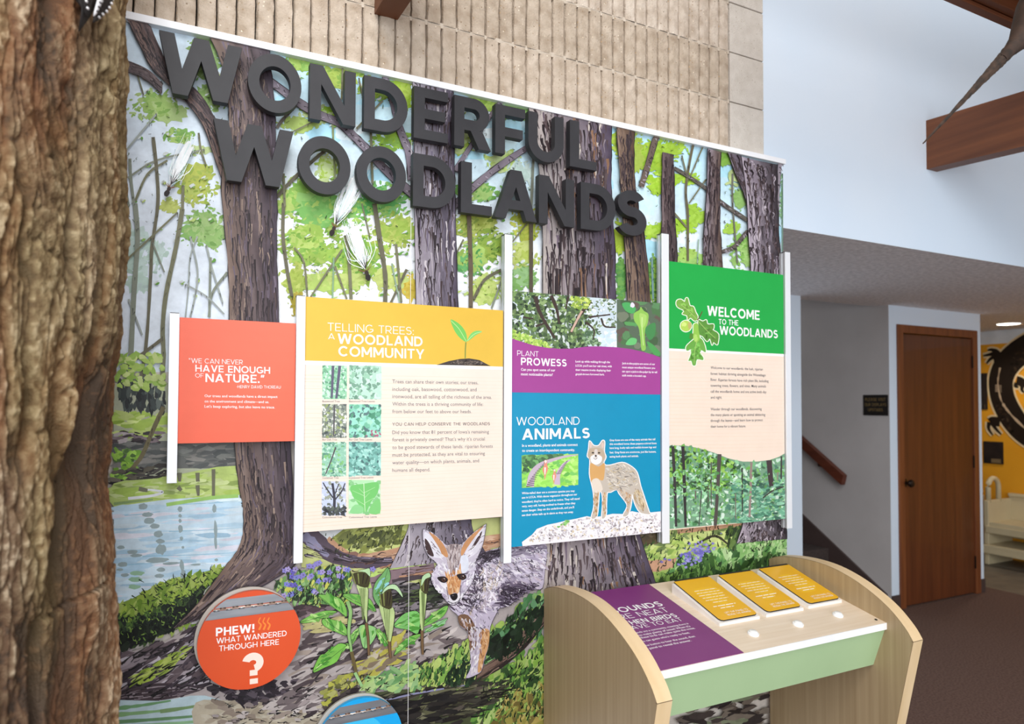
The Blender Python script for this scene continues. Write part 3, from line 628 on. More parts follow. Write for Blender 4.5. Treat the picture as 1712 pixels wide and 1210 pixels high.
# ---- grey branches
PUR = (134, 124, 136)
def branch(pts, w0, w1, col=PUR):
    art.stroke(pts, w0*1.16, w1*1.16, (56, 48, 54), wob=.06); art.stroke(pts, w0, w1, col, wob=.06)
    p = smooth_line(pts, 6)
    for i in range(len(p)*2):
        q = p[RNG.integers(len(p))]; art.stroke([q + RNG.normal(0, w0*.22, 2), q + np.array([RNG.uniform(2, 7), RNG.uniform(1, 6)])], RNG.uniform(.8, 2.2), .3, (54, 46, 52) if i % 3 else (176, 168, 180), k=2)
branch([(452, 136), (519, 184), (566, 205), (593, 229), (614, 250), (647, 286), (692, 326)], 12, 13)
branch([(640, 112), (659, 178), (668, 214), (685, 259), (689, 300)], 9, 14)
branch([(839, 166), (816, 199), (793, 235), (761, 285)], 5, 8); branch([(890, 241), (840, 274), (799, 306), (758, 345)], 9, 11)
branch([(1098, 224), (1085, 270), (1072, 312)], 9, 9, (110, 96, 88)); branch([(1127, 280), (1177, 312), (1207, 339), (1250, 368)], 5, 6, (104, 100, 92)); branch([(1250, 386), (1228, 412), (1205, 422)], 6, 6, (104, 96, 92)); branch([(1304, 274), (1301, 320), (1298, 440)], 6, 4, (160, 150, 160))
cut('printed_branch')
# ---- left bank and pond
z1 = zoom(0, 680, 3.362)
art.poly([(190, 640), (392, 640), (392, 800), (190, 800)], (178, 184, 160))
art.dabs([(190, 690), (290, 690), (290, 730), (190, 730)], 60, (4, 10), [(176, 204, 96), (196, 214, 130), (160, 190, 84)], aspect=3, ang=0, spread=.2)
art.dabs([(200, 640), (275, 640), (275, 682), (200, 682)], 90, (3, 8), [(64, 72, 72), (86, 96, 92), (48, 52, 54)], aspect=2.6, ang=1.57, spread=.2)
art.dabs([(195, 590), (275, 590), (275, 650), (195, 650)], 90, (3, 7), [(176, 206, 104), (150, 186, 84), (200, 218, 140)], aspect=1.6)
art.poly(z1([(640, 190), (930, 190), (1330, 200), (1330, 345), (960, 345), (640, 340)]), (104, 106, 104), rough=.8)
art.dabs(z1([(640, 195), (1320, 205), (1320, 335), (640, 330)]), 90, (3, 9), [(92, 94, 94), (120, 122, 118), (80, 84, 84), (132, 130, 126)], aspect=4, ang=-.1, spread=.15)
art.dabs(z1([(640, 140), (920, 140), (920, 195), (640, 195)]), 50, (2, 6), [(72, 62, 66), (130, 116, 122), (186, 176, 180), (48, 42, 46)], aspect=3, ang=0, spread=.2)
art.dabs(z1([(640, 240), (780, 250), (780, 400), (640, 420)]), 60, (3, 7), [(150, 196, 76), (120, 166, 62), (80, 112, 56)], aspect=1.6)
sap(z1([(920, 0), (860, 130), (800, 270), (740, 350)]), 9, (112, 104, 76))
art.dabs(z1([(640, 360), (920, 330), (1010, 350), (900, 400), (640, 430)]), 50, (3, 7), [(46, 42, 44), (70, 66, 64), (96, 92, 80)], aspect=3.4, ang=-.05, spread=.2)
art.poly(z1([(640, 430), (900, 400), (1340, 330), (1345, 500), (900, 530), (640, 560)]), (182, 204, 118), smooth=3)
art.dabs(z1([(640, 440), (900, 410), (1330, 345), (1340, 490), (900, 520), (640, 545)]), 90, (4, 10), [(170, 198, 96), (190, 212, 124), (150, 172, 96), (200, 216, 150)], aspect=4.5, ang=-.08, spread=.1)
for a_, b_ in (((780, 460), (830, 470)), ((1000, 450), (1020, 470)), ((1110, 440), (1115, 500)), ((1200, 350), (1200, 500)), ((1110, 370), (1112, 420)), ((1008, 370), (1010, 420))): art.stroke(z1([a_, b_]), 7, 5, (112, 112, 92), k=2, wob=.2)
art.poly(z1([(640, 560), (940, 520), (1345, 495), (1375, 640), (1370, 760), (1340, 880), (1300, 930), (1000, 1000), (640, 1140)]), (206, 228, 243))
art.dabs(z1([(640, 570), (940, 530), (1345, 505), (1370, 640), (1350, 860), (1000, 980), (640, 1100)]), 160, (4, 14), [(190, 220, 240), (214, 232, 244), (226, 228, 242), (200, 226, 244), (178, 212, 236)], aspect=9, ang=-.06, spread=.05)
for y, x0, x1 in ((690, 950, 1360), (830, 800, 1350), (880, 660, 950), (600, 700, 900), (540, 940, 1340)): art.stroke(z1([(x0, y + 10), ((x0 + x1)/2, y + 2), (x1, y - 12)]), 1.6, .8, (150, 196, 222))
for x, y, rx, ry in ((805, 560, 25, 20), (830, 605, 30, 14), (840, 640, 32, 18), (870, 670, 28, 14), (890, 715, 26, 18), (900, 755, 24, 14), (905, 800, 30, 30), (880, 862, 62, 16), (745, 815, 30, 12), (765, 835, 34, 10), (680, 790, 22, 10), (690, 885, 26, 14), (905, 915, 24, 12), (895, 950, 24, 12), (700, 945, 24, 10), (675, 915, 20, 8), (1012, 575, 14, 16), (1012, 612, 10, 10), (1012, 640, 8, 12), (1014, 685, 14, 22), (1020, 740, 10, 12), (1028, 790, 8, 8), (1205, 570, 12, 22), (1212, 690, 10, 50), (1212, 760, 8, 40), (1216, 860, 10, 8), (1022, 890, 12, 34), (1030, 950, 14, 36), (960, 880, 50, 8), (1100, 886, 30, 6)):
    art.blob(0, 0, 0, 0, (0, 0, 0), n=3) if False else art.blob(x/3.362, 680 + y/3.362, rx/3.362, ry/3.362, (150, 168, 172), ang=-.05, n=14, jit=.08)
for x, y in ((775, 935), (760, 970), (755, 1010)): art.blob(x/3.362, 680 + y/3.362, 11, 4, (150, 190, 160), n=12)
art.stroke(z1([(640, 545), (760, 530), (860, 520)]), 5, 3, (140, 168, 110)); art.stroke(z1([(935, 550), (1060, 530), (1200, 510), (1340, 500)]), 6, 6, (160, 204, 112)); art.stroke(z1([(720, 515), (850, 500), (915, 480), (880, 470), (830, 465)]), 5, 3, (226, 230, 238))
cut('printed_pond')
# ---- grassy bank, roots and stones, left foreground
def grass(region, num, cols, size=(3, 7), ang=-1.3, spread=.35, aspect=2.6): art.dabs(region, num, size, cols, aspect=aspect, ang=ang, spread=spread, n=6)
bank = z1([(640, 1120), (740, 1090), (880, 1000), (990, 960), (1130, 930), (1300, 890), (1330, 900), (1240, 1000), (1150, 1100), (1090, 1210), (900, 1290), (640, 1320)])
art.poly(bank, (140, 172, 70), rough=1.5)
grass(bank, 260, [(176, 204, 82), (150, 184, 72), (190, 214, 110), (128, 166, 62)], (3, 8), -1.2, .4)
low = z1([(640, 1190), (800, 1180), (960, 1100), (1100, 1040), (1240, 960), (1210, 1060), (1110, 1180), (960, 1250), (800, 1330), (640, 1380)])
grass(low, 330, [(52, 72, 46), (40, 56, 42), (72, 98, 52), (92, 128, 58), (34, 44, 38)], (3, 7), -1.0, .5, 1.9)
grass(bank, 60, [(40, 52, 36), (60, 80, 44)], (1.5, 3.5), -.8, .4, 4)
for p in z1([(780, 970), (930, 985), (1140, 940), (1200, 930), (1260, 905), (740, 1060), (860, 1065)]): art.stroke([p, (p[0] + 9, p[1] + 5)], 2.4, .6, (46, 60, 40), k=2)
art.dabs(z1([(640, 1290), (820, 1230), (1000, 1140), (1180, 1030), (1230, 1010), (1150, 1130), (1000, 1230), (800, 1320), (640, 1370)]), 150, (3, 8), [(26, 32, 28), (36, 46, 34), (20, 24, 24)], aspect=2., ang=-.6, spread=.5)
art.inks(bank, 120, (5, 11), (1.2, 3), [(28, 40, 28), (40, 56, 36), (24, 30, 26)], -2.2, .5); art.inks(low, 140, (5, 12), (1.4, 3.4), [(28, 40, 28), (40, 56, 36), (24, 30, 26)], -2.0, .6); art.inks(low, 60, (4, 8), (1.2, 2.6), [(120, 160, 70), (150, 186, 90)], -1.9, .5)
cut('printed_grass')
z5 = zoom(0, 850, 3.362)
art.poly(z5([(640, 830), (900, 760), (1130, 640), (1160, 480), (1350, 420), (1500, 360), (1750, 330), (2400, 300), (3100, 300), (3100, 1260), (600, 1260), (600, 840)]), (190, 180, 180))
art.dabs(z5([(640, 830), (900, 760), (1130, 650), (1160, 1000), (900, 1080), (640, 1060)]), 220, (4, 13), [(112, 98, 104), (150, 138, 146), (84, 72, 80), (172, 160, 168), (196, 188, 198), (62, 54, 62)], aspect=5, ang=-.5, spread=.2)
art.dabs(z5([(740, 950), (900, 860), (1010, 790), (1080, 760), (1040, 830), (900, 930), (760, 990)]), 46, (4, 9), [(176, 200, 84), (196, 214, 110), (150, 176, 72)], aspect=3.4, ang=-.55, spread=.15)
art.dabs(z5([(1140, 460), (1350, 430), (1420, 420), (1200, 560), (1090, 660), (1090, 590)]), 50, (3, 8), [(170, 168, 160), (200, 196, 198), (120, 116, 108), (150, 170, 120)], aspect=3, ang=-.6, spread=.3)
art.poly(z5([(660, 1060), (760, 1000), (920, 980), (1060, 990), (1150, 1010), (1000, 1060), (860, 1080), (700, 1078)]), (74, 62, 68), smooth=3)
art.along(np.array(z5([(670, 1050), (800, 1010), (960, 990), (1130, 1010)])), np.array(z5([(690, 1076), (820, 1078), (1000, 1058), (1130, 1020)])), 60, (1, 3), [(130, 118, 126), (48, 40, 46), (160, 148, 156)], (10, 30))
art.poly(z5([(600, 1090), (900, 1080), (1150, 1050), (1380, 1150), (1250, 1230), (600, 1260)]), (198, 222, 232), smooth=3)
for y0, x0, x1, c in ((1105, 640, 960, (120, 168, 120)), (1140, 640, 1100, (140, 184, 130)), (1180, 640, 1230, (112, 156, 112)), (1205, 700, 1300, (150, 196, 150)), (1120, 900, 1180, (128, 160, 110))): art.stroke(z5([(x0, y0 + 20), ((x0 + x1)/2, y0), (x1, y0 - 26)]), 7, 3, c, wob=.12)
peb = [(150, 138, 136), (176, 166, 166), (120, 106, 106), (202, 192, 190), (92, 80, 84), (166, 150, 132)]
art.poly(z5([(1100, 1090), (1320, 1080), (1700, 1090), (2000, 1140), (2000, 1260), (1180, 1260)]), (198, 188, 168), smooth=3)
art.dabs(z5([(1100, 1090), (1700, 1060), (2050, 1150), (2050, 1260), (1180, 1260)]), 150, (3, 9), [(186, 176, 156), (206, 198, 180), (170, 158, 140), (150, 136, 124)], aspect=2.6, ang=-.05, spread=.2)
art.dabs(z5([(1180, 1000), (1660, 960), (1700, 1080), (1300, 1100)]), 100, (4, 9), [(48, 42, 50), (70, 62, 72), (96, 86, 96), (58, 50, 58)], aspect=2., ang=.1, spread=.5)
for i in range(26):
    x, y = RNG.uniform(1200, 2000), RNG.uniform(1060, 1230); art.blob(x/3.362, 850 + y/3.362, RNG.uniform(4, 9), RNG.uniform(2, 4.5), peb[i % 6], n=12, jit=.1); art.stroke(z5([(x - 14, y + 12), (x + 16, y + 14)]), 2, .5, (60, 52, 54), k=2)
dirt = [(500, 960), (560, 1000), (640, 1000), (720, 1040), (790, 1080), (740, 1110), (640, 1160), (560, 1200), (440, 1200), (480, 1140), (515, 1060)]
art.dabs(dirt, 280, (4, 14), [(196, 186, 184), (176, 164, 164), (206, 196, 194), (150, 138, 138), (120, 108, 110), (166, 152, 142)], aspect=4.5, ang=-.4, spread=.22)
art.dabs(dirt, 50, (3, 9), [(64, 54, 58), (84, 74, 76)], aspect=4.5, ang=-.45, spread=.25)
for x0, y0, x1, y1 in ((500, 1085, 530, 1078), (500, 1110, 548, 1096), (505, 1075, 556, 1065), (490, 1152, 540, 1132), (520, 1130, 590, 1100), (560, 1090, 610, 1060), (545, 1050, 625, 1030)): art.stroke([(x0, y0), ((x0 + x1)/2, (y0 + y1)/2 - 2), (x1, y1)], 8, 4, (88, 76, 80), wob=.15)
art.inks(dirt, 150, (8, 26), (1.4, 4.5), [(30, 28, 30), (46, 42, 44)] + [(84, 72, 78)], -.42, .2); art.inks(z5([(640, 850), (900, 770), (1130, 660), (1160, 1000), (900, 1070), (640, 1050)]), 150, (8, 30), (1.4, 4.5), [(30, 28, 30), (46, 42, 44)] + [(70, 60, 70)], -.5, .15); art.inks(z5([(1180, 1010), (1660, 970), (2000, 1200), (1250, 1220)]), 70, (4, 14), (1.2, 3), [(30, 28, 30), (46, 42, 44)], -.1, .3)
cut('printed_stones')
# ---- ground under the yellow panel, path, roots
z2 = zoom(400, 680, 3.362)
art.poly(z2([(350, 690), (1480, 620), (1480, 860), (1100, 1000), (700, 960), (350, 900)]), (206, 212, 140))
art.dabs(z2([(460, 700), (960, 650), (950, 760), (700, 830), (520, 780)]), 160, (4, 10), [(200, 210, 128), (176, 184, 96), (150, 158, 84), (214, 220, 150), (122, 128, 72)], aspect=2.2, ang=-.3, spread=.3)
art.dabs(z2([(600, 740), (900, 690), (930, 760), (640, 790)]), 60, (3, 6), [(84, 92, 54), (112, 120, 66)], aspect=2, ang=-1., spread=.4)
art.poly(z2([(360, 700), (600, 680), (480, 760), (360, 720)]), (232, 236, 240), rough=1)
art.stroke(z2([(480, 760), (620, 860), (800, 850), (1000, 800), (1200, 790), (1470, 740)]), 26, 18, (206, 160, 128), wob=.06); art.dabs(z2([(560, 830), (900, 800), (1470, 730), (1470, 790), (1000, 880), (640, 900)]), 80, (4, 11), [(214, 172, 142), (190, 142, 112), (150, 112, 100), (222, 184, 156)], aspect=5, ang=-.12, spread=.12)
art.stroke(z2([(360, 700), (440, 760), (520, 830), (640, 870), (760, 880), (860, 860)]), 34, 12, (96, 82, 96), wob=.06); art.stroke(z2([(360, 720), (430, 780), (500, 840)]), 18, 8, (150, 146, 176), wob=.1)
art.along(np.array(z2([(360, 700), (480, 770), (620, 840), (860, 850)])), np.array(z2([(360, 850), (480, 870), (640, 890), (860, 880)])), 70, (1, 3), [(46, 40, 48), (150, 138, 160), (70, 60, 66)], (14, 40))
art.poly(z2([(660, 960), (850, 900), (1060, 840), (1120, 850), (1040, 920), (860, 990), (720, 1030)]), (200, 232, 128), rough=1.2)
art.stroke(z2([(740, 1000), (900, 950), (1100, 910)]), 26, 22, (150, 126, 134), wob=.1); art.stroke(z2([(900, 960), (1100, 930)]), 6, 6, (206, 158, 126)); art.stroke(z2([(860, 985), (980, 960), (1090, 955)]), 8, 8, (84, 72, 78), wob=.2)
art.dabs(z2([(820, 1010), (1120, 960), (1130, 1130), (860, 1150)]), 120, (4, 11), [(112, 106, 112), (140, 132, 138), (86, 84, 80), (70, 80, 62), (150, 142, 148)], aspect=4, ang=-.25, spread=.2)
art.dabs(z2([(900, 1060), (1130, 1000), (1140, 1080), (900, 1110)]), 50, (4, 9), [(64, 76, 52), (48, 54, 44), (84, 98, 62)], aspect=4, ang=-.2, spread=.2)
art.inks(z2([(460, 720), (950, 660), (950, 780), (560, 850)]), 60, (4, 9), (1, 2.6), [(66, 74, 44), (46, 50, 38)], -1.1, .4); art.inks(z2([(560, 850), (1100, 800), (1470, 740), (1470, 830), (900, 1000), (700, 1000)]), 70, (8, 22), (1, 3), [(70, 54, 54), (110, 80, 70)], -.15, .12); art.inks(z2([(820, 1010), (1120, 960), (1130, 1130), (860, 1150)]), 60, (8, 24), (1.4, 4), [(30, 28, 30), (46, 42, 44)], -.25, .2)
cut('printed_ground')
# ---- right of the big trunk
z3 = zoom(850, 680, 3.362)
art.poly(z3([(720, 700), (1570, 600), (1570, 900), (1460, 920), (860, 1000), (780, 930)]), (176, 202, 110))
art.dabs(z3([(720, 720), (1300, 660), (1300, 760), (760, 860)]), 220, (3, 9), [(186, 208, 112), (160, 190, 96), (140, 172, 84), (206, 220, 140), (128, 150, 92)], aspect=2.6, ang=-.3, spread=.4)
art.dabs(z3([(720, 700), (840, 690), (850, 760), (750, 790)]), 50, (3, 7), [(96, 84, 62), (120, 104, 78), (80, 72, 54)], aspect=2, ang=-.4)
art.stroke(z3([(950, 700), (1150, 680), (1320, 655)]), 8, 6, (206, 160, 128), wob=.15); art.stroke(z3([(770, 900), (860, 890), (960, 870), (1010, 850)]), 22, 8, (206, 160, 130), wob=.1); art.stroke(z3([(1060, 770), (1160, 725), (1240, 775)]), 4, 3, (64, 62, 46), wob=.2)
grass(z3([(1230, 690), (1310, 690), (1310, 790), (1240, 800)]), 70, [(72, 96, 56), (100, 128, 66), (50, 66, 44)], (3, 6), -1.2, .4, 3)
grass(z3([(960, 860), (1560, 740), (1560, 900), (1200, 960), (860, 1000)]), 520, [(140, 190, 112), (170, 212, 140), (96, 150, 84), (190, 222, 160), (72, 112, 66)], (3, 8), -1.2, .45, 2.4)
grass(z3([(1150, 930), (1470, 830), (1560, 860), (1470, 930), (1100, 990)]), 130, [(48, 76, 42), (64, 96, 50), (96, 140, 72)], (3, 7), -1.3, .3, 2.8)
grass(z3([(960, 900), (1120, 840), (1200, 900), (1080, 980), (960, 980)]), 110, [(52, 84, 46), (72, 110, 56), (120, 166, 84)], (3, 7), -1.3, .6, 3.6)
grass(z3([(790, 950), (960, 920), (960, 990), (800, 990)]), 60, [(60, 84, 46), (140, 180, 90), (96, 130, 62)], (2, 5), -1., .5, 2)
for i in range(110):
    x, y = RNG.normal(1050, 58), RNG.normal(0, 26); y += 828 - (x - 1050)*.32; art.blob(850 + x/3.362, 680 + y/3.362, RNG.uniform(1.5, 3.4), RNG.uniform(1.2, 2.6), [(140, 134, 214), (118, 112, 196), (166, 160, 226)][i % 3], n=7, jit=.25)
for p in z3([(860, 870), (880, 855), (905, 860)]): art.blob(*p, 3, 2, (130, 120, 190), n=7)
grass(z3([(1300, 750), (1560, 690), (1560, 760), (1310, 800)]), 60, [(150, 196, 120), (120, 170, 96), (190, 220, 160)], (2, 5), -1.3, .3, 3)
art.inks(z3([(740, 720), (1300, 670), (1560, 760), (1500, 900), (900, 990), (800, 930)]), 200, (4, 10), (1, 2.4), [(28, 40, 28), (40, 56, 36), (24, 30, 26)] + [(70, 100, 56)], -1.3, .4)
cut('printed_meadow')
# ---- big trunks
def trunk(name, left, right, cl, cr, n, inks=((46, 38, 42), (60, 50, 54), (84, 70, 72)), lights=(), lw=(1.2, 4.), length=(14, 46)):
    k = np.array(left, float); q = np.array(right, float)
    art.poly(np.vstack([smooth_line(k + [-1.2, 0], 5), smooth_line(q + [1.2, 0], 5)[::-1]]), (44, 38, 42), rough=.5)
    A, B = art.grad(left, right, cl, cr, 26, 9, 9.)
    if lights: art.along(A, B, n//2, lw, lights, length, 1.)
    art.along(A, B, n, lw, inks, length, 1.1); art.along(A, B, n//2, (.6, 1.4), inks, (6, 18), .8)
    return cut(name)
trunk('printed_trunk', [(212, 28), (236, 78), (258, 118), (302, 160), (338, 205), (358, 260), (378, 320)], [(246, 32), (272, 92), (290, 128), (328, 150), (362, 200), (384, 228), (400, 260)], (130, 106, 98), (92, 74, 76), 150)
trunk('printed_trunk', [(196, 96), (222, 104), (250, 118), (272, 140)], [(196, 112), (220, 122), (244, 132), (270, 156)], (112, 96, 96), (84, 74, 78), 26, length=(6, 16))
trunk('printed_trunk', [(352, 62), (372, 110), (383, 180), (381, 240), (370, 300), (376, 380), (383, 470), (384, 560), (390, 700), (398, 800), (408, 860), (402, 910), (374, 950), (330, 1010), (290, 1050)],
      [(450, 80), (455, 140), (460, 200), (461, 260), (463, 340), (462, 420), (465, 500), (468, 580), (482, 700), (488, 800), (492, 860), (496, 920), (492, 945), (430, 985), (340, 1032)], (128, 108, 98), (70, 60, 72), 620, lights=((150, 130, 118), (112, 100, 116), (96, 84, 96)))
trunk('printed_trunk', [(690, 118), (692, 200), (694, 300), (694, 400), (696, 520), (694, 760), (690, 850), (676, 900), (652, 950)],
      [(757, 140), (758, 220), (760, 300), (762, 400), (765, 520), (772, 760), (784, 850), (792, 890), (816, 930)], (176, 168, 178), (84, 76, 92), 330, lights=((206, 198, 204), (156, 146, 162), (120, 110, 130)))
A = trunk('printed_trunk', [(884, 176), (896, 240), (903, 300), (908, 400), (908, 500), (912, 780), (914, 880), (908, 960), (900, 1012)],
      [(1022, 198), (1022, 260), (1022, 320), (1028, 420), (1030, 510), (1050, 780), (1066, 880), (1084, 940), (1100, 985)], (186, 176, 172), (82, 72, 90), 560, lights=((206, 196, 188), (150, 138, 146), (112, 98, 112), (146, 112, 88)), lw=(1.5, 5.5), length=(18, 70))
trunk('printed_trunk', [(1031, 212), (1036, 280), (1040, 340), (1046, 420), (1050, 510)], [(1060, 220), (1060, 280), (1066, 340), (1080, 420), (1088, 510)], (146, 124, 108), (92, 72, 62), 130)
trunk('printed_trunk', [(1108, 254), (1107, 320), (1107, 380), (1106, 440)], [(1126, 258), (1127, 320), (1129, 380), (1132, 440)], (120, 104, 106), (70, 60, 62), 60)
trunk('printed_trunk', [(1184, 248), (1182, 320), (1177, 400), (1176, 450)], [(1205, 254), (1203, 320), (1205, 400), (1209, 455)], (150, 140, 152), (96, 78, 70), 80)
trunk('printed_trunk', [(1217, 254), (1230, 290), (1243, 320), (1252, 350)], [(1238, 260), (1246, 284), (1258, 298), (1268, 312)], (134, 124, 136), (96, 86, 98), 50)
trunk('printed_trunk', [(1240, 262), (1248, 320), (1252, 400), (1256, 480), (1250, 820), (1244, 870), (1232, 908)], [(1299, 276), (1300, 330), (1303, 400), (1305, 480), (1308, 820), (1312, 870), (1318, 900)], (182, 170, 184), (60, 54, 60), 330, lights=((196, 186, 196), (150, 138, 152)))
# ---- right foreground: grass, log
rg = [(690, 1130), (760, 1070), (800, 1060), (850, 1030), (915, 1000), (915, 1215), (700, 1215)]
art.poly([(600, 1160), (700, 1150), (910, 1100), (915, 1230), (600, 1230)], (84, 92, 62))
art.dabs([(680, 1130), (790, 1070), (800, 1140), (700, 1165)], 240, (3, 8), [(190, 220, 112), (140, 190, 84), (96, 150, 72), (64, 104, 56), (206, 230, 130)], aspect=2.6, ang=-1.25, spread=.3)
art.dabs([(815, 1060), (870, 1010), (915, 990), (905, 1050), (850, 1110), (815, 1120)], 220, (3, 9), [(120, 176, 128), (92, 150, 96), (64, 104, 62), (150, 200, 130), (48, 76, 48), (176, 210, 104)], aspect=2.4, ang=-1.2, spread=.35)
art.dabs([(790, 1210), (800, 1150), (850, 1110), (915, 1060), (915, 1215)], 460, (3, 8), [(150, 196, 84), (112, 166, 72), (176, 210, 110), (84, 130, 62), (60, 92, 52), (190, 218, 130)], aspect=2.3, ang=-1.2, spread=.4)
art.dabs([(820, 1215), (840, 1170), (915, 1140), (915, 1215)], 110, (3, 8), [(176, 168, 84), (196, 176, 96), (130, 116, 62), (92, 112, 56)], aspect=2, ang=-1.2, spread=.4)
art.stroke([(930, 998), (900, 1040), (862, 1085), (820, 1118), (770, 1142)], 26, 14, (52, 42, 42), wob=.04); art.stroke([(930, 996), (900, 1036), (860, 1082), (816, 1116), (772, 1140)], 20, 10, (138, 112, 100), wob=.05)
art.along(np.array([(920, 1000), (890, 1038), (850, 1082), (776, 1134)]), np.array([(936, 1012), (906, 1050), (866, 1096), (790, 1146)]), 40, (1, 2.6), [(62, 50, 50), (160, 134, 122), (90, 72, 66)], (10, 30))
art.dabs([(600, 1168), (690, 1150), (790, 1140), (850, 1145), (800, 1190), (700, 1215), (600, 1215)], 190, (4, 12), [(112, 112, 84), (84, 84, 66), (56, 54, 50), (130, 128, 100), (66, 64, 56), (100, 92, 84)], aspect=4.5, ang=-.2, spread=.15)
art.stroke([(610, 1180), (690, 1160), (780, 1145)], 5, 2, (160, 160, 200), wob=.2)
art.dabs([(590, 1140), (690, 1110), (700, 1150), (620, 1158)], 90, (3, 9), [(190, 228, 140), (160, 206, 140), (206, 236, 160), (120, 176, 110)], aspect=2.8, ang=-.7, spread=.5)
art.dabs([(520, 1165), (570, 1130), (620, 1125), (600, 1150), (560, 1180)], 60, (3, 7), [(206, 206, 92), (176, 180, 80), (112, 112, 62), (190, 190, 110)], aspect=1.8, ang=-.6, spread=.5); art.dabs([(545, 1190), (560, 1165), (600, 1150), (600, 1165), (570, 1190)], 30, (4, 8), [(62, 52, 56), (84, 74, 72)], aspect=2.5, ang=-.5)
art.dabs([(590, 1110), (670, 1060), (690, 1075), (660, 1110), (610, 1130)], 70, (4, 9), [(214, 206, 96), (190, 182, 110), (206, 196, 170), (150, 132, 110)], aspect=3, ang=-.4, spread=.25)
art.dabs([(500, 1040), (560, 1030), (590, 1040), (530, 1058)], 24, (4, 10), [(222, 214, 150), (206, 196, 140)], aspect=4, ang=-.2, spread=.1)
art.dabs([(1140, 1150), (1290, 1120), (1290, 1230), (1140, 1230)], 120, (4, 11), [(112, 100, 92), (84, 74, 72), (140, 128, 116), (62, 54, 54), (150, 160, 130)], aspect=4, ang=-.2, spread=.2)
art.dabs([(815, 1075), (862, 1050), (905, 1010), (912, 1030), (860, 1085), (820, 1112)], 60, (4, 9), [(34, 54, 36), (26, 38, 28)], aspect=2, ang=-1.2, spread=.3); art.dabs([(740, 1130), (790, 1100), (792, 1140), (750, 1150)], 50, (3, 7), [(32, 52, 36), (50, 80, 50)], aspect=2, ang=-1.3, spread=.3)
art.inks([(685, 1130), (790, 1070), (800, 1140), (700, 1160)], 110, (6, 13), (1.4, 3.4), [(28, 44, 30), (48, 76, 44), (210, 232, 130)], -1.25, .25); art.inks([(815, 1060), (880, 1010), (912, 1000), (905, 1050), (850, 1110)], 90, (6, 14), (1.4, 3.6), [(24, 36, 28), (40, 62, 40)], -1.2, .3)
art.inks([(800, 1205), (810, 1150), (860, 1110), (912, 1070), (912, 1210)], 170, (6, 13), (1.4, 3.4), [(30, 46, 30), (52, 80, 42), (24, 30, 26), (196, 220, 120)], -1.2, .35); art.inks([(600, 1170), (700, 1150), (800, 1140), (860, 1150), (780, 1205), (610, 1212)], 110, (10, 34), (1.6, 4.5), [(30, 28, 28), (44, 42, 38), (60, 56, 48)], -.2, .1)
art.inks([(520, 1165), (620, 1125), (690, 1140), (620, 1158), (560, 1190)], 50, (4, 10), (1.2, 3), [(40, 36, 34), (60, 56, 40)], -.5, .5)
art.dabs([(600, 1180), (720, 1165), (790, 1160), (760, 1212), (600, 1212)], 60, (4, 10), [(36, 34, 34), (28, 26, 28), (52, 48, 46)], aspect=4, ang=-.2, spread=.15)
cut('printed_grass')
# ---- violets and jack-in-the-pulpits
z4 = zoom(450, 920, 6.836)
grass(z4([(60, 400), (300, 260), (640, 180), (900, 230), (960, 420), (860, 640), (480, 660), (300, 620)]), 330, [(120, 166, 96), (84, 130, 70), (176, 200, 110), (206, 210, 96), (60, 92, 56), (150, 190, 130), (48, 66, 44)], (2.4, 6), -1.35, .4, 3.2)
for x, y in ((180, 230), (215, 215), (270, 240), (300, 215), (260, 300), (310, 310), (360, 300), (390, 280), (460, 310), (480, 290), (455, 180), (500, 180), (545, 150), (570, 140), (585, 250), (610, 245), (690, 250), (640, 340), (680, 335), (790, 205), (870, 215), (900, 220), (800, 290), (830, 300), (250, 395), (290, 395), (200, 385), (370, 440), (350, 430), (510, 465), (530, 480), (265, 495), (240, 505), (560, 350), (170, 515), (1185, 215)):
    c = [(150, 142, 216), (112, 104, 196), (182, 168, 224), (134, 140, 222)][RNG.integers(4)]
    for q in range(5): art.blob(450 + x/6.836 + 3*math.cos(q*1.257), 920 + y/6.836 + 2.6*math.sin(q*1.257), 2.5, 1.9, c, ang=q*1.257, n=8, jit=.12)
    art.blob(450 + x/6.836, 920 + y/6.836, .9, .9, (60, 48, 84), n=6)
art.dabs(z4([(320, 640), (720, 640), (760, 690), (440, 760), (350, 720)]), 50, (3, 8), [(92, 74, 80), (130, 112, 118), (66, 54, 58)], aspect=3, ang=-.15, spread=.2)
art.inks(z4([(200, 520), (480, 330), (900, 330), (940, 520), (820, 650), (420, 640)]), 110, (5, 12), (1, 2.4), [(28, 44, 28), (44, 70, 40), (24, 30, 26)], -1.4, .35)
cut('printed_violets')
def leaf(pts, c=(130, 196, 90), c2=(84, 158, 62), vein=True, ink=(34, 44, 30), hi=(176, 222, 130)):
    P = np.asarray(pts, float); m = P.mean(0); art.poly(m + (P - m)*1.05 + 0, ink, smooth=4); art.poly(P, c, smooth=4)
    a, b = P[0], P[len(P)//2]; art.dabs(m + (P - m)*.72, 16, (2, 5.5), [c2, np.asarray(c)*.9 + 10, hi], aspect=3, ang=math.atan2(b[1] - a[1], b[0] - a[0]) + .5, spread=.25)
    if vein: art.stroke([a, (a + b)/2 + RNG.normal(0, 1, 2), b], .9, .5, np.asarray(ink) + 20)
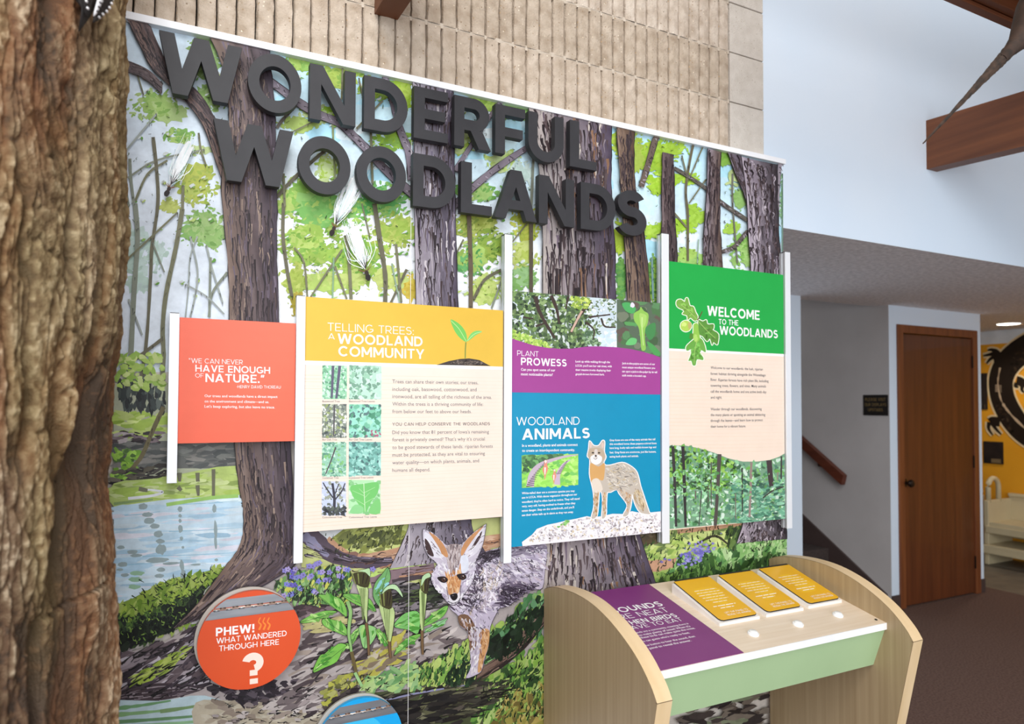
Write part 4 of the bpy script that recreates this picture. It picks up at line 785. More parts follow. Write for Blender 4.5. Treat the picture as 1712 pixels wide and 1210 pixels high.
def hood(body, mouth, top, tail):
    art.poly(np.asarray(body) + [1, .5], (40, 44, 32), smooth=3); art.poly(body, (196, 218, 150), smooth=3)
    B = np.asarray(body, float); lo, hi = B.min(0), B.max(0)
    for t in np.linspace(.3, .72, 4): art.stroke([(lo[0] + (hi[0] - lo[0])*t, lo[1] + 6), (lo[0] + (hi[0] - lo[0])*(t*.3 + .42), hi[1] - 6)], 1.6, .7, (120, 140, 84), k=1)
    art.poly(mouth, (70, 66, 40), smooth=3); M = np.asarray(mouth, float); c = M.mean(0)
    for t in (-.5, -.15, .2, .5): art.stroke([c + [t*(np.ptp(M[:, 0])), -np.ptp(M[:, 1])*.36], c + [t*.6*np.ptp(M[:, 0]), np.ptp(M[:, 1])*.34]], 2.4, 1.2, [(140, 150, 84), (46, 34, 30)][int(t > 0)], k=1)
    art.poly(top, (40, 44, 32), smooth=3); T = np.asarray(top, float); art.poly(T.mean(0) + (T - T.mean(0))*[.95, .93], (190, 226, 176), smooth=3)
    art.stroke(tail, 6, 4.5, (60, 48, 40)); art.stroke(tail, 4.4, 3.2, (122, 96, 66))
# stems and leaves, back to front
leaf(z4([(350, 820), (480, 740), (640, 690), (775, 700), (640, 760), (480, 820)]))
leaf(z4([(1260, 640), (1190, 520), (1210, 380), (1300, 260), (1360, 200), (1385, 320), (1330, 420), (1290, 480), (1270, 560)]), (120, 180, 110), (84, 150, 80), hi=(150, 214, 220))
leaf(z4([(880, 760), (800, 700), (700, 630), (560, 510), (720, 520), (820, 560), (880, 660)]))
leaf(z4([(1220, 700), (1160, 660), (1000, 620), (840, 510), (1000, 500), (1140, 550), (1190, 620)]))
leaf(z4([(890, 970), (740, 920), (620, 850), (620, 780), (760, 800), (860, 850)]))
leaf(z4([(940, 1080), (940, 960), (1030, 880), (1020, 960)]))
leaf(z4([(1090, 1120), (1040, 980), (1030, 870), (1120, 850), (1230, 900), (1190, 1030)]), (150, 208, 130))
leaf(z4([(1360, 1090), (1260, 1020), (1220, 900), (1290, 940), (1350, 1040)]))
leaf(z4([(600, 1230), (720, 1110), (830, 1070), (910, 1070), (850, 1150), (730, 1240)]))
leaf(z4([(590, 1240), (600, 1195), (740, 1140), (760, 1200), (700, 1300)])) if False else None
leaf(zoom(500, 1040, 8.56)([(200, 710), (300, 480), (400, 450), (560, 310), (680, 330), (620, 400), (540, 560), (360, 650)]), (130, 200, 84))
leaf(z4([(1430, 1200), (1490, 1080), (1620, 980), (1740, 960), (1640, 1050), (1540, 1120)]))
leaf(zoom(400, 850, 3.362)([(870, 660), (930, 590), (1010, 585), (1005, 700), (950, 680)]), (130, 204, 110)); leaf(zoom(400, 850, 3.362)([(1030, 660), (1090, 590), (1170, 545), (1150, 600), (1090, 640)])); leaf(zoom(400, 850, 3.362)([(1035, 700), (1100, 650), (1170, 615), (1130, 660)]), (150, 214, 150))
art.stroke(z4([(895, 580), (930, 700), (915, 850), (910, 960), (930, 1080), (945, 1210)]), 8, 5, (40, 52, 34)); art.stroke(z4([(895, 580), (930, 700), (915, 850), (910, 960), (930, 1080), (945, 1210)]), 6, 3.6, (150, 196, 122)); art.stroke(zoom(500, 1040, 8.56)([(750, 420), (800, 640), (830, 760), (900, 910)]), 6, 5, (110, 96, 60)); art.stroke(zoom(500, 1040, 8.56)([(800, 720), (840, 800), (900, 915)]), 5, 5, (160, 206, 140))
hood(z4([(1000, 390), (1120, 420), (1130, 520), (1120, 700), (1115, 830), (1080, 700), (1040, 520)]), z4([(950, 290), (1000, 250), (1140, 270), (1130, 420), (1000, 390)]), z4([(1010, 235), (1090, 215), (1150, 205), (1155, 300), (1100, 250)]), z4([(1110, 830), (1130, 1000), (1140, 1200)]))
hood(z4([(1260, 600), (1420, 660), (1425, 820), (1400, 980), (1380, 1060), (1350, 980), (1300, 800)]), z4([(1265, 580), (1290, 470), (1390, 430), (1400, 660), (1290, 640)]), z4([(1280, 500), (1340, 410), (1440, 385), (1510, 470), (1530, 540), (1450, 450), (1360, 440)]), z4([(1375, 1040), (1380, 1150), (1390, 1230)]))
zz = zoom(690, 865, 7.42)
hood(zz([(90, 880), (170, 940), (160, 1100), (140, 1300), (120, 1420), (90, 1300), (85, 1050)]), zz([(95, 860), (120, 760), (210, 730), (180, 940), (110, 910)]), zz([(100, 850), (120, 730), (200, 680), (225, 730), (160, 760), (120, 830)]), zz([(115, 1400), (120, 1600), (125, 1700)]))
cut('printed_pulpit_plants')
# ---- the painted fox
FZ = zoom(690, 865, 7.42); FL = zoom(680, 1020, 7.42)
LAV, WH, TAN, ORG, BLK = (196, 186, 208), (238, 234, 242), (176, 158, 152), (204, 148, 100), (44, 36, 42)
body = FZ([(790, 520), (860, 440), (1050, 380), (1250, 358), (1450, 335), (1645, 318), (1662, 480), (1640, 640), (1612, 870), (1500, 890), (1400, 930), (1200, 1085), (1065, 1130), (1060, 1200)]) + FL([(1130, 10), (1060, 140), (1030, 250), (1012, 450), (965, 600), (930, 745), (870, 795), (735, 840), (795, 700), (778, 450), (758, 270), (665, 195), (640, 70), (560, 0)]) + FZ([(470, 1090), (560, 900)])
B = np.asarray(body); art.poly(B + [.6, .8], BLK, smooth=3); art.poly(B, LAV, smooth=3)
bodyr = FZ([(800, 540), (1050, 400), (1640, 340), (1640, 600), (1580, 820), (1400, 900), (1200, 1060), (1060, 1130), (900, 1200), (560, 1190), (500, 1090), (700, 900)])
art.dabs(bodyr, 520, (1.6, 5), [(206, 198, 218), (226, 220, 232), (176, 166, 190), (150, 140, 160), (196, 182, 196)], aspect=4, ang=.45, spread=.35)
art.dabs(FZ([(1100, 800), (1560, 820), (1400, 920), (1200, 1060), (1080, 1100), (1060, 900)]), 170, (1.6, 4.5), [(112, 100, 122), (84, 72, 92), (140, 128, 150)], aspect=4.5, ang=.3, spread=.4)
art.dabs(FZ([(790, 520), (860, 440), (1080, 385), (1080, 470), (880, 560)]), 110, (1.4, 4), [(56, 48, 58), (84, 74, 88), (150, 140, 158)], aspect=5, ang=-.3, spread=.3)
art.dabs(FZ([(760, 600), (860, 560), (900, 800), (700, 1060), (520, 1180), (470, 1100), (640, 980)]), 130, (1.4, 4), [(84, 72, 90), (126, 112, 132), (206, 196, 214), (64, 54, 66)], aspect=4.5, ang=.5, spread=.4)
art.dabs(FZ([(860, 640), (1120, 560), (1130, 900), (820, 1150), (700, 1180)]), 130, (1.4, 4.2), [(236, 230, 240), (214, 204, 222), (190, 178, 190), (204, 188, 178)], aspect=5, ang=1.9, spread=.35)
art.dabs(FZ([(1230, 370), (1640, 330), (1640, 420), (1230, 480)]), 60, (1.4, 4), [(150, 140, 160), (120, 110, 130)], aspect=5, ang=-.2, spread=.3)
art.poly(FL([(640, 70), (760, 60), (860, 230), (860, 440), (800, 520), (780, 450), (760, 265), (665, 190)]), (122, 92, 72), smooth=3); art.dabs(FL([(660, 100), (800, 150), (850, 300), (780, 440), (760, 260)]), 50, (1.2, 3.4), [(84, 58, 44), (160, 124, 98), (190, 172, 176)], aspect=3, ang=1.2, spread=.4)
art.poly(FL([(930, 240), (1025, 250), (1010, 450), (960, 600), (925, 745), (880, 760), (900, 560), (930, 400)]), (206, 158, 110), smooth=3); art.dabs(FL([(800, 250), (930, 250), (920, 480), (860, 760), (790, 800), (800, 560)]), 90, (1.2, 3.4), [(214, 206, 218), (236, 232, 238), (176, 164, 180)], aspect=3.5, ang=1.7, spread=.3); art.dabs(FL([(900, 260), (1020, 260), (960, 600), (920, 740)]), 40, (1, 2.6), [(190, 136, 88), (150, 104, 70), (222, 186, 150)], aspect=3, ang=1.7, spread=.4)
art.inks(bodyr, 260, (4, 9), (.7, 1.7), [(48, 42, 52), (84, 74, 92), (246, 244, 250)], .5, .35); art.inks(FZ([(1080, 860), (1560, 830), (1400, 915), (1200, 1060), (1090, 1095)]), 110, (5, 11), (1, 2.4), [(44, 36, 48), (66, 56, 72)], .25, .3); art.inks(FZ([(790, 520), (860, 445), (1075, 390), (1075, 480), (900, 560)]), 70, (4, 9), (.9, 2), [(34, 28, 36), (60, 52, 64)], -.35, .3); art.inks(FZ([(700, 1010), (860, 700), (920, 760), (820, 1100), (600, 1190)]), 60, (4, 9), (.9, 2.), [(52, 44, 56), (90, 80, 96)], 2.0, .4); art.inks(FL([(640, 80), (1030, 60), (1010, 240), (760, 240)]), 50, (3, 7), (.7, 1.6), [(60, 50, 60), (240, 236, 244)], 1.5, .4)
head = FZ([(130, 150), (190, 165), (250, 190), (340, 270), (420, 340), (520, 345), (600, 330), (640, 300), (740, 200), (890, 92), (908, 110), (870, 330), (800, 500), (775, 560), (772, 680), (740, 800), (660, 920), (600, 1000), (540, 1070), (480, 1082), (420, 1040), (370, 950), (290, 890), (242, 800), (230, 730), (270, 640), (300, 570), (200, 480), (150, 380), (128, 280)])
H = np.asarray(head); art.poly(H.mean(0) + (H - H.mean(0))*1.015, BLK, smooth=3); art.poly(H, (204, 196, 212), smooth=3)
art.poly(FZ([(420, 350), (600, 340), (600, 480), (560, 620), (500, 720), (450, 640), (420, 500)]), (178, 162, 162), smooth=3)
art.dabs(FZ([(420, 360), (600, 350), (560, 620), (500, 700), (430, 560)]), 90, (1, 3), [(196, 182, 182), (150, 134, 136), (120, 104, 108), (206, 196, 200)], aspect=4, ang=1.5, spread=.25)
art.poly(FZ([(150, 180), (230, 230), (310, 330), (360, 420), (385, 490), (300, 500), (220, 470), (160, 380), (140, 270)]), (232, 230, 242), smooth=3); art.poly(FZ([(150, 260), (200, 310), (235, 390), (262, 480), (200, 462), (160, 390)]), (70, 52, 54), smooth=3)
art.poly(FZ([(200, 175), (300, 240), (380, 330), (430, 430), (432, 490), (370, 470), (330, 380), (260, 270)]), (206, 150, 104), smooth=3)
art.poly(FZ([(888, 122), (868, 300), (800, 430), (690, 500), (640, 470), (700, 330), (800, 200)]), (226, 222, 234), smooth=3); art.poly(FZ([(862, 165), (832, 262), (772, 352), (715, 410), (790, 265)]), (74, 54, 54), smooth=3); art.poly(FZ([(885, 100), (760, 190), (650, 300), (598, 420), (615, 475), (680, 370), (780, 230)]), (206, 150, 104), smooth=3)
for e in ([(150, 250), (360, 470)], [(860, 200), (680, 480)]):
    for i in range(16):
        t = RNG.uniform(0, 1); x = e[0][0] + (e[1][0] - e[0][0])*t + RNG.normal(0, 26); y = e[0][1] + (e[1][1] - e[0][1])*t + RNG.normal(0, 20); art.stroke(FZ([(x, y), (x + (45 if e[0][0] < 500 else -45), y + 40)]), 1.3, .3, [(250, 248, 252), (120, 100, 108)][i % 2], k=1)
art.dabs(FZ([(240, 740), (300, 600), (400, 560), (430, 640), (400, 720), (320, 740), (330, 860), (430, 960), (480, 1060), (420, 1030), (290, 880)]), 110, (1.2, 3.6), [(226, 220, 234), (206, 196, 216), (176, 164, 188), (242, 240, 246)], aspect=4, ang=.9, spread=.4)
art.dabs(FZ([(600, 560), (760, 560), (760, 690), (700, 840), (600, 990), (560, 1040), (600, 860), (640, 780)]), 90, (1.2, 3.6), [(226, 220, 234), (200, 190, 210), (170, 160, 182), (240, 238, 246)], aspect=4, ang=2.1, spread=.4)
art.poly(FZ([(330, 790), (380, 810), (430, 830), (435, 900), (420, 900), (350, 840)]), WH, smooth=3); art.poly(FZ([(600, 480), (680, 480), (690, 640), (620, 690), (590, 600)]), (226, 230, 244), smooth=3)
art.poly(FZ([(400, 660), (440, 720), (500, 730), (560, 690), (590, 560), (600, 660), (610, 720), (590, 850), (565, 940), (520, 930), (450, 960), (428, 850), (412, 740)]), (208, 150, 100), smooth=3); art.dabs(FZ([(420, 700), (590, 660), (560, 930), (450, 950)]), 60, (1, 3), [(222, 172, 122), (190, 128, 82), (232, 196, 156)], aspect=3, ang=1.5, spread=.3)
art.stroke(FZ([(450, 640), (455, 700)]), 3, 1.5, WH, k=1); art.stroke(FZ([(545, 620), (535, 710)]), 3.4, 1.5, WH, k=1)
art.poly(FZ([(440, 960), (455, 1045), (520, 1065), (575, 1025), (590, 930), (560, 940), (540, 1010), (480, 1015)]), WH, smooth=3)
for x, y, s in ((385, 770, 1.), (620, 735, .92)):
    art.poly(FZ([(x - 80*s, y - 25), (x, y - 42), (x + 46*s, y - 14), (x + 46*s, y + 20), (x, y + 40), (x - 50, y + 20)]), (40, 30, 34), smooth=3); art.blob(690 + x/7.42, 865 + y/7.42, 3.6*s, 3.4*s, (96, 62, 50), n=12, jit=.03); art.blob(690 + x/7.42, 865 + y/7.42, 2, 2, (20, 16, 18), n=10, jit=.02); art.blob(690 + (x + 6)/7.42, 865 + (y - 10)/7.42, .8, .8, (240, 240, 246), n=7, jit=.02)
art.stroke(FZ([(310, 742), (370, 735), (430, 760)]), 1.6, 1, BLK); art.stroke(FZ([(580, 770), (610, 705), (690, 690)]), 1.8, 1, BLK)
art.poly(FZ([(462, 960), (500, 945), (545, 940), (558, 985), (530, 1025), (490, 1022)]), (26, 20, 26), smooth=3); art.blob(690 + 500/7.42, 865 + 968/7.42, 1.3, .7, (120, 112, 124), n=8)
art.stroke(FZ([(440, 1040), (500, 1062), (560, 1040), (600, 990)]), 1.2, .8, BLK); art.stroke(FZ([(420, 860), (435, 950), (445, 1010)]), 1.3, .8, (110, 86, 84)); art.stroke(FZ([(600, 840), (590, 920), (590, 980)]), 1.4, .8, (90, 72, 78))
for i in range(70):
    t = i/69*(len(H) - 1); j = int(t); p = H[j]*(1 - t % 1) + H[min(j + 1, len(H) - 1)]*(t % 1); d = (H.mean(0) - p); d /= np.linalg.norm(d); art.stroke([p, p + d*RNG.uniform(2, 4.5) + RNG.normal(0, .8, 2)], 1., .2, BLK if i % 2 else WH, k=1)
cut('printed_fox')
# ---- winged seeds
for x0, y0, x1, y1 in ((318, 240, 284, 312), (600, 290, 560, 378), (590, 378, 612, 452)):
    p0, p1 = np.array((x0, y0), float), np.array((x1, y1), float); d = (p1 - p0)/np.linalg.norm(p1 - p0); n_ = np.array((-d[1], d[0]))
    for k_ in range(3): art.blob(*((p0*(.55 + .1*k_) + p1*(.45 - .1*k_))), 30 - 4*k_, 7 + k_, [(226, 240, 246), (238, 246, 249), (246, 250, 252)][k_], ang=math.atan2(d[1], d[0]), n=30, jit=.10)
    for i in range(60):
        s = RNG.normal(0, 1); q = p0 + n_*s*9 + d*RNG.uniform(-14, 44); art.stroke([q, (q + p1)/2 + n_*s*4, p1 - d*RNG.uniform(2, 22) + n_*s*1.5], .5, 1.1, (246, 250, 253) if i % 5 else (206, 236, 236), k=3)
    for i in range(12):
        s = RNG.uniform(-1, 1); art.stroke([p1 - d*3, p1 - d*RNG.uniform(16, 34) + n_*s*12], .9, .2, (62, 52, 50), k=2)
    for i in range(9):
        s = RNG.uniform(-1, 1); art.stroke([p1 + d*3, p1 - d*4 + n_*s*13], 1.6, .5, (120, 84, 56), k=2)
    art.blob(*(p1 + d*12), 6, 4.4, (42, 34, 34), ang=math.atan2(d[1], d[0]), n=14, jit=.05); art.blob(*(p1 + d*4), 4, 3.4, (56, 44, 40), ang=math.atan2(d[1], d[0]), n=12, jit=.05)
cut('printed_seeds')
for pts in ([(688.5, 142), (682, 1220)],): art.stroke(pts, .8, .8, (232, 230, 232), k=1)
cut('sheet_seam')
# ================================================================ raised title letters
lettermat = mat('charcoal_letter', (50, 50, 54), .55, (55, 55, 59), (20, 20, 20), spec=.35)
LY0, LY1 = -.018, -.042                     # stand off the board on pins, 24 mm thick
def big_letter(ch, x0, x1, z0, z1, label):
    W, polys = glyph(ch, .215 if ch not in 'S' else .225); bm = bmesh.new()
    sx, sz = (x1 - x0)/W, (z1 - z0)
    for k_, q in enumerate(polys):
        A_ = [bm.verts.new((a*sx, LY1 - 2e-5*k_, b*sz)) for a, b in q]; B_ = [bm.verts.new((a*sx, LY0 + 2e-5*k_, b*sz)) for a, b in q]; n = len(q)
        bm.faces.new(A_); bm.faces.new(B_[::-1])
        for i in range(n): bm.faces.new((A_[i], B_[i], B_[(i + 1) % n], A_[(i + 1) % n]))
    o = thing('sign_letter', label, 'letter', 'raised title letters', loc=(x0, 0, z0))
    link('face', bm_mesh('sign_letter', bm), lettermat, o)
    xs = [a*sx for q in polys for a, b in q]; W_ = x1 - x0
    pins = {'W': ((.26, .06), (.74, .06)), 'O': ((.5, .06), (.5, .94)), 'S': ((.5, .07), (.5, .93)), 'A': ((.08, .06), (.92, .06)), 'U': ((.12, .85), (.88, .85))}.get(ch, ((.12, .1), (.12, .85)))
    for px_, pz_ in [(p_*W_, q_*sz) for p_, q_ in pins]:
        lathe('stand_off_pin', [(.004, .0055), (.004, .018)], mat('steel_pin', (150, 150, 150), .4, metal=.8), o, 8, 'y', (px_, 0, pz_))
za = zoom(0, 0, 3.362); zb = zoom(400, 0, 3.362); zc = zoom(850, 0, 3.362)
L1 = [('W', za([(893, 180), (1362, 275)])), ('O', zb([(48, 470), (350, 470)])), ('N', zb([(398, 360), (656, 400)])), ('D', zb([(703, 420), (947, 600)])), ('E', zb([(983, 478), (1174, 500)])), ('R', zb([(1210, 525), (1415, 835)])), ('F', zb([(1440, 573), (1608, 610)])), ('U', zc([(113, 613), (311, 650)])), ('L', zc([(346, 665), (496, 945)]))]
L2 = [('W', za([(1200, 685), (1650, 750)])), ('O', zb([(331, 930), (626, 930)])), ('O', zb([(658, 970), (938, 970)])), ('D', zb([(978, 850), (1216, 1000)])), ('L', zb([(1247, 897), (1420, 1200)])), ('A', [(827, 360), (897.5, 368)]), ('N', zc([(172, 975), (370, 1005)])), ('D', zc([(407, 1015), (602, 1200)])), ('S', zc([(610, 1150), (777, 1250)]))]
def zline(pts): return float(np.mean([onY(x, y, LY1)[2] for x, y in pts]))
T1 = zline(za([(893, 182)]) + zb([(400, 362), (703, 421), (983, 479), (1440, 574)]) + zc([(113, 614), (346, 666)])); B1 = zline(za([(990, 540), (1235, 583)]) + zb([(400, 668), (655, 708), (705, 722), (985, 766), (1212, 808), (1442, 850)]) + zc([(348, 930)]))
T2 = zline(za([(1205, 686)]) + zb([(978, 851), (1247, 898)]) + zc([(172, 976), (407, 1016)])); B2 = zline(za([(1290, 1033), (1520, 1055)]) + zb([(978, 1150), (1247, 1186)]) + zoom(850, 340, 3.362)([(180, 104), (365, 126)]))
seen = {}
for word_, lst, zt, zb_ in (('upper', L1, T1, B1), ('lower', L2, T2, B2)):
    txt = ''.join(c for c, _ in lst)
    for i, (ch, p) in enumerate(lst):
        x0, x1 = onY(*p[0], LY1)[0], onY(*p[1], LY1)[0]; n = txt.count(ch)
        which = '' if n == 1 else ('first ' if txt[:i].count(ch) == 0 else 'second ')
        big_letter(ch, x0, x1, zb_, zt, 'raised charcoal letter, the %s%s in the %s word of the title' % (which, ch, word_))

# ================================================================ aluminium rails
alu = mat('white_aluminium', (232, 236, 242), .35, (238, 241, 246), (4, 4, 4), metal=.15)
slot = mat('dark_slot', (96, 98, 100), .5)
RY = -.036
rails = [(281, 298, 523, 808, 'short white metal rail left of the coral quotation panel'), (493.5, 508.5, 494, 942, 'white metal rail between the coral and yellow panels'), (843, 856, 391, 942, 'white metal rail between the yellow and purple-blue panels'), (1107, 1119, 390, 909, 'white metal rail between the purple-blue and green panels'), (1314.5, 1323, 421, 884, 'white metal rail at the right end of the mural')]
RX = []
for x0, x1, y0, y1, lab in rails:
    ym = (y0 + y1)/2; X0 = onY(x0, ym, RY)[0]; X1 = onY(x1, ym, RY)[0]; Z1 = onY(x0, y0, RY)[2]; Z0 = onY(x0, y1, RY)[2]; RX.append((X0, X1, Z0, Z1))
    o = thing('panel_rail', lab, 'rail', 'white panel rails', loc=(X0, 0, Z0)); w = X1 - X0; h = Z1 - Z0
    box('face_strip', (0, RY, 0), (w, RY + .004, h), alu, o, .0008)
    boxes('channel', [((.002, RY + .004, .001), (w - .002, RY + .012, h - .001)), ((.0045, RY + .012, .001), (w - .0045, RY + .020, h - .001)), ((.002, RY + .020, .001), (w - .002, -.0055, h - .001))], mat('brushed_aluminium', (206, 210, 214), .4, metal=.5), o)
    box('end_cap', (.001, RY + .001, h), (w - .001, -.006, h + .002), slot, o)

# ================================================================ information panels
PY = -.026
sheet = mat('panel_core', (236, 234, 230), .5)
printm = paint_mat('panel_print', .36, .035, 12., .05)
def panel(label, xs, ytop, ybot, name='information_panel'):
    """flat printed panel between two rails; returns its thing and an Art on its face"""
    X0, X1 = xs; xm = (xs[0] + xs[1])/2
    Z1 = float(np.mean([onY(*p, PY)[2] for p in ytop])); Z0 = float(np.mean([onY(*p, PY)[2] for p in ybot]))
    o = thing(name, label, 'panel', 'information panels on the mural')
    box('backing', (X0, PY, Z0), (X1, PY + .010, Z1), sheet, o)
    a_ = Art(wall_conv(PY), rect_clamp(X0, X1, Z0, Z1), 2); a_.rect = (X0, X1, Z0, Z1); return o, a_
def full(a_, cols_top, cols_bot, n=12):  # paler towards the top: soft window haze put into the panel colour
    X0, X1, Z0, Z1 = a_.rect; zs = np.linspace(Z1, Z0, n + 1); a_.L += 1; y = PY - a_.L*a_.LIFT
    for i in range(n):
        c = np.asarray(cols_top, float)*(1 - i/n) + np.asarray(cols_bot, float)*i/n
        a_.raw([[(X0, y, zs[i]), (X1, y, zs[i]), (X1, y, zs[i + 1]), (X0, y, zs[i + 1])]], c)
W_ = (246, 246, 248)
# -- coral quotation
o, a = panel('coral quotation panel with white lettering, leftmost panel on the mural', (RX[0][1], RX[1][0]), [(298, 530.4), (491, 540.2)], [(293, 740.4), (489, 738)])
full(a, (242, 116, 92), (240, 106, 80)); a.build('printed_ground', printm, o); a = Art(a.conv, a.clamp, a.L)
a.head('“WE CAN NEVER', (316, 606.4), (406, 609.3), 8, .11, W_); a.head('HAVE ENOUGH', (326.6, 621), (451.5, 624.6), 11.5, .17, W_); a.head('OF', (326.3, 630.6), (340.5, 631.2), 7, .11, W_); a.head('NATURE.”', (343.5, 638.3), (441, 640.2), 14, .18, W_); a.head('-HENRY DAVID THOREAU', (395.6, 648.7), (469.4, 649.5), 5, .12, W_)
a.build('heading', printm, o); a = Art(a.conv, a.clamp, a.L)
for s, x1, y0, y1 in (('Our trees and woodlands have a direct impact', 464, 663.6, 665), ('on the environment and climate—and us.', 449.7, 672.5, 673.7), ("Let's keep exploring, but also leave no trace.", 459.5, 681.2, 682.6)): a.text(s, (342, y0), (x1, y1), W_, .01)
a.build('lettering', printm, o)
# -- small photographs
def photo_rect(a_, q, col): a_.poly(q, col)
def snap(a_, z, x0, y0, x1, y1, cols, dabs, trunks=(), s=(1.2, 3.2), bgc=None):
    q = z([(x0, y0), (x1, y0 + 2), (x1, y1), (x0, y1)]); a_.poly(q, bgc or cols[0]); m = np.mean(q, 0); r = [tuple(m + (np.array(p) - m)*.93) for p in q]
    keep = a_.clamp; a_.limit(q, PY); a_.dabs(q, dabs, s, cols, aspect=1.6, ang=.3, spread=1., n=6)
    for pts, w, c in trunks: a_.stroke(z(pts), w, w*.8, c)
    a_.clamp = keep
# -- yellow tree panel
o, a = panel('yellow and cream panel about telling trees apart with eight small photographs', (RX[1][1], RX[2][0]), [(509.5, 496.2), (842.3, 518.5)], [(506.5, 887.6), (840.2, 865.3)])
full(a, (240, 224, 212), (240, 222, 208))
for i in range(40):
    y = 625 + i*6.6; k = (681 - y)/2640; a.stroke([(505, y + RNG.normal(0, 1)), (675, y + k*170 + RNG.normal(0, .8)), (845, y + k*340)], RNG.uniform(.4, 1.), .3, (232, 210, 188), k=3)
a.poly([(500, 480), (850, 480), (850, 613.5), (500, 602.5)], (226, 186, 74)); a.poly([(500, 602.2), (850, 613.2), (850, 618.2), (500, 609.4)], (248, 248, 249))
a.build('printed_ground', printm, o); a = Art(a.conv, a.clamp, a.L)
zs = zoom(400, 340, 3.362)
a.poly(zs([(1110, 905), (1180, 885), (1240, 875), (1290, 870), (1350, 880), (1400, 905), (1415, 914)]), (70, 62, 60), rough=.5); a.dabs(zs([(1140, 900), (1240, 880), (1340, 885), (1390, 908)]), 80, (.8, 2), [(96, 86, 80), (50, 44, 42), (120, 108, 100)])
a.stroke(zs([(1270, 870), (1271, 820), (1274, 780)]), 2.2, 2.4, (140, 150, 70)); a.poly(zs([(1187, 655), (1215, 662), (1250, 690), (1275, 730), (1278, 778), (1240, 755), (1210, 715)]), (116, 196, 96), smooth=4); a.stroke(zs([(1190, 658), (1235, 705), (1276, 775)]), .8, .8, (196, 228, 160)); a.poly(zs([(1280, 775), (1300, 735), (1330, 716), (1365, 720), (1330, 740), (1305, 760)]), (126, 204, 110), smooth=4); a.stroke(zs([(1282, 772), (1320, 735), (1362, 721)]), .7, .7, (206, 234, 170))
a.build('printed_seedling', printm, o); a = Art(a.conv, a.clamp, a.L)
zp = zoom(520, 600, 4.48); TR = (96, 92, 116)
snap(a, zp, 85, 48, 268, 300, [(150, 206, 170), (120, 176, 140), (196, 230, 206), (96, 150, 120), (206, 232, 220)], 210, [([(165, 50), (155, 290)], 4.6, TR), ([(215, 50), (190, 295)], 5, TR)])
snap(a, zp, 287, 50, 527, 302, [(186, 222, 206), (150, 196, 170), (206, 236, 220), (120, 160, 140)], 170, s=(1.6, 5))
snap(a, zp, 83, 337, 266, 590, [(130, 140, 130), (96, 106, 104), (196, 204, 186), (220, 222, 220), (150, 166, 110)], 260, [([(175, 345), (170, 580)], 3, (90, 88, 92))])
snap(a, zp, 285, 338, 525, 587, [(150, 214, 196), (120, 190, 160), (170, 230, 200), (90, 120, 120), (84, 150, 120)], 150, s=(1.8, 5))
a.dabs(zp([(420, 540), (520, 530), (520, 585), (400, 585)]), 16, (1, 2), [(176, 104, 130)])
snap(a, zp, 82, 623, 264, 878, [(150, 200, 176), (120, 176, 150), (190, 224, 206), (130, 190, 120), (100, 150, 130)], 220, [([(185, 660), (150, 760), (110, 860)], 2.4, (84, 76, 84))])
snap(a, zp, 283, 620, 523, 872, [(120, 180, 170), (96, 150, 140), (150, 206, 196), (84, 120, 120), (170, 220, 210)], 190, s=(1.4, 4))
snap(a, zp, 80, 915, 262, 1172, [(196, 206, 232), (214, 220, 238), (150, 156, 140), (110, 116, 110)], 120, [([(172, 1150), (175, 1040), (160, 930)], 5, (62, 60, 72)), ([(175, 1060), (230, 990), (255, 930)], 2.4, (62, 60, 72)), ([(165, 1040), (110, 960), (90, 925)], 2.4, (62, 60, 72)), ([(180, 1010), (210, 930)], 2, (70, 68, 80))]); a.dabs(zp([(90, 1110), (255, 1110), (255, 1165), (90, 1165)]), 70, (1.5, 3.4), [(56, 58, 66), (74, 78, 78), (96, 104, 96)])
snap(a, zp, 281, 905, 520, 1160, [(176, 224, 176), (214, 234, 214), (140, 200, 140)], 60, s=(2, 6)); a.poly(zp([(300, 950), (390, 935), (500, 925), (500, 1000), (450, 1070), (405, 1150), (350, 1080), (305, 1010)]), (116, 196, 110), smooth=4); a.stroke(zp([(395, 930), (400, 1040), (405, 1145)]), 1., .7, (226, 240, 214))
for x, y in ((310, 985), (330, 1050), (480, 960), (470, 1040), (360, 970), (440, 1000)): a.stroke(zp([(400, y + 40), (x, y)]), .7, .4, (190, 226, 176), k=1)
a.poly(zp([(290, 1150), (330, 1090), (390, 1110), (380, 1155)]), (140, 206, 140), smooth=3); a.poly(zp([(430, 1150), (470, 1070), (515, 1050), (515, 1155)]), (126, 200, 120), smooth=3)
a.build('printed_photographs', printm, o); a = Art(a.conv, a.clamp, a.L)
CAP = (150, 146, 144)
for n_, y in (('Basswood', 323), ('Bur Oak', 609), ('Ironwood', 897), ('Cottonwood', 1192)):
    a.text(n_ + ' Tree', zp([(85, y)])[0], zp([({'Basswood': 215, 'Bur Oak': 195, 'Ironwood': 207, 'Cottonwood': 233}[n_], y - (2 if y > 800 else 0))])[0], CAP, .006); a.text(n_ + ' Tree Leaves', zp([(285, y)])[0], zp([({'Basswood': 478, 'Bur Oak': 458, 'Ironwood': 468, 'Cottonwood': 494}[n_], y - (5 if y > 800 else 0))])[0], CAP, .006)
a.build('captions', printm, o)['kind'] = 'stuff'; a = Art(a.conv, a.clamp, a.L)
a.head('TELLING TREES:', (547.8, 552.7), (691.5, 559.7), 13.5, .10, W_, .16); a.head('A', (548.7, 566.6), (559.7, 567.4), 10, .11, W_); a.head('WOODLAND', (564.5, 574.4), (706.4, 579), 17, .18, W_); a.head('COMMUNITY', (565.7, 595.2), (709.3, 600), 17, .18, W_)
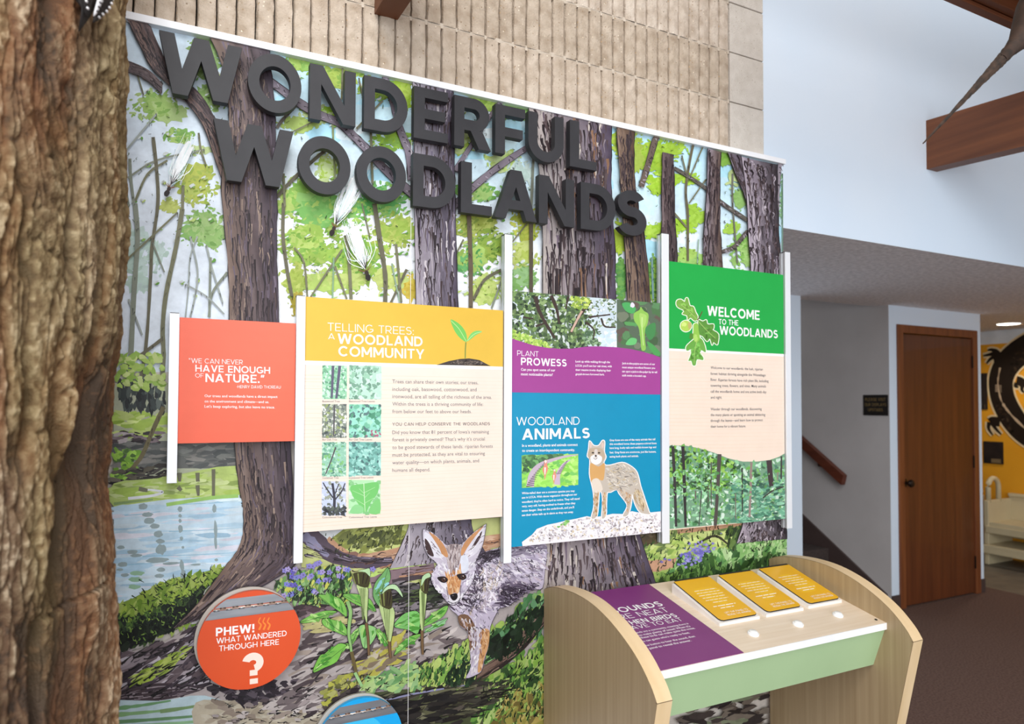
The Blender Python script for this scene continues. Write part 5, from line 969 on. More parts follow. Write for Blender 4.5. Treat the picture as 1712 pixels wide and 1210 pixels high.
a.build('heading', printm, o); a = Art(a.conv, a.clamp, a.L); zt = zoom(640, 610, 6.367); TX = (124, 124, 130)
for s, x1, y0, y1 in (('Trees can share their own stories; our trees,', 1015, 192, 205), ('including oak, basswood, cottonwood, and', 998, 275, 279), ('ironwood, are all telling of the richness of the area.', 1160, 352, 360), ('Within the trees is a thriving community of life:', 1068, 432, 435), ('from below our feet to above our heads.', 945, 512, 512)):
    a.text(s, zt([(102, y0)])[0], zt([(x1, y1)])[0], TX, -.004)
a.build('paragraph', printm, o); a = Art(a.conv, a.clamp, a.L)
for s, x1, y0, y1 in (("Did you know that 81 percent of Iowa's remaining", 1130, 735, 727), ("forest is privately owned? That's why it's crucial", 1085, 813, 803), ('to be good stewards of these lands: riparian forests', 1170, 895, 880), ('must be protected, as they are vital to ensuring', 1087, 975, 957), ('water quality—on which plants, animals, and', 1025, 1057, 1034), ('humans all depend.', 505, 1138, 1130)):
    a.text(s, zt([(102, y0)])[0], zt([(x1, y1)])[0], TX, -.004)
a.head('YOU CAN HELP CONSERVE THE WOODLANDS', zt([(102, 646)])[0], zt([(1140, 640)])[0], 5.2, .13, (110, 108, 112), .2)
a.build('lettering', printm, o)
# -- purple and blue panel
o, a = panel('tall purple and blue panel about plants and woodland animals', (RX[2][1], RX[3][0]), [(856.5, 484.9), (1108.8, 508)], [(855.4, 913.5), (1107.3, 889.7)])
full(a, (30, 146, 188), (8, 144, 186)); zq = zoom(850, 480, 6.577)
wave = [(20, 560), (40, 565), (150, 600), (280, 640), (420, 665), (560, 677), (700, 675), (800, 660), (900, 650), (1000, 650), (1190, 660), (1350, 680), (1500, 715), (1600, 745), (1720, 775)]
a.build('printed_ground', printm, o); a = Art(a.conv, a.clamp, a.L)
a.poly(zq([(20, 0), (1192, 0), (1192, 760), (20, 760)]), (206, 220, 228)); a.dabs(zq([(20, 20), (840, 80), (820, 730), (20, 730)]), 260, (3, 8), [(92, 112, 76), (112, 134, 88), (76, 94, 68)], aspect=1.4, spread=1.5, n=8)
a.dabs(zq([(30, 20), (900, 80), (880, 720), (30, 720)]), 900, (1.2, 4), [(70, 92, 62), (96, 124, 80), (120, 150, 92), (52, 66, 52), (150, 176, 120), (84, 104, 84), (206, 216, 214)], aspect=1.6, spread=1.4, n=6)
a.dabs(zq([(860, 120), (1185, 120), (1185, 440), (880, 480)]), 180, (1., 3), [(120, 140, 110), (96, 116, 84), (150, 170, 130), (206, 222, 236), (230, 238, 244)], aspect=1.6, spread=1.4, n=6); a.dabs(zq([(820, 480), (1000, 470), (1020, 640), (820, 640)]), 110, (1., 3), [(110, 140, 104), (150, 180, 140), (84, 110, 84)], spread=1.4)
a.dabs(zq([(1000, 520), (1185, 480), (1185, 650), (1020, 650)]), 60, (2, 5), [(232, 240, 248), (206, 228, 248)], spread=1.)
for pts, w in (([(300, 100), (330, 240), (400, 380), (510, 560)], 6.), ([(470, 90), (530, 240), (560, 400)], 5.), ([(900, 150), (780, 320), (690, 500)], 5.5), ([(660, 100), (630, 240)], 3), ([(880, 330), (960, 320), (1120, 300)], 3), ([(1020, 340), (1060, 430), (1180, 440)], 3), ([(850, 380), (940, 470), (930, 580)], 2.6), ([(160, 330), (270, 345)], 2.6), ([(300, 430), (400, 400), (460, 450)], 3)): a.stroke(zq(pts), w*1.2, w*.7, (72, 60, 56), wob=.1)
a.stroke(zq([(810, 260), (750, 370), (690, 490)]), 3.6, 3, (206, 176, 160), wob=.15)
a.dabs(zq([(40, 470), (160, 510), (400, 600), (480, 670), (300, 650), (40, 570)]), 130, (1.2, 3), [(176, 206, 96), (150, 190, 84), (200, 222, 130)], spread=1.); a.dabs(zq([(690, 110), (900, 120), (870, 230), (720, 240)]), 70, (1.2, 3.4), [(176, 200, 92), (140, 170, 76), (206, 222, 120)], spread=1.)
a.poly(zq([(1192, 0), (1720, 0), (1720, 800), (1192, 800)]), (94, 110, 92))
for i in range(34): a.blob(*zq([(RNG.uniform(1220, 1690), RNG.uniform(150, 740))])[0], RNG.uniform(5, 11), RNG.uniform(4, 9), [(76, 100, 72), (96, 140, 96), (120, 130, 110), (84, 120, 80), (104, 92, 84)][i % 5], n=14, jit=.12)
for pts, c in (([(1250, 180), (1330, 170), (1400, 230), (1370, 290), (1290, 260)], (84, 172, 100)), ([(1280, 380), (1380, 390), (1420, 420), (1300, 420)], (96, 160, 96)), ([(1500, 460), (1610, 390), (1610, 520), (1550, 580)], (76, 140, 84)), ([(1290, 630), (1340, 560), (1410, 570), (1390, 630)], (110, 196, 120)), ([(1520, 600), (1600, 640), (1680, 740), (1600, 740)], (84, 160, 90))): a.poly(zq(pts), c, smooth=4)
a.poly(zq([(1380, 290), (1440, 250), (1455, 215), (1490, 260), (1540, 300), (1530, 400), (1505, 460), (1500, 560), (1510, 680), (1465, 690), (1450, 560), (1430, 440), (1385, 370)]), (146, 196, 92), smooth=4); a.poly(zq([(1440, 300), (1475, 290), (1520, 320), (1500, 420), (1460, 440)]), (170, 210, 112), smooth=4); a.stroke(zq([(1470, 330), (1470, 460), (1485, 640)]), 2, 1.4, (196, 226, 150)); a.blob(*zq([(1365, 200)])[0], 3.4, 4.2, (226, 220, 240), n=12)
a.build('printed_photographs', printm, o); a = Art(a.conv, a.clamp, a.L)
a.poly(zq(wave + [(1720, 1180), (20, 1155)]), (164, 72, 150)); a.build('purple_band', printm, o); a = Art(a.conv, a.clamp, a.L)
a.head('PLANT', zq([(97, 752)])[0], zq([(332, 763)])[0], 8.8, .10, W_); a.head('PROWESS', zq([(138, 855)])[0], zq([(640, 873)])[0], 12.6, .19, W_)
for s, x0, x1, y0, y1 in (('Can you spot some of our', 138, 515, 917, 926), ('most noticeable plants?', 138, 487, 968, 976)): a.text(s, zq([(x0, y0)])[0], zq([(x1, y1)])[0], W_, .015)
a.build('heading', printm, o); a = Art(a.conv, a.clamp, a.L)
for s, x0, x1, y0, y1 in (('Look up while walking through the', 738, 1117, 826, 834), ("LCCA: you'll see bur oak trees, with", 738, 1137, 872, 880), ('their massive trunks displaying their', 738, 1127, 918, 926), ('grayish-brown furrowed bark.', 738, 1055, 965, 969)): a.text(s, zq([(x0, y0)])[0], zq([(x1, y1)])[0], W_, .015)
a.build('paragraph', printm, o); a = Art(a.conv, a.clamp, a.L)
for s, x0, x1, y0, y1 in (('Jack-in-the-pulpits are some of our', 1250, 1612, 846, 856), ('most unique woodland flowers: you', 1250, 1612, 890, 898), ('can spot a jack-in-the-pulpit by its tall', 1250, 1635, 935, 944), ('stalk inside a hooded cup.', 1250, 1515, 979, 986)): a.text(s, zq([(x0, y0)])[0], zq([(x1, y1)])[0], W_, .015)
a.build('paragraph', printm, o); a = Art(a.conv, a.clamp, a.L)
a.head('WOODLAND', (863.4, 710.8), (969, 709.8), 13.8, .11, W_); a.head('ANIMALS', (873, 735), (986, 732.4), 18.4, .20, W_)
zr = zoom(860, 730, 6.836)
for s, x0, x1, y0, y1 in (('In a woodland, plants and animals connect', 88, 723, 115, 103), ('to create an interdependent community.', 88, 690, 172, 162)): a.text(s, zr([(x0, y0)])[0], zr([(x1, y1)])[0], W_, .018)
a.build('heading', printm, o); a = Art(a.conv, a.clamp, a.L)
for s, x0, x1, y0, y1 in (('White-tailed deer are a common species you may', 85, 690, 657, 628), ('see in LCCA. With dense vegetation throughout our', 85, 717, 707, 668), ("woodland, they're often hard to notice. They will stand", 85, 745, 757, 717), ('very, very still, having evolved to freeze when they', 85, 697, 806, 768), ("sense danger. Step on the underbrush, and you'll", 85, 682, 857, 815), ('see their white tails up in alarm as they run away.', 85, 675, 907, 868)): a.text(s, zr([(x0, y0)])[0], zr([(x1, y1)])[0], W_, .018)
a.build('paragraph', printm, o); a = Art(a.conv, a.clamp, a.L)
for s, x0, x1, y0, y1 in (('Gray foxes are one of the many animals that call', 1088, 1610, 50, 38), ('this woodland home; these peppery-colored foxes', 1088, 1625, 94, 83), ('have long, bushy tails and reddish-brown legs and', 1088, 1620, 139, 128), ('feet. Gray foxes are omnivores, just like humans,', 1088, 1620, 190, 180), ('eating both plants and animals.', 1088, 1420, 237, 229)): a.text(s, zr([(x0, y0)])[0], zr([(x1, y1)])[0], W_, .018)
a.build('paragraph', printm, o); a = Art(a.conv, a.clamp, a.L)
q = zr([(83, 215), (730, 195), (730, 550), (85, 585)]); a.poly(q, (150, 214, 96)); keep = a.clamp; a.limit(zr([(84, 207), (730, 207), (730, 566), (84, 566)]), PY)
a.dabs(zr([(100, 225), (720, 205), (715, 540), (100, 570)]), 220, (2, 6), [(150, 220, 92), (170, 230, 110), (120, 196, 96), (186, 236, 130)], aspect=2, spread=.6); a.dabs(zr([(95, 225), (560, 205), (330, 300), (180, 340), (100, 420)]), 120, (2, 5), [(84, 130, 84), (70, 104, 72), (110, 166, 100)], spread=.8)
a.stroke(zr([(180, 570), (200, 440), (260, 350), (360, 290), (560, 230), (725, 205)]), 13, 1.6, (196, 180, 196)); a.stroke(zr([(490, 548), (500, 430), (560, 320), (640, 260)]), 10, 2, (200, 180, 200))
for t in np.linspace(0, 1, 13): x, y = 180 + 170*t**1.3, 560 - 270*t; a.stroke(zr([(x - 45*(1 - t*.7), y + 8), (x + 45*(1 - t*.7), y - 8)]), 1.8*(1 - t*.6), 1, (84, 70, 84), k=1)
for t in np.linspace(0, 1, 9): x, y = 510 + 90*t, 420 - 140*t; a.stroke(zr([(x - 30*(1 - t*.6), y + 4), (x + 30*(1 - t*.6), y - 4)]), 1.2, 1, (110, 92, 110), k=1)
for x, y, s in ((355, 370, 1.), (456, 450, .75)): a.poly(zr([(x - 14*s, y - 110*s), (x, y - 60*s), (x + 18*s, y - 115*s), (x + 20*s, y - 50*s), (x + 30*s, y), (x + 8*s, y + 60*s), (x - 8*s, y + 125*s), (x - 16*s, y + 60*s), (x - 34*s, y + 5*s), (x - 14*s, y - 50*s)]), (226, 150, 124), smooth=3); a.stroke(zr([(x - 4, y - 20*s), (x - 6, y + 60*s)]), 2.6*s, 1.2, (250, 240, 240)); a.blob(*zr([(x + 2, y - 90*s)])[0], 2*s, 2.4*s, (246, 226, 222), n=8)
a.clamp = keep
grav = [(90, 1206), (200, 1120), (260, 1050), (380, 1005), (480, 980), (600, 960), (700, 935), (820, 905), (900, 915), (1000, 905), (1120, 880), (1250, 880), (1340, 850), (1450, 870), (1550, 870), (1720, 852), (1720, 1300), (90, 1300)]
a.poly(zr(grav), (236, 234, 238), rough=.5); a.dabs(zr([(140, 1190), (280, 1065), (500, 1000), (820, 930), (1330, 880), (1690, 880), (1690, 1100), (900, 1150), (300, 1195)]), 620, (.7, 2.4), [(246, 246, 248), (206, 200, 206), (226, 222, 222), (196, 188, 194), (220, 206, 180), (168, 160, 164)], aspect=1.5, spread=1., n=6)
a.dabs(zr([(160, 1170), (900, 950), (1690, 900), (1690, 1060), (600, 1160)]), 26, (.7, 1.6), [(74, 62, 60)]); a.dabs(zr([(480, 990), (620, 950), (630, 1000), (500, 1030)]), 14, (1, 2.4), [(150, 206, 120), (120, 180, 96)])
fo = [(860, 50), (905, 100), (965, 100), (1005, 45), (1030, 60), (1025, 170), (1045, 230), (1020, 290), (1040, 325), (1100, 325), (1230, 295), (1320, 330), (1390, 390), (1420, 470), (1440, 560), (1480, 680), (1540, 860), (1560, 885), (1450, 870), (1400, 810), (1370, 740), (1345, 650), (1335, 760), (1300, 890), (1240, 905), (1290, 800), (1270, 740), (1200, 650), (1170, 600), (1100, 630), (1060, 640), (1050, 760), (1045, 900), (1000, 930), (1010, 760), (1000, 640), (970, 630), (960, 760), (940, 910), (880, 930), (910, 800), (905, 640), (880, 520), (860, 420), (865, 260), (835, 220), (850, 140)]
P = np.array(zr(fo)); P2 = smooth_loop(P, 3); t = np.roll(P2, -1, 0) - np.roll(P2, 1, 0); nn = np.stack([t[:, 1], -t[:, 0]], 1); nn /= np.linalg.norm(nn, axis=1)[:, None] + 1e-9
a.halo(P2, 1.5, (246, 244, 244)); a.poly(P2, (196, 186, 174))
a.dabs(zr([(1040, 340), (1230, 310), (1390, 400), (1400, 560), (1250, 620), (1080, 600)]), 210, (.7, 2.2), [(206, 200, 190), (176, 168, 158), (150, 142, 134), (220, 212, 200), (196, 180, 150)], aspect=4, ang=.3, spread=.5)
a.poly(zr([(870, 300), (960, 340), (1030, 300), (1030, 420), (1010, 500), (940, 480), (880, 520), (865, 420)]), (214, 166, 104), smooth=3); a.poly(zr([(885, 500), (960, 480), (1010, 600), (950, 640), (905, 620)]), (226, 214, 200), smooth=3); a.dabs(zr([(910, 640), (965, 640), (940, 900), (905, 900)]), 50, (.8, 2), [(196, 156, 110), (170, 132, 92), (214, 190, 156)], aspect=3, ang=1.5, spread=.2); a.dabs(zr([(1005, 640), (1055, 640), (1040, 900), (1008, 900)]), 50, (.8, 2), [(196, 156, 110), (170, 132, 92), (214, 190, 156)], aspect=3, ang=1.5, spread=.2); a.dabs(zr([(1200, 600), (1330, 650), (1320, 780), (1270, 890), (1290, 760)]), 60, (.8, 2), [(190, 150, 110), (166, 142, 120), (206, 190, 170)], aspect=3, ang=1.4, spread=.3); a.dabs(zr([(1380, 600), (1450, 640), (1530, 860), (1440, 840), (1370, 700)]), 80, (.9, 2.4), [(206, 186, 150), (176, 152, 116), (150, 128, 104), (220, 206, 180)], aspect=4, ang=1.2, spread=.2)
a.poly(zr([(850, 150), (890, 130), (980, 130), (1025, 170), (1035, 230), (990, 300), (940, 320), (880, 290), (845, 225)]), (190, 172, 150), smooth=3); a.poly(zr([(870, 230), (920, 200), (945, 200), (1000, 230), (990, 290), (935, 320), (880, 290)]), (240, 238, 238), smooth=3); a.poly(zr([(915, 150), (950, 150), (945, 240), (930, 250), (915, 230)]), (214, 206, 200), smooth=3)
for x in (898, 968): a.blob(*zr([(x, 183)])[0], 2.2, 1.3, (56, 48, 44), n=9, jit=.05)
a.blob(*zr([(930, 218)])[0], 1.7, 1.6, (50, 44, 46), n=9, jit=.05); a.stroke(zr([(905, 238), (925, 258), (950, 240)]), .8, .6, (80, 70, 70))
for x in (872, 1008): a.poly(zr([(x - 14, 75), (x + 2, 68), (x + 16, 90), (x + 6, 125), (x - 10, 120)]), (220, 196, 186), smooth=3)
a.build('printed_photographs', printm, o)
# -- green welcome panel
o, a = panel('green and cream welcome panel with oak leaves and forest photograph, rightmost panel', (RX[3][1], RX[4][0]), [(1119.2, 435.2), (1313.1, 461.1)], [(1120, 885.8), (1314.9, 866.8)])
full(a, (240, 222, 208), (240, 220, 204)); zg = zoom(1115, 470, 8.346); zh = zoom(1110, 590, 4.173)
for i in range(26): y = 600 + i*6.2; a.stroke([(1118, y), (1216, y + .6 + RNG.normal(0, .6)), (1316, y + (690 - y)*.04)], RNG.uniform(.4, 1.), .3, (234, 212, 190), k=3)
a.poly([(1112, 420), (1320, 420)] + zg([(1760, 1022), (-20, 935)]), (40, 168, 76)); a.poly(zg([(-20, 934), (1760, 1022), (1760, 1056), (-20, 966)]), (248, 248, 249)); a.build('printed_ground', printm, o); a = Art(a.conv, a.clamp, a.L)
wv = [(20, 645), (42, 645), (150, 645), (250, 665), (350, 695), (450, 735), (550, 757), (650, 757), (740, 745), (800, 725), (852, 700), (880, 690)]
a.poly(zh(wv + [(880, 1230), (20, 1230)]), (120, 160, 132)); reg = zh([(42, 655), (150, 655), (250, 675), (350, 705), (450, 747), (550, 769), (650, 769), (740, 757), (852, 712), (852, 1190), (42, 1205)])
a.dabs(reg, 900, (1.2, 4.4), [(96, 150, 104), (120, 180, 130), (150, 206, 160), (70, 104, 76), (110, 170, 84), (180, 220, 190), (84, 130, 110), (206, 228, 214)], aspect=1.7, spread=1.2, n=6); a.dabs(zh([(42, 655), (300, 680), (500, 760), (500, 960), (42, 940)]), 300, (1.2, 3.8), [(96, 150, 64), (120, 176, 72), (64, 96, 56), (150, 196, 96), (52, 76, 50)], aspect=1.7, spread=1.2, n=6); a.dabs(zh([(480, 900), (852, 860), (852, 1180), (480, 1190)]), 300, (1.4, 4.6), [(110, 170, 140), (84, 140, 116), (140, 196, 166), (64, 100, 86)], aspect=2.6, ang=-.1, spread=.4, n=6)
for pts, w, c in (([(62, 650), (75, 900), (85, 1212)], 5, (62, 58, 60)), ([(132, 650), (142, 900), (152, 1212)], 5.4, (56, 52, 54)), ([(388, 705), (375, 950), (358, 1205)], 6.4, (84, 78, 76)), ([(545, 800), (548, 1105)], 2.6, (62, 62, 60)), ([(610, 762), (605, 950), (597, 1145)], 4, (150, 130, 126)), ([(733, 748), (750, 930)], 9, (72, 62, 64)), ([(262, 960), (245, 1205)], 1.8, (74, 72, 70)), ([(330, 760), (330, 1060)], 1.8, (90, 86, 80)), ([(500, 980), (500, 1160)], 1.8, (120, 106, 100)), ([(820, 720), (818, 880)], 3, (70, 66, 66)), ([(795, 830), (790, 900)], 2, (150, 130, 120)), ([(690, 1010), (760, 960), (840, 930)], 2.4, (66, 60, 58)), ([(220, 960), (222, 1020)], 2, (110, 96, 90)), ([(310, 920), (310, 1040)], 1.6, (100, 90, 84)), ([(90, 900), (130, 940)], 1.4, (60, 56, 56)), ([(848, 705), (850, 870)], 3, (50, 48, 50))): a.stroke(zh(pts), w, w*.85, c, wob=.06)
a.dabs(zh([(50, 800), (850, 850), (850, 1000), (50, 1000)]), 120, (1, 3), [(130, 190, 130), (150, 206, 140), (96, 150, 90)], spread=1.)
a.build('printed_photographs', printm, o); a = Art(a.conv, a.clamp, a.L)
lf1 = [(130, 300), (150, 262), (200, 255), (248, 288), (262, 240), (292, 240), (320, 340), (370, 355), (400, 430), (430, 490), (420, 540), (380, 550), (330, 510), (290, 540), (280, 480), (215, 455), (240, 410), (150, 360)]
lf2 = [(440, 540), (500, 560), (550, 540), (570, 600), (650, 600), (650, 660), (640, 680), (720, 740), (710, 870), (690, 880), (650, 850), (630, 890), (600, 800), (560, 840), (500, 770), (450, 740), (440, 640)]
lf3 = [(350, 830), (270, 910), (280, 970), (340, 950), (330, 1030), (300, 1110), (340, 1110), (360, 1170), (400, 1170), (420, 1090), (500, 1100), (505, 1060), (460, 1000), (480, 960), (540, 990), (530, 900), (480, 800), (400, 800)]
def rim(p, d):
    p = smooth_loop(np.array(zg(p)), 3); t = np.roll(p, -1, 0) - np.roll(p, 1, 0); n = np.stack([t[:, 1], -t[:, 0]], 1); n /= np.linalg.norm(n, axis=1)[:, None] + 1e-9
    s = np.sum(p[:, 0]*np.roll(p[:, 1], -1) - np.roll(p[:, 0], -1)*p[:, 1]); return p + n*d*(1 if s > 0 else -1)
ac2 = [(375, 600), (430, 590), (445, 700), (460, 800), (410, 855), (368, 800), (368, 680)]
for p in (lf1, lf2, lf3, ac2): a.halo(rim(p, 0), 1.4, (240, 246, 230))
a.blob(*zg([(265, 625)])[0], 10.4, 10.4, (240, 246, 230), n=24, jit=.01); a.blob(*zg([(345, 770)])[0], 4.2, 5.4, (92, 140, 62), n=14)
for p, c in ((lf1, (124, 172, 78)), (lf2, (96, 148, 66)), (lf3, (110, 170, 76))): a.poly(rim(p, 0), c); m = np.mean(zg(p), 0); a.dabs(m + (np.array(zg(p)) - m)*.7, 26, (1, 3), [np.array(c)*.85, np.array(c)*1.12, np.array(c)*.95], aspect=2.4, spread=1.)
a.blob(*zg([(265, 625)])[0], 9.2, 9.2, (176, 208, 92), n=24, jit=.01); a.blob(*zg([(240, 600)])[0], 4, 4, (206, 228, 130), n=14); a.blob(*zg([(318, 620)])[0], 3, 6, (190, 176, 110), n=14); a.poly(rim(ac2, 0), (146, 196, 84)); a.blob(*zg([(400, 790)])[0], 3.4, 6, (176, 216, 110), n=14)
for pts in ([(200, 330), (330, 440), (425, 540)], [(440, 560), (560, 690), (680, 800)], [(420, 820), (390, 960), (380, 1150)]): a.stroke(zg(pts), .9, .6, (176, 206, 120))
a.stroke(zg([(425, 545), (460, 490), (495, 420)]), 1.6, 1.2, (110, 72, 56)); a.build('printed_oak_leaves', printm, o); a = Art(a.conv, a.clamp, a.L)
a.head('WELCOME', zg([(562, 477)])[0], zg([(1293, 541)])[0], 16.4, .20, W_); a.head('TO THE', zg([(722, 600)])[0], zg([(997, 619)])[0], 9., .16, W_); a.head('WOODLANDS', zg([(735, 743)])[0], zg([(1547, 798)])[0], 14.6, .19, W_)
a.build('heading', printm, o); a = Art(a.conv, a.clamp, a.L)
for s, x1, y0, y1 in (('Welcome to our woodlands: the lush, riparian', 690, 110, 122), ('forest habitat thriving alongside the Winnebago', 710, 152, 163), ('River. Riparian forests have rich plant life, including', 730, 194, 204), ('towering trees, flowers, and vines. Many animals', 712, 235, 240), ('call the woodlands home and are active both day', 715, 276, 280), ('and night.', 405, 318, 318)): a.text(s, zh([(326, y0)])[0], zh([(x1, y1)])[0], (112, 111, 116), .004)
a.build('paragraph', printm, o); a = Art(a.conv, a.clamp, a.L)
for s, x1, y0, y1 in (('Wander through our woodlands, discovering', 682, 400, 398), ('the many plants or spotting an animal skittering', 707, 440, 438), ('through the leaves—and learn how to protect', 690, 480, 475), ('their home for a vibrant future.', 572, 521, 518)): a.text(s, zh([(326, y0)])[0], zh([(x1, y1)])[0], (112, 111, 116), .004)
a.build('lettering', printm, o)

# ================================================================ flip discs low on the mural
steel = mat('brushed_steel', (150, 158, 168), .32, (176, 182, 190), (6, 60, 60), 5., metal=.75)
brass = mat('hinge_rod', (226, 206, 190), .35, metal=.4)
DY = -.030
def disc(cx, cy, R, face, label, full_text):
    c0 = onY(cx, cy, DY); o = thing('flip_disc', label, 'disc', 'hinged flip discs', loc=(c0[0], 0, c0[2]))
    lathe('backing_ring', [(R*1.0, .0055), (R*1.005, .014), (R*.96, .0145)], mat('disc_backing', (176, 172, 164), .5), o, 64, 'y', (-.006, 0, .006))
    bm = bmesh.new(); n = 72; hz = .60*R; hz2 = .36*R
    def cap(zlo, zhi):
        p = []; N = 60
        for i in range(N + 1):
            z = zlo + (zhi - zlo)*i/N; p.append((math.sqrt(max(R*R - z*z, 0)), z))
        return p + [(-x, z) for x, z in p[::-1]]
    for nm, zlo, zhi in (('fixed_segment', .71*R, R*.999), ('flap', -R*.999, .69*R)):
        prism(nm, [(x, DY, z) for x, z in cap(zlo, zhi)], (0, .012, 0), face, o)
    hg = prism('hinge_leaf', [(x, DY - .0012, z) for x, z in cap(.51*R, .675*R)], (0, .0010, 0), steel, o)
    prism('hinge_leaf', [(x, DY - .0012, z) for x, z in cap(.725*R, .89*R)], (0, .0010, 0), steel, o)
    w = math.sqrt(R*R - (.70*R)**2); N = 12
    tube('hinge_pin', [(-w, DY - .0025, .70*R), (w, DY - .0025, .70*R)], .0018, brass, o)
    for i in range(N):
        x0 = -w + 2*w*i/N; tube('knuckle', [(x0 + .0006, DY - .002, .686*R + (.028*R if i % 2 else 0)), (x0 + 2*w/N - .0006, DY - .002, .686*R + (.028*R if i % 2 else 0))], .0026, mat('hinge_knuckle', (120, 96, 84), .4, metal=.5) if i % 2 else steel, o, 8)
    return o, c0
Rd = abs(onY(418.7 + 86.5, 1062, DY)[0] - onY(418.7 - 86., 1075, DY)[0])/2
def shift(conv, c0): return lambda x, y, l: conv(x, y, l) - np.array([c0[0], 0, c0[2]])
orange = mat('orange_disc_face', (216, 76, 28), .42, (218, 80, 32)); blue = mat('blue_disc_face', (10, 160, 226), .4)
o, c0 = disc(418.7, 1069.5, Rd, orange, 'orange hinged flip disc asking what wandered through, below the coral panel', True)
zd = zoom(320, 970, 6.05); a = Art(shift(wall_conv(DY), c0), None, 3)
a.head('PHEW!', zd([(248, 566)])[0], zd([(636, 524)])[0], 14.2, .21, W_); a.head('WHAT WANDERED', zd([(254, 642)])[0], zd([(963, 560)])[0], 9.4, .14, W_); a.head('THROUGH HERE', zd([(280, 718)])[0], zd([(886, 648)])[0], 9.4, .14, W_); a.build('lettering', printm, o); a = Art(a.conv, a.clamp, a.L); a.head('?', zd([(512, 1062)])[0], zd([(730, 1032)])[0], 52, .24, (250, 226, 214)); a.build('question_mark', printm, o); a = Art(a.conv, a.clamp, a.L)
for x in (690, 735, 780): a.stroke(zd([(x + 8, 375), (x - 10, 420), (x + 14, 450), (x - 6, 500)]), 1.6, 3.2, (246, 138, 62))
a.build('steam_mark', printm, o)
o, c0 = disc(602, 1241, Rd*.96, blue, 'blue hinged flip disc cut off by the lower edge of the view', False)
a = Art(shift(wall_conv(DY), c0), None, 3); W__ = (64, 190, 240)
a.head('?', (560, 1300), (640, 1290), 100, .24, W__)
a.build('lettering', printm, o)
# ================================================================ sound console in front of the mural
XL, XR, TH = 1.057, 2.031, .046
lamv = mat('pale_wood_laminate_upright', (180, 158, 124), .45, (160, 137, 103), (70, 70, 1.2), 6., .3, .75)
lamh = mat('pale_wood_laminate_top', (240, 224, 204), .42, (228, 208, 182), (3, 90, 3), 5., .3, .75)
edge = mat('pale_wood_edge_band', (232, 206, 166), .4, (222, 194, 150), (20, 4, 4), 4.)
whitelam = mat('white_laminate', (240, 242, 246), .35)
greenlam = mat('pale_green_laminate', (178, 208, 162), .45, (174, 204, 158), (5, 5, 5))
con = thing('exhibit_console', 'pale wood exhibit console with curved sides, purple text panel and yellow flip cards', 'console', loc=(XL, 0, 0))
prof = [(-.0055, .0), (-.0055, .922), (-.05, .940), (-.12, .951), (-.20, .955), (-.28, .949), (-.36, .929), (-.43, .900), (-.49, .865), (-.54, .820), (-.565, .786)]
prof_r = [tuple(p) for p in smooth_line(prof[1:], 4)]
outline = [(-.0055, 0)] + prof_r + [(-.40, 0)]
for x in (0, XR - XL):
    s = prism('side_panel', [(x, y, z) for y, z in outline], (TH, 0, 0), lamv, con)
    V = []; F = []; rim_ = prof_r + [(-.40, 0)]
    for y, z in rim_: V += [(x - .0004, y, z), (x + TH + .0004, y, z)]
    m = np.array([(-.2, .3)]); V = []
    for i, (y, z) in enumerate(rim_):
        p, q = np.array(rim_[max(i - 1, 0)]), np.array(rim_[min(i + 1, len(rim_) - 1)]); t = (q - p)/np.linalg.norm(q - p); nrm = np.array((t[1], -t[0])); nrm = nrm if nrm @ np.array((-1, .6)) > 0 else -nrm
        yy, zz_ = np.array((y, z)) + nrm*.0012; V += [(x - .0003, yy, zz_), (x + TH + .0003, yy, zz_)]
    F = [(2*i, 2*i + 1, 2*i + 3, 2*i + 2) for i in range(len(rim_) - 1)]
    link('edge_band', mesh('edge_band', V, F), edge, s)
    k = prof_r[-1]; box('edge_joint', (x - .0006, k[0] - .0018, k[1] - .0008), (x + TH + .0006, k[0] + .004, k[1] + .0004), mat('dark_joint', (96, 78, 56), .6), s)
def T(x, y, h=0.): return (x - XL, y, .919 + .21*y + h)          # a point on the desk
xa, xb, ya, yb = XL + TH, XR, -.478, -.055
def slabT(name, x0, x1, y0, y1, h0, h1, m, parent=con):
    v = [T(x0, y0, h0), T(x1, y0, h0), T(x1, y1, h0), T(x0, y1, h0)]; return prism(name, v, (0, 0, h1 - h0), m, parent)
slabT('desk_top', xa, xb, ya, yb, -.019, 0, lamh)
slabT('front_strip', xa, xb, ya - .002, ya, -.020, .0004, whitelam)
prism('fascia', [T(xa, ya + .004, -.020), T(xb, ya + .004, -.020), (xb - XL, -.432, .672), (xa - XL, -.432, .672)], (0, .016, .004), greenlam, con)
box('rear_brace', (xa - XL, -.06, .30), (xb - XL, -.044, .86), lamv, con) if False else None
purp = mat('purple_panel', (128, 52, 122), .4, (132, 56, 126))
pp = slabT('purple_text_panel', xa, 1.428, ya + .002, yb, .0001, .0012, purp)
deskprint = paint_mat('desk_print', .45, .02, 12., 0)
def desk_conv(h): return lambda x, y, l: np.stack([x - XL, y, .919 + .21*y + h + l], 1)
class DeskArt(Art): pass
a = Art(desk_conv(.0013), None, 3); a.LIFT = 2e-5
def tp(x, y): p = onT(x, y); return (p[0], p[1])
def dline(txt, pr, wid, h, w):                  # heading that ends at pixel pr; wid, h in metres on the desk
    x1, y1 = tp(*pr); W, polys = word(txt, w); a.L += 8
    for q, lv in zip(polys, list(LEV)): a.add([(x1 - wid + wid*p/W, y1 + h*r) for p, r in q], [list(range(len(q)))], (246, 246, 248), a.L + lv)
zk = zoom(900, 900, 5.707)
def dl(txt, zr_, wid_ref, h, w): dline(txt, zk([zr_])[0], wid_ref, h, w)
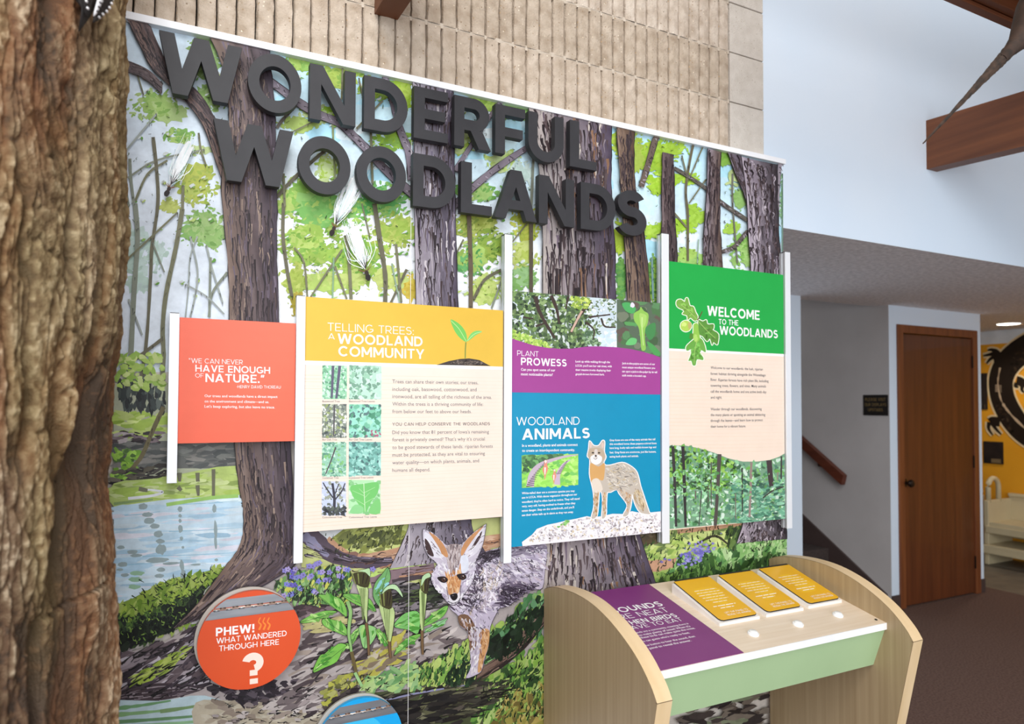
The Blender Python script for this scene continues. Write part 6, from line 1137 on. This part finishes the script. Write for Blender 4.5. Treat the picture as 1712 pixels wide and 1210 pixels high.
dl('SOUNDS', (1200, 645), .190, .029, .18); dl('ARE NEAT', (1258, 702), .215, .027, .11); dl('WHEN BIRDS', (1335, 752), .205, .0225, .18); dl('HAVE TO EAT', (1385, 790), .205, .0195, .12)
for s, e in (('Woodlands are a community, meaning there is', (1437, 822)), ('plenty of life to make plenty of noise! When it\'s', (1455, 848)), ('quiet out, these birds can make quite the noise.', (1500, 866)), ('Maybe you can guess who\'s ready to feast.', (1450, 910)), ('Press the button to hear the sound, then', (1500, 945)), ('flip the panel to reveal the answer.', (1465, 985))):
    x1, y1 = tp(*zk([e])[0]); wid = .0052*len(s); a.text(s, (x1 - wid, y1), (x1, y1), (236, 226, 236), .02)
a.build('lettering', deskprint, pp)
# flip cards on wedge boxes
wedge = mat('white_wedge', (238, 232, 226), .45); blackc = mat('black_card_core', (30, 30, 30), .5)
cardm = mat('yellow_card_face', (236, 178, 24), .28, (240, 184, 34), (9, 9, 9), coat=.1)
z6_ = zoom(1100, 920, 5.707)
cards = [((130, 300), (498, 252), (945, 600), (625, 668)), ((565, 245), (892, 188), (1360, 520), (1075, 585)), ((955, 182), (1250, 130), (1730, 452), (1460, 500))]
for ci, cp in enumerate(cards):
    bl, br, fr, fl_ = [onT(*p, z0=.919 + (.034 if i < 2 else .014)) for i, p in enumerate(z6_(cp))]
    x0 = (bl[0] + fl_[0])/2; x1 = (br[0] + fr[0])/2; yb_ = min(-.062, (bl[1] + br[1])/2); yf = (fr[1] + fl_[1])/2
    hb, hf = .034, .014
    fb = prism('flip_box', [T(x0 - .010, yf - .005, 0), T(x0 - .010, yb_ - .002, 0), T(x0 - .010, yb_ - .002, hb - .0045), T(x0 - .010, yf - .005, hf - .0052)], (x1 - x0 + .012, 0, 0), wedge, con)
    def C(x, y, h=0.): t = (yb_ - y)/(yb_ - yf); return T(x, y, hb*(1 - t) + hf*t + h)
    r = .012; cor = [(x0, yb_), (x0, yf + r), (x0 + r*.3, yf + r*.3), (x0 + r, yf), (x1 - r, yf), (x1 - r*.3, yf + r*.3), (x1, yf + r), (x1, yb_)]
    prism('card_core', [C(x, y, -.004) for x, y in cor], (0, 0, .0036), blackc, fb)
    prism('card_face', [C(x, y, -.0004) for x, y in cor], (0, 0, .0006), cardm, fb)
    prism('hinge_strip', [C(x0 + .004, yb_, .0002), C(x1 - .004, yb_, .0002), C(x1 - .004, yb_ + .006, .0002), C(x0 + .004, yb_ + .006, .0002)], (0, 0, .0012), blackc, fb)
    ca = Art(lambda x, y, l: np.array([C(p, q, .0004 + l) for p, q in zip(x, y)]), None, 2); ca.LIFT = 2e-5
    w_ = x1 - x0; d_ = yb_ - yf; xc = (x0 + x1)/2
    ca.poly([(xc + w_*.26*math.cos(t)*(1 + .5*math.sin(3*t + ci)), yb_ - d_*.5 + d_*.34*math.sin(t)*(1 + .25*math.cos(2*t))) for t in np.linspace(0, 6.28, 30, endpoint=False)], (240, 190, 50))
    lines = [6, 5, 5][ci]
    for i in range(lines): yy = yb_ - d_*(.30 + .062*i); hw = w_*(.34 if i < lines - 1 else .22)*RNG.uniform(.85, 1.); ca.greek((xc - hw, yy), (xc + hw, yy), .0042, (250, 240, 214))
    for i in range(2): yy = yb_ - d_*(.30 + .062*lines + .03 + .055*i); hw = w_*(.30, .18)[i]; ca.greek((xc - hw, yy), (xc + hw, yy), .0052, (252, 246, 230))
    for i, s in enumerate(('LIFT THE PANEL TO', 'REVEAL THE ANSWER')):
        W, polys = word(s, .16); yy = yf + d_*(.115 - .055*i); ww = w_*.62; ca.L += 8
        for q, lv in zip(polys, list(LEV)): ca.add([(xc - ww*.35 + ww*p/W, yy + .0075*t) for p, t in q], [list(range(len(q)))], (252, 248, 236), ca.L + lv)
    ca.build('lettering', deskprint, fb)
# push buttons and screws
for p in z6_([(908, 780), (1335, 690), (1715, 602)]):
    q = onT(*p, z0=.919 + .006); n_ = Vector((0, -.2055, .9787)); rot = n_.to_track_quat('Z', 'Y').to_matrix()
    b = lathe('push_button', [(.0005, 0), (.0165, 0), (.0165, .004), (.0155, .0055), (.0115, .006)], whitelam, con, 24, 'z', T(q[0], q[1], .0002), rot)
    lathe('button_cap', [(.0112, .005), (.0112, .0095), (.010, .0105), (.0005, .0110)], mat('white_button_cap', (246, 248, 250), .25), b, 24, 'z', T(q[0], q[1], .0002), rot)
for x, y in ((XR - .018, ya + .022), (XL + TH + .012, ya + .008)):
    rot = Vector((0, -.2055, .9787)).to_track_quat('Z', 'Y').to_matrix(); lathe('screw', [(.0003, .0), (.0045, 0), (.0045, .0012), (.0003, .0016)], blackc, con, 12, 'z', T(x, y, .0012), rot)
# ================================================================ big bark-covered trunk at the left
def vnoise(u, v, seed, wrap=False):
    r = np.random.default_rng(seed); G = r.random((256, 256)); iu = np.floor(u).astype(int); iv = np.floor(v).astype(int); fu = u - iu; fv = v - iv
    fu = fu*fu*(3 - 2*fu); fv = fv*fv*(3 - 2*fv); g = lambda a, b: G[a % 256, b % 256]
    return (g(iu, iv)*(1 - fu) + g(iu + 1, iv)*fu)*(1 - fv) + (g(iu, iv + 1)*(1 - fu) + g(iu + 1, iv + 1)*fu)*fv
def fbm(u, v, seed, o=4):
    s = 0; a = .5
    for i in range(o): s = s + a*vnoise(u*2**i, v*2**i, seed + i*13); a *= .5
    return s
TR_, TXC, TYC, TZ1 = .35, -.455, -.375, 3.33
NT, NZ = 600, 860
th = np.concatenate([np.linspace(-math.pi*.98, -2.0, 50)[:-1], np.linspace(-2.0, .45, 521), np.linspace(.45, math.pi*.40, 31)[1:]]); NT = len(th); zz_ = np.linspace(0, TZ1, NZ); TH_, ZZ = np.meshgrid(th, zz_)
s_arc = TH_*TR_                                     # metres round the trunk
warp = (fbm(s_arc*7, ZZ*2.2, 5) - .5)*.09 + (fbm(s_arc*24, ZZ*8, 6) - .5)*.018
n1 = fbm((s_arc + warp)*11, ZZ*1.1, 11, 2); ridge = 1 - np.abs(2*n1/.75 - 1)          # long furrows
n2 = fbm((s_arc + warp)*25, ZZ*3.0, 21, 2); ridge2 = 1 - np.abs(2*n2/.75 - 1)
crack = np.clip(1 - np.abs(vnoise((s_arc + warp)*16, ZZ*11 + (fbm(s_arc*30, ZZ*9, 44) - .5)*3, 33) - .5)*14, 0, 1)*(vnoise(s_arc*9, ZZ*5, 35) > .52)
fine = fbm(s_arc*150, ZZ*105, 41, 4)
fl = fbm((s_arc + warp)*52, ZZ*9, 47, 3); flake = np.clip(1 - np.abs(2*fl/.875 - 1)*3.2, 0, 1)                # edges of small bark scales
sc0 = fbm((s_arc + warp)*20 + (fbm(s_arc*60, ZZ*40, 50, 2) - .4)*.5, ZZ*7, 49, 2)*7; scale_ = (np.floor(sc0) + np.clip((sc0 - np.floor(sc0) - .8)/.2, 0, 1))/7
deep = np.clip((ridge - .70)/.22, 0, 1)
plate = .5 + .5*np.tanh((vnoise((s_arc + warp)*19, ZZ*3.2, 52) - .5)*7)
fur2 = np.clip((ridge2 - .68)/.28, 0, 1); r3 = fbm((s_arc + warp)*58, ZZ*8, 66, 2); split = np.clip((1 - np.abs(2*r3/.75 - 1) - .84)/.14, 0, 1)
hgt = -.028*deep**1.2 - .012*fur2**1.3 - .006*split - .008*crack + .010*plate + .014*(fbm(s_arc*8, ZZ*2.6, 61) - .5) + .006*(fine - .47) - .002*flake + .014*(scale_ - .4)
# sawn access panel: a horizontal and a vertical cut
gz = 1.075; thc = -1.62 
def band(x, c, w): return np.clip(1 - np.abs(x - c)/w, 0, 1)
R_ = TR_ + hgt + np.interp(ZZ, [0, .8, 1.1, 1.6, 2.1, 2.7], [.040, .034, .020, .013, .012, .012])
V = np.stack([TXC + R_*np.cos(TH_), TYC + R_*np.sin(TH_), ZZ], 2)
# find where the cut lies: px (40,1040) corner, running right and slightly up, and straight down
d = ray(42, 1041); tt = np.linspace(.3, 2.2, 4000); P = CAM + d*tt[:, None]; k = np.argmax(np.hypot(P[:, 0] - TXC, P[:, 1] - TYC) < TR_); pc = P[k]; th0 = math.atan2(pc[1] - TYC, pc[0] - TXC); zc0 = pc[2]
line = zc0 + np.interp((TH_ - th0)*TR_, [0, .06, .10, .16, .20, .3], [0, .003, .012, .022, .040, .052]) + (fbm(s_arc*60, ZZ*0 + 3, 71, 2) - .4)*.006
cutm = np.maximum(band(ZZ, line, .0045)*(TH_ > th0 - .012), np.maximum(band((TH_ - th0)*TR_, 0, .003), band((TH_ - th0)*TR_, .014, .0022))*(ZZ < zc0))
strip = ((TH_ - th0)*TR_ > .001)*((TH_ - th0)*TR_ < .013)*(ZZ < zc0 - .004)
R2 = R_*(1 - strip) + strip*(TR_ - .004) - .016*cutm
V = np.stack([TXC + R2*np.cos(TH_), TYC + np.maximum(R2*np.sin(TH_), -10), ZZ], 2); V[..., 1] = np.minimum(V[..., 1], -.004)
idx = np.arange(NT*NZ).reshape(NZ, NT); Q = np.stack([idx[:-1, :-1], idx[:-1, 1:], idx[1:, 1:], idx[1:, :-1]], 2).reshape(-1, 4)
me = bpy.data.meshes.new('bark'); me.vertices.add(NT*NZ); me.vertices.foreach_set('co', V.reshape(-1).astype(np.float32))
me.loops.add(len(Q)*4); me.loops.foreach_set('vertex_index', Q.reshape(-1).astype(np.int32)); me.polygons.add(len(Q)); me.polygons.foreach_set('loop_start', np.arange(0, len(Q)*4, 4, dtype=np.int32)); me.update(calc_edges=True); me.validate()
me.polygons.foreach_set('use_smooth', [True]*len(me.polygons))
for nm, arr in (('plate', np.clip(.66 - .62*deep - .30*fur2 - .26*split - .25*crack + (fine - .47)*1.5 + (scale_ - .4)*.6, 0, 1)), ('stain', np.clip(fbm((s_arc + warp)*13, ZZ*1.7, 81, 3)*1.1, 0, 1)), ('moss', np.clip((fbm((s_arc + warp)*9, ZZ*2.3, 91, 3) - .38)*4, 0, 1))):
    at = me.attributes.new(nm, 'FLOAT', 'POINT'); at.data.foreach_set('value', arr.reshape(-1).astype(np.float32))
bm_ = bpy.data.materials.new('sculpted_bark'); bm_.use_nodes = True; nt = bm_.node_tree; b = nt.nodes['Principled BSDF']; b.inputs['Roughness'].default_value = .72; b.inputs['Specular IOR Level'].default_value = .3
def attr(n): q = nt.nodes.new('ShaderNodeAttribute'); q.attribute_name = n; return q.outputs['Fac']
def ramp(src, stops):
    r = nt.nodes.new('ShaderNodeValToRGB'); e = r.color_ramp.elements; e[0].position, e[0].color = stops[0][0], rgba(stops[0][1]); e[1].position, e[1].color = stops[-1][0], rgba(stops[-1][1])
    for p, c in stops[1:-1]: k_ = e.new(p); k_.color = rgba(c)
    nt.links.new(src, r.inputs[0]); return r.outputs[0]
def mixc(f, x, y, fac=None):
    m = nt.nodes.new('ShaderNodeMix'); m.data_type = 'RGBA'
    if fac is not None: m.inputs[0].default_value = fac
    else: nt.links.new(f, m.inputs[0])
    nt.links.new(x, m.inputs[6]); nt.links.new(y, m.inputs[7]); return m.outputs[2]
base = ramp(attr('plate'), [(.05, (52, 36, 28)), (.3, (98, 68, 46)), (.5, (118, 92, 68)), (.7, (138, 114, 88)), (.95, (198, 178, 150))])  # bark browns, with recess shade put into the colour of furrows and cracks
stn = ramp(attr('stain'), [(.28, (80, 70, 58)), (.42, (110, 92, 72)), (.54, (146, 96, 60)), (.62, (108, 86, 64)), (.74, (152, 132, 108))])
mos = ramp(attr('plate'), [(.2, (92, 76, 44)), (.9, (150, 136, 96))])
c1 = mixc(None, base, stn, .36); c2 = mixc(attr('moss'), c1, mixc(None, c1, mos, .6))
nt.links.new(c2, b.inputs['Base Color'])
n_b = nt.nodes.new('ShaderNodeTexNoise'); n_b.inputs['Scale'].default_value = 260.; n_b.inputs['Detail'].default_value = 6.; t_b = nt.nodes.new('ShaderNodeTexCoord'); nt.links.new(t_b.outputs['Object'], n_b.inputs['Vector'])
b_b = nt.nodes.new('ShaderNodeBump'); b_b.inputs['Strength'].default_value = .8; b_b.inputs['Distance'].default_value = .004; nt.links.new(n_b.outputs['Fac'], b_b.inputs['Height']); nt.links.new(b_b.outputs[0], b.inputs['Normal'])
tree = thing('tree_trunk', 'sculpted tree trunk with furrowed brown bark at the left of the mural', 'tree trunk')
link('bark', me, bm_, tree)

# ---- woodpecker clinging to the bark, cut off by the top of the view
def on_trunk(x, y, r):
    d = ray(x, y); P = CAM + d*tt[:, None]; return P[np.argmax(np.hypot(P[:, 0] - TXC, P[:, 1] - TYC) < r)]
wp = on_trunk(131, 8, TR_ + .018); tip = on_trunk(131, 57, TR_ + .012)
out = Vector((wp[0] - TXC, wp[1] - TYC, 0)).normalized(); side = Vector((0, 0, 1)).cross(out)       # side points to the viewer's right
if side.dot(Vector(_r)) < 0: side = -side
bird = thing('woodpecker', 'black and white woodpecker with spotted wings clinging to the trunk', 'bird', loc=tuple(wp))
blk = mat('black_plumage', (30, 26, 26), .7, (46, 40, 38), (60, 60, 20)); wht = mat('white_plumage', (226, 226, 230), .8); redp = mat('red_nape', (170, 40, 30), .7)
sc = np.linalg.norm(np.array(wp) - np.array(tip))                  # length from here down to the tail tip
def bp(s, z, o=0.): return tuple(side*s + Vector((0, 0, z)) + out*o)
def loft(name, rings, m, parent, seg=16):
    V = []; F = []
    for (cx, cz, rs, ro, co) in rings:
        for k in range(seg): q = 2*math.pi*k/seg; V.append(Vector(bp(cx + rs*math.cos(q), cz, co + ro*math.sin(q))))
    n = len(rings)
    for i in range(n - 1):
        for k in range(seg): F.append((i*seg + k, i*seg + (k + 1) % seg, (i + 1)*seg + (k + 1) % seg, (i + 1)*seg + k))
    F += [tuple(range(seg)), tuple(range((n - 1)*seg, n*seg))]; return link(name, mesh(name, V, F, True), m, parent)
u = sc
loft('body', [(0, -.2*u, .004, .003, .012), (0, .0, .020, .012, .014), (0, .5*u, .027, .020, .020), (0, 1.1*u, .027, .022, .024), (0, 1.6*u, .020, .018, .026), (0, 1.9*u, .012, .012, .028)], blk, bird)
loft('head', [(0, 1.75*u, .010, .010, .026), (0, 1.95*u, .018, .017, .030), (0, 2.15*u, .018, .017, .032), (0, 2.3*u, .006, .006, .030)], blk, bird)
loft('nape_patch', [(0, 2.0*u, .009, .003, .046), (0, 2.1*u, .009, .003, .047), (0, 2.16*u, .004, .002, .046)], redp, bird, 8)
loft('beak', [(0, 2.2*u, .004, .004, .020), (0, 2.42*u, .001, .001, .006)], mat('beak_horn', (60, 56, 54), .4), bird, 8)
loft('tail', [(0, .2*u, .016, .003, .020), (0, -.35*u, .010, .003, .014), (0, -.98*u, .0012, .001, .002)], blk, bird, 10)
for sg in (-1, 1):
    w = loft('wing', [(sg*.020, 1.3*u, .012, .006, .036), (sg*.021, .6*u, .014, .005, .036), (sg*.017, .1*u, .0125, .004, .030), (sg*.010, -.45*u, .005, .002, .024), (sg*.007, -.6*u, .001, .001, .022)], blk, bird, 12)
    for k in range(9):
        zf = 1.1 - k*.18; ws = np.interp(zf, [-.5, .1, .6, 1.3], [.010, .029, .034, .031]); loft('wing_spot', [(sg*(ws - .002), zf*u - .0016, .0028, .0016, .037 - max(0, .4 - zf)*.012), (sg*(ws - .002), zf*u + .0016, .0024, .0014, .037 - max(0, .4 - zf)*.012)], wht, w, 6)
loft('back_stripe', [(.004, 1.2*u, .008, .003, .042), (.005, .3*u, .0065, .003, .038), (.004, -.3*u, .003, .002, .028), (.003, -.42*u, .0008, .001, .026)], wht, bird, 8)
for k in range(6): loft('back_bar', [(.005, (.55 - k*.16)*u - .001, .0045, .001, .0435 - k*.0022), (.006, (.55 - k*.16)*u + .0012, .0045, .001, .0435 - k*.0022)], blk, bird, 6)
# ================================================================ things beyond: yellow wall, bench, light
liz = thing('painted_salamander', 'black salamander with pale outline on the yellow wall', 'wall art', loc=(X_YEL, 0, 0))
XA = X_YEL - .006
def xconv(x, y, lift):
    d = _f[None] + _r[None]*((x - CX)/FPX)[:, None] - _u[None]*((y - CY)/FPX)[:, None]; return CAM + d*((XA - lift*6 - CAM[0])/d[:, 0])[:, None] - np.array([X_YEL, 0, 0])
zl = zoom(1612, 560, 5.5); a = Art(xconv)
path = [(1190, 520), (1180, 380), (1120, 240), (1010, 120), (870, 50), (720, 50), (610, 100), (490, 175), (395, 270), (345, 380), (338, 480), (362, 600), (430, 740), (520, 860), (620, 945), (730, 985), (860, 960), (960, 880), (1010, 780)]
bodyw = [90, 190, 170, 220, 250, 250, 245, 240, 235, 225, 220, 220, 225, 215, 195, 170, 120, 70, 14]
def limb(pts, w0, w1, c, ex): a.stroke(zl(pts), (w0 + ex)/5.5, (w1 + ex)/5.5, c)
for ex, c in ((34, (232, 206, 160)), (0, (40, 32, 26))):
    p = smooth_line(zl(path), 6); w = np.interp(np.linspace(0, len(bodyw) - 1, len(p)), range(len(bodyw)), bodyw); t = np.gradient(p, axis=0); n = np.stack([-t[:, 1], t[:, 0]], 1); n /= np.linalg.norm(n, axis=1)[:, None]
    a.poly(np.vstack([p + n*((w + ex)/11)[:, None], (p - n*((w + ex)/11)[:, None])[::-1]]), c)
    for pts in ([(320, 250), (300, 180), (270, 160)], [(330, 800), (260, 790), (240, 800)], [(480, 420), (520, 430), (560, 470)]): limb(pts, 90, 70, c, ex)
    for pts in ([(300, 150), (250, 135), (215, 140)], [(290, 165), (230, 180), (175, 190)], [(290, 190), (240, 220), (205, 262)], [(230, 800), (225, 860), (262, 920)], [(250, 800), (290, 860), (340, 915)], [(480, 440), (470, 470), (500, 480)], [(540, 450), (530, 500), (550, 530)]): limb(pts, 42, 14, c, ex)
a.build('outline_and_body', printm, liz); a = Art(xconv, None, a.L)
for pts in ([(330, 300), (310, 420), (320, 520), (350, 620), (430, 730), (560, 860)],): a.stroke(zl(pts), 2., 4., (196, 170, 140), wob=.3)
for i in range(5): a.stroke(zl([(285, 460 + i*14), (345, 466 + i*14)]), 1.4, .8, (180, 156, 130), k=1)
a.dabs(zl([(420, 200), (560, 100), (560, 300), (400, 380)]), 26, (1, 3), [(64, 50, 38), (28, 22, 18)], aspect=2); a.dabs(zl([(280, 560), (380, 700), (500, 960), (420, 900), (300, 700)]), 26, (1, 3), [(66, 52, 40), (30, 24, 20)], aspect=2)
a.build('markings', printm, liz)
framem = mat('dark_print', (52, 40, 34), .5, (30, 24, 22), (6, 6, 6))
for (p0, p1, lab) in (((168, 350), (212, 685), 'narrow dark picture beside the salamander, half hidden by the door wall'), ((176, 975), (358, 1190), 'small dark picture under the salamander on the yellow wall')):
    q0, q1 = zl([p0])[0], zl([p1])[0]; A_, B_ = onX(*q0, X_YEL - .012), onX(*q1, X_YEL - .012); pic = thing('wall_picture', lab, 'picture', 'dark pictures on the yellow wall', loc=(X_YEL, 0, 0))
    box('mount', (-.012, B_[1], B_[2]), (-.0005, A_[1] + (.12 if p0[0] < 170 else 0), A_[2]), framem, pic)
    box('pale_shape', (-.0135, B_[1] + .02, B_[2] + .01), (-.012, B_[1] + (A_[1] - B_[1])*.6, B_[2] + .05), mat('pale_picture_shape', (120, 100, 70), .6), pic)
# bench: two-step cream bench with hoop arm, standing along the yellow wall
cream = mat('cream_painted_wood', (206, 192, 158), .5, (198, 184, 150), (5, 5, 5))
def bench(yf, label, ylen, grp='cream benches along the yellow wall'):
    o = thing('storage_bench', label, 'bench', grp, loc=(X_YEL - .46, yf, 0))
    bx_ = lambda n, a_, b_, bev=.006: box(n, a_, b_, cream, o, bev)
    bx_('seat', (.03, -ylen, .36), (.40, 0, .40)); bx_('back', (.40, -ylen, .22), (.43, 0, .62)); bx_('lower_shelf', (-.04, -ylen, .16), (.40, 0, .195)); bx_('apron', (.0, -ylen, .30), (.03, 0, .365)); bx_('top_rail', (.385, -ylen, .62), (.44, 0, .65)); bx_('kick_rail', (-.04, -ylen, .115), (-.015, 0, .165))
    for y in (0, -ylen):
        side_ = bx_('side_panel', (.02, y - .02, .0), (.42, y + .02, .60)); hp = [(.20 + .0, y, .60)]
        tube('arm_hoop', [(.06, y, .58), (.06, y, .72)] + [(.06 + .085*(1 - math.cos(t)), y, .72 + .085*math.sin(t)) for t in np.linspace(0, math.pi, 9)] + [(.23, y, .58)], .022, cream, side_)
    return o
yb0 = onX(1663, 870, X_YEL - .30)[1]
bench(yb0, 'cream painted bench with hoop arm beyond the door', 1.3); bench(yb0 + 1.55, 'cream hoop-armed bench farther along the yellow wall', 1.3)
# recessed ceiling light
q = onZ(1686, 541, ZC)
rl = thing('ceiling_downlight', 'round lit downlight in the low ceiling', 'light', loc=(q[0], q[1], ZC))
lathe('trim_ring', [(.085, -.002), (.10, -.006), (.105, 0.), (.085, 0)], plainwhite, rl, 32)
lathe('lens', [(.0005, -.0045), (.088, -.0045), (.088, -.001), (.0005, -.001)], mat('lit_lens', (255, 246, 230), .5, emit=9.), rl, 32)
pl = bpy.data.lights.new('downlight_lamp', 'SPOT'); pl.energy = 34; pl.color = (1, .9, .76); pl.spot_size = 2.6; pl.spot_blend = .6; pl.shadow_soft_size = .08
po = bpy.data.objects.new('downlight_lamp', pl); COL.objects.link(po); po.parent = rl; po.location = (0, 0, -.02)

# ================================================================ overhead light trough and hanging bird
ltr = thing('light_trough', 'brown timber light trough with a spotlight under the roof', 'light fixture', loc=(1.5, -.507, 2.88))
xl0, xl1 = 0, 5.2
box('rear_board', (xl0, -.030, 0), (xl1, 0, .19), beamwoodx, ltr, .002); box('rear_lip', (xl0, -.062, .012), (xl1, -.034, .17), beamwoodx, ltr, .002)
box('housing', (xl0, -.15, .085), (xl1, -.062, .17), mat('grey_housing', (66, 68, 72), .5), ltr); box('front_board', (xl0, -.30, .02), (xl1, -.16, .19), mat('dark_trough_wood', (66, 36, 24), .5, (50, 26, 18), (2, 20, 20)), ltr, .002)
sp = onY(1652, 9, -.60); sx, sz_ = sp[0] - 1.5, 0
lathe('spot_can', [(.012, 0), (.022, .004), (.026, .06), (.012, .075)], mat('black_spot', (34, 34, 36), .4), ltr, 20, 'z', (sx, -.105, .012)); lathe('spot_lens', [(.0005, 0), (.012, .001), (.012, .006), (.0005, .006)], mat('lit_spot_lens', (220, 240, 250), .3, emit=6.), ltr, 16, 'z', (sx, -.105, .006))
# pheasant hung on a wire: long barred tail towards the mural
YB = -1.0
tailm = mat('barred_tail_feather', (62, 44, 32), .75, (34, 24, 18), (60, 60, 60), 2., .4, .6); bodym = mat('brown_bird_plumage', (60, 42, 32), .8, (36, 26, 20), (50, 50, 50), 3., .35, .65)
tipp = Vector(onY(1543, 240, YB)); root = Vector(onY(1700, 72, YB - .05)); ax = (tipp - root); Lx = ax.length; ax.normalize()
ph = thing('hanging_bird', 'dark brown hanging bird whose long barred tail crosses the beam end', 'bird', loc=tuple(root))
up_ = Vector(_f)*-1; sd = ax.cross(up_).normalized()
for k in range(5):
    off = (k - 2); L = Lx*(1 - .16*abs(off)); base_w = .0055; V = []; F = []; N = 44; R_n = np.random.default_rng(k)
    for i in range(N + 1):
        t = i/N; c_ = ax*(L*t) + sd*off*.0042*(1 - t) + up_*(.004*(2 - abs(off))*(1 - t)); w = base_w*(1 - t)**.8 + .0012; s1 = w*(1 + .35*R_n.random()) ; s2 = w*(1 + .35*R_n.random())
        V += [c_ + sd*s1, c_ + up_*.0018, c_ - sd*s2, c_ - up_*.0012]
    for i in range(N):
        for j in range(4): F.append((4*i + j, 4*i + (j + 1) % 4, 4*i + 4 + (j + 1) % 4, 4*i + 4 + j))
    F += [(0, 1, 2, 3), (4*N, 4*N + 3, 4*N + 2, 4*N + 1)]
    link('tail_feather', mesh('tail_feather', V, F), tailm, ph)
def loft2(name, rings, m, seg=18):
    V = []; F = []
    for d_, rs, ru, o1 in rings:
        for k in range(seg): q_ = 2*math.pi*k/seg; V.append(-ax*d_ + sd*(rs*math.cos(q_) + o1) + up_*(ru*math.sin(q_)))
    n = len(rings)
    for i in range(n - 1):
        for k in range(seg): F.append((i*seg + k, i*seg + (k + 1) % seg, (i + 1)*seg + (k + 1) % seg, (i + 1)*seg + k))
    F += [tuple(range(seg)), tuple(range((n - 1)*seg, n*seg))]; return link(name, mesh(name, V, F, True), m, ph)
loft2('body', [(-.06, .010, .010, 0), (-.03, .014, .012, 0), (0, .020, .018, 0), (.04, .036, .034, 0), (.09, .058, .05, 0), (.16, .075, .062, 0), (.25, .055, .05, 0), (.31, .026, .026, 0)], bodym)
loft2('head', [(.29, .024, .024, 0), (.34, .026, .026, 0), (.38, .02, .02, 0), (.40, .006, .006, 0)], mat('dark_green_head', (36, 50, 44), .5)); loft2('beak', [(.39, .007, .006, 0), (.43, .001, .001, 0)], mat('pale_beak', (190, 176, 140), .5), 8)
for s_ in (-1, 1):
    V = []; F = []; N = 12
    for i in range(N + 1):
        t = i/N; c_ = -ax*(.26 - .20*t) + sd*s_*(.05 - .02*t) + up_*.03; w = .05*(1 - t*.75); V += [c_ - ax*w*.5 + up_*.006, c_ + ax*w*.5 + up_*.002, c_ + ax*w*.5 - up_*.002, c_ - ax*w*.5 - up_*.003]
    for i in range(N):
        for j in range(4): F.append((4*i + j, 4*i + (j + 1) % 4, 4*i + 4 + (j + 1) % 4, 4*i + 4 + j))
    F += [(0, 1, 2, 3), (4*N, 4*N + 3, 4*N + 2, 4*N + 1)]; link('wing', mesh('wing', V, F), bodym, ph)
tube('hanging_wire', [-ax*.15 + up_*0 + Vector((0, 0, .04)), -ax*.15 + Vector((0, 0, 4.3 - root.z + ax.z*.15))], .0012, mat('wire', (90, 90, 90), .4, metal=.7), ph, 6)
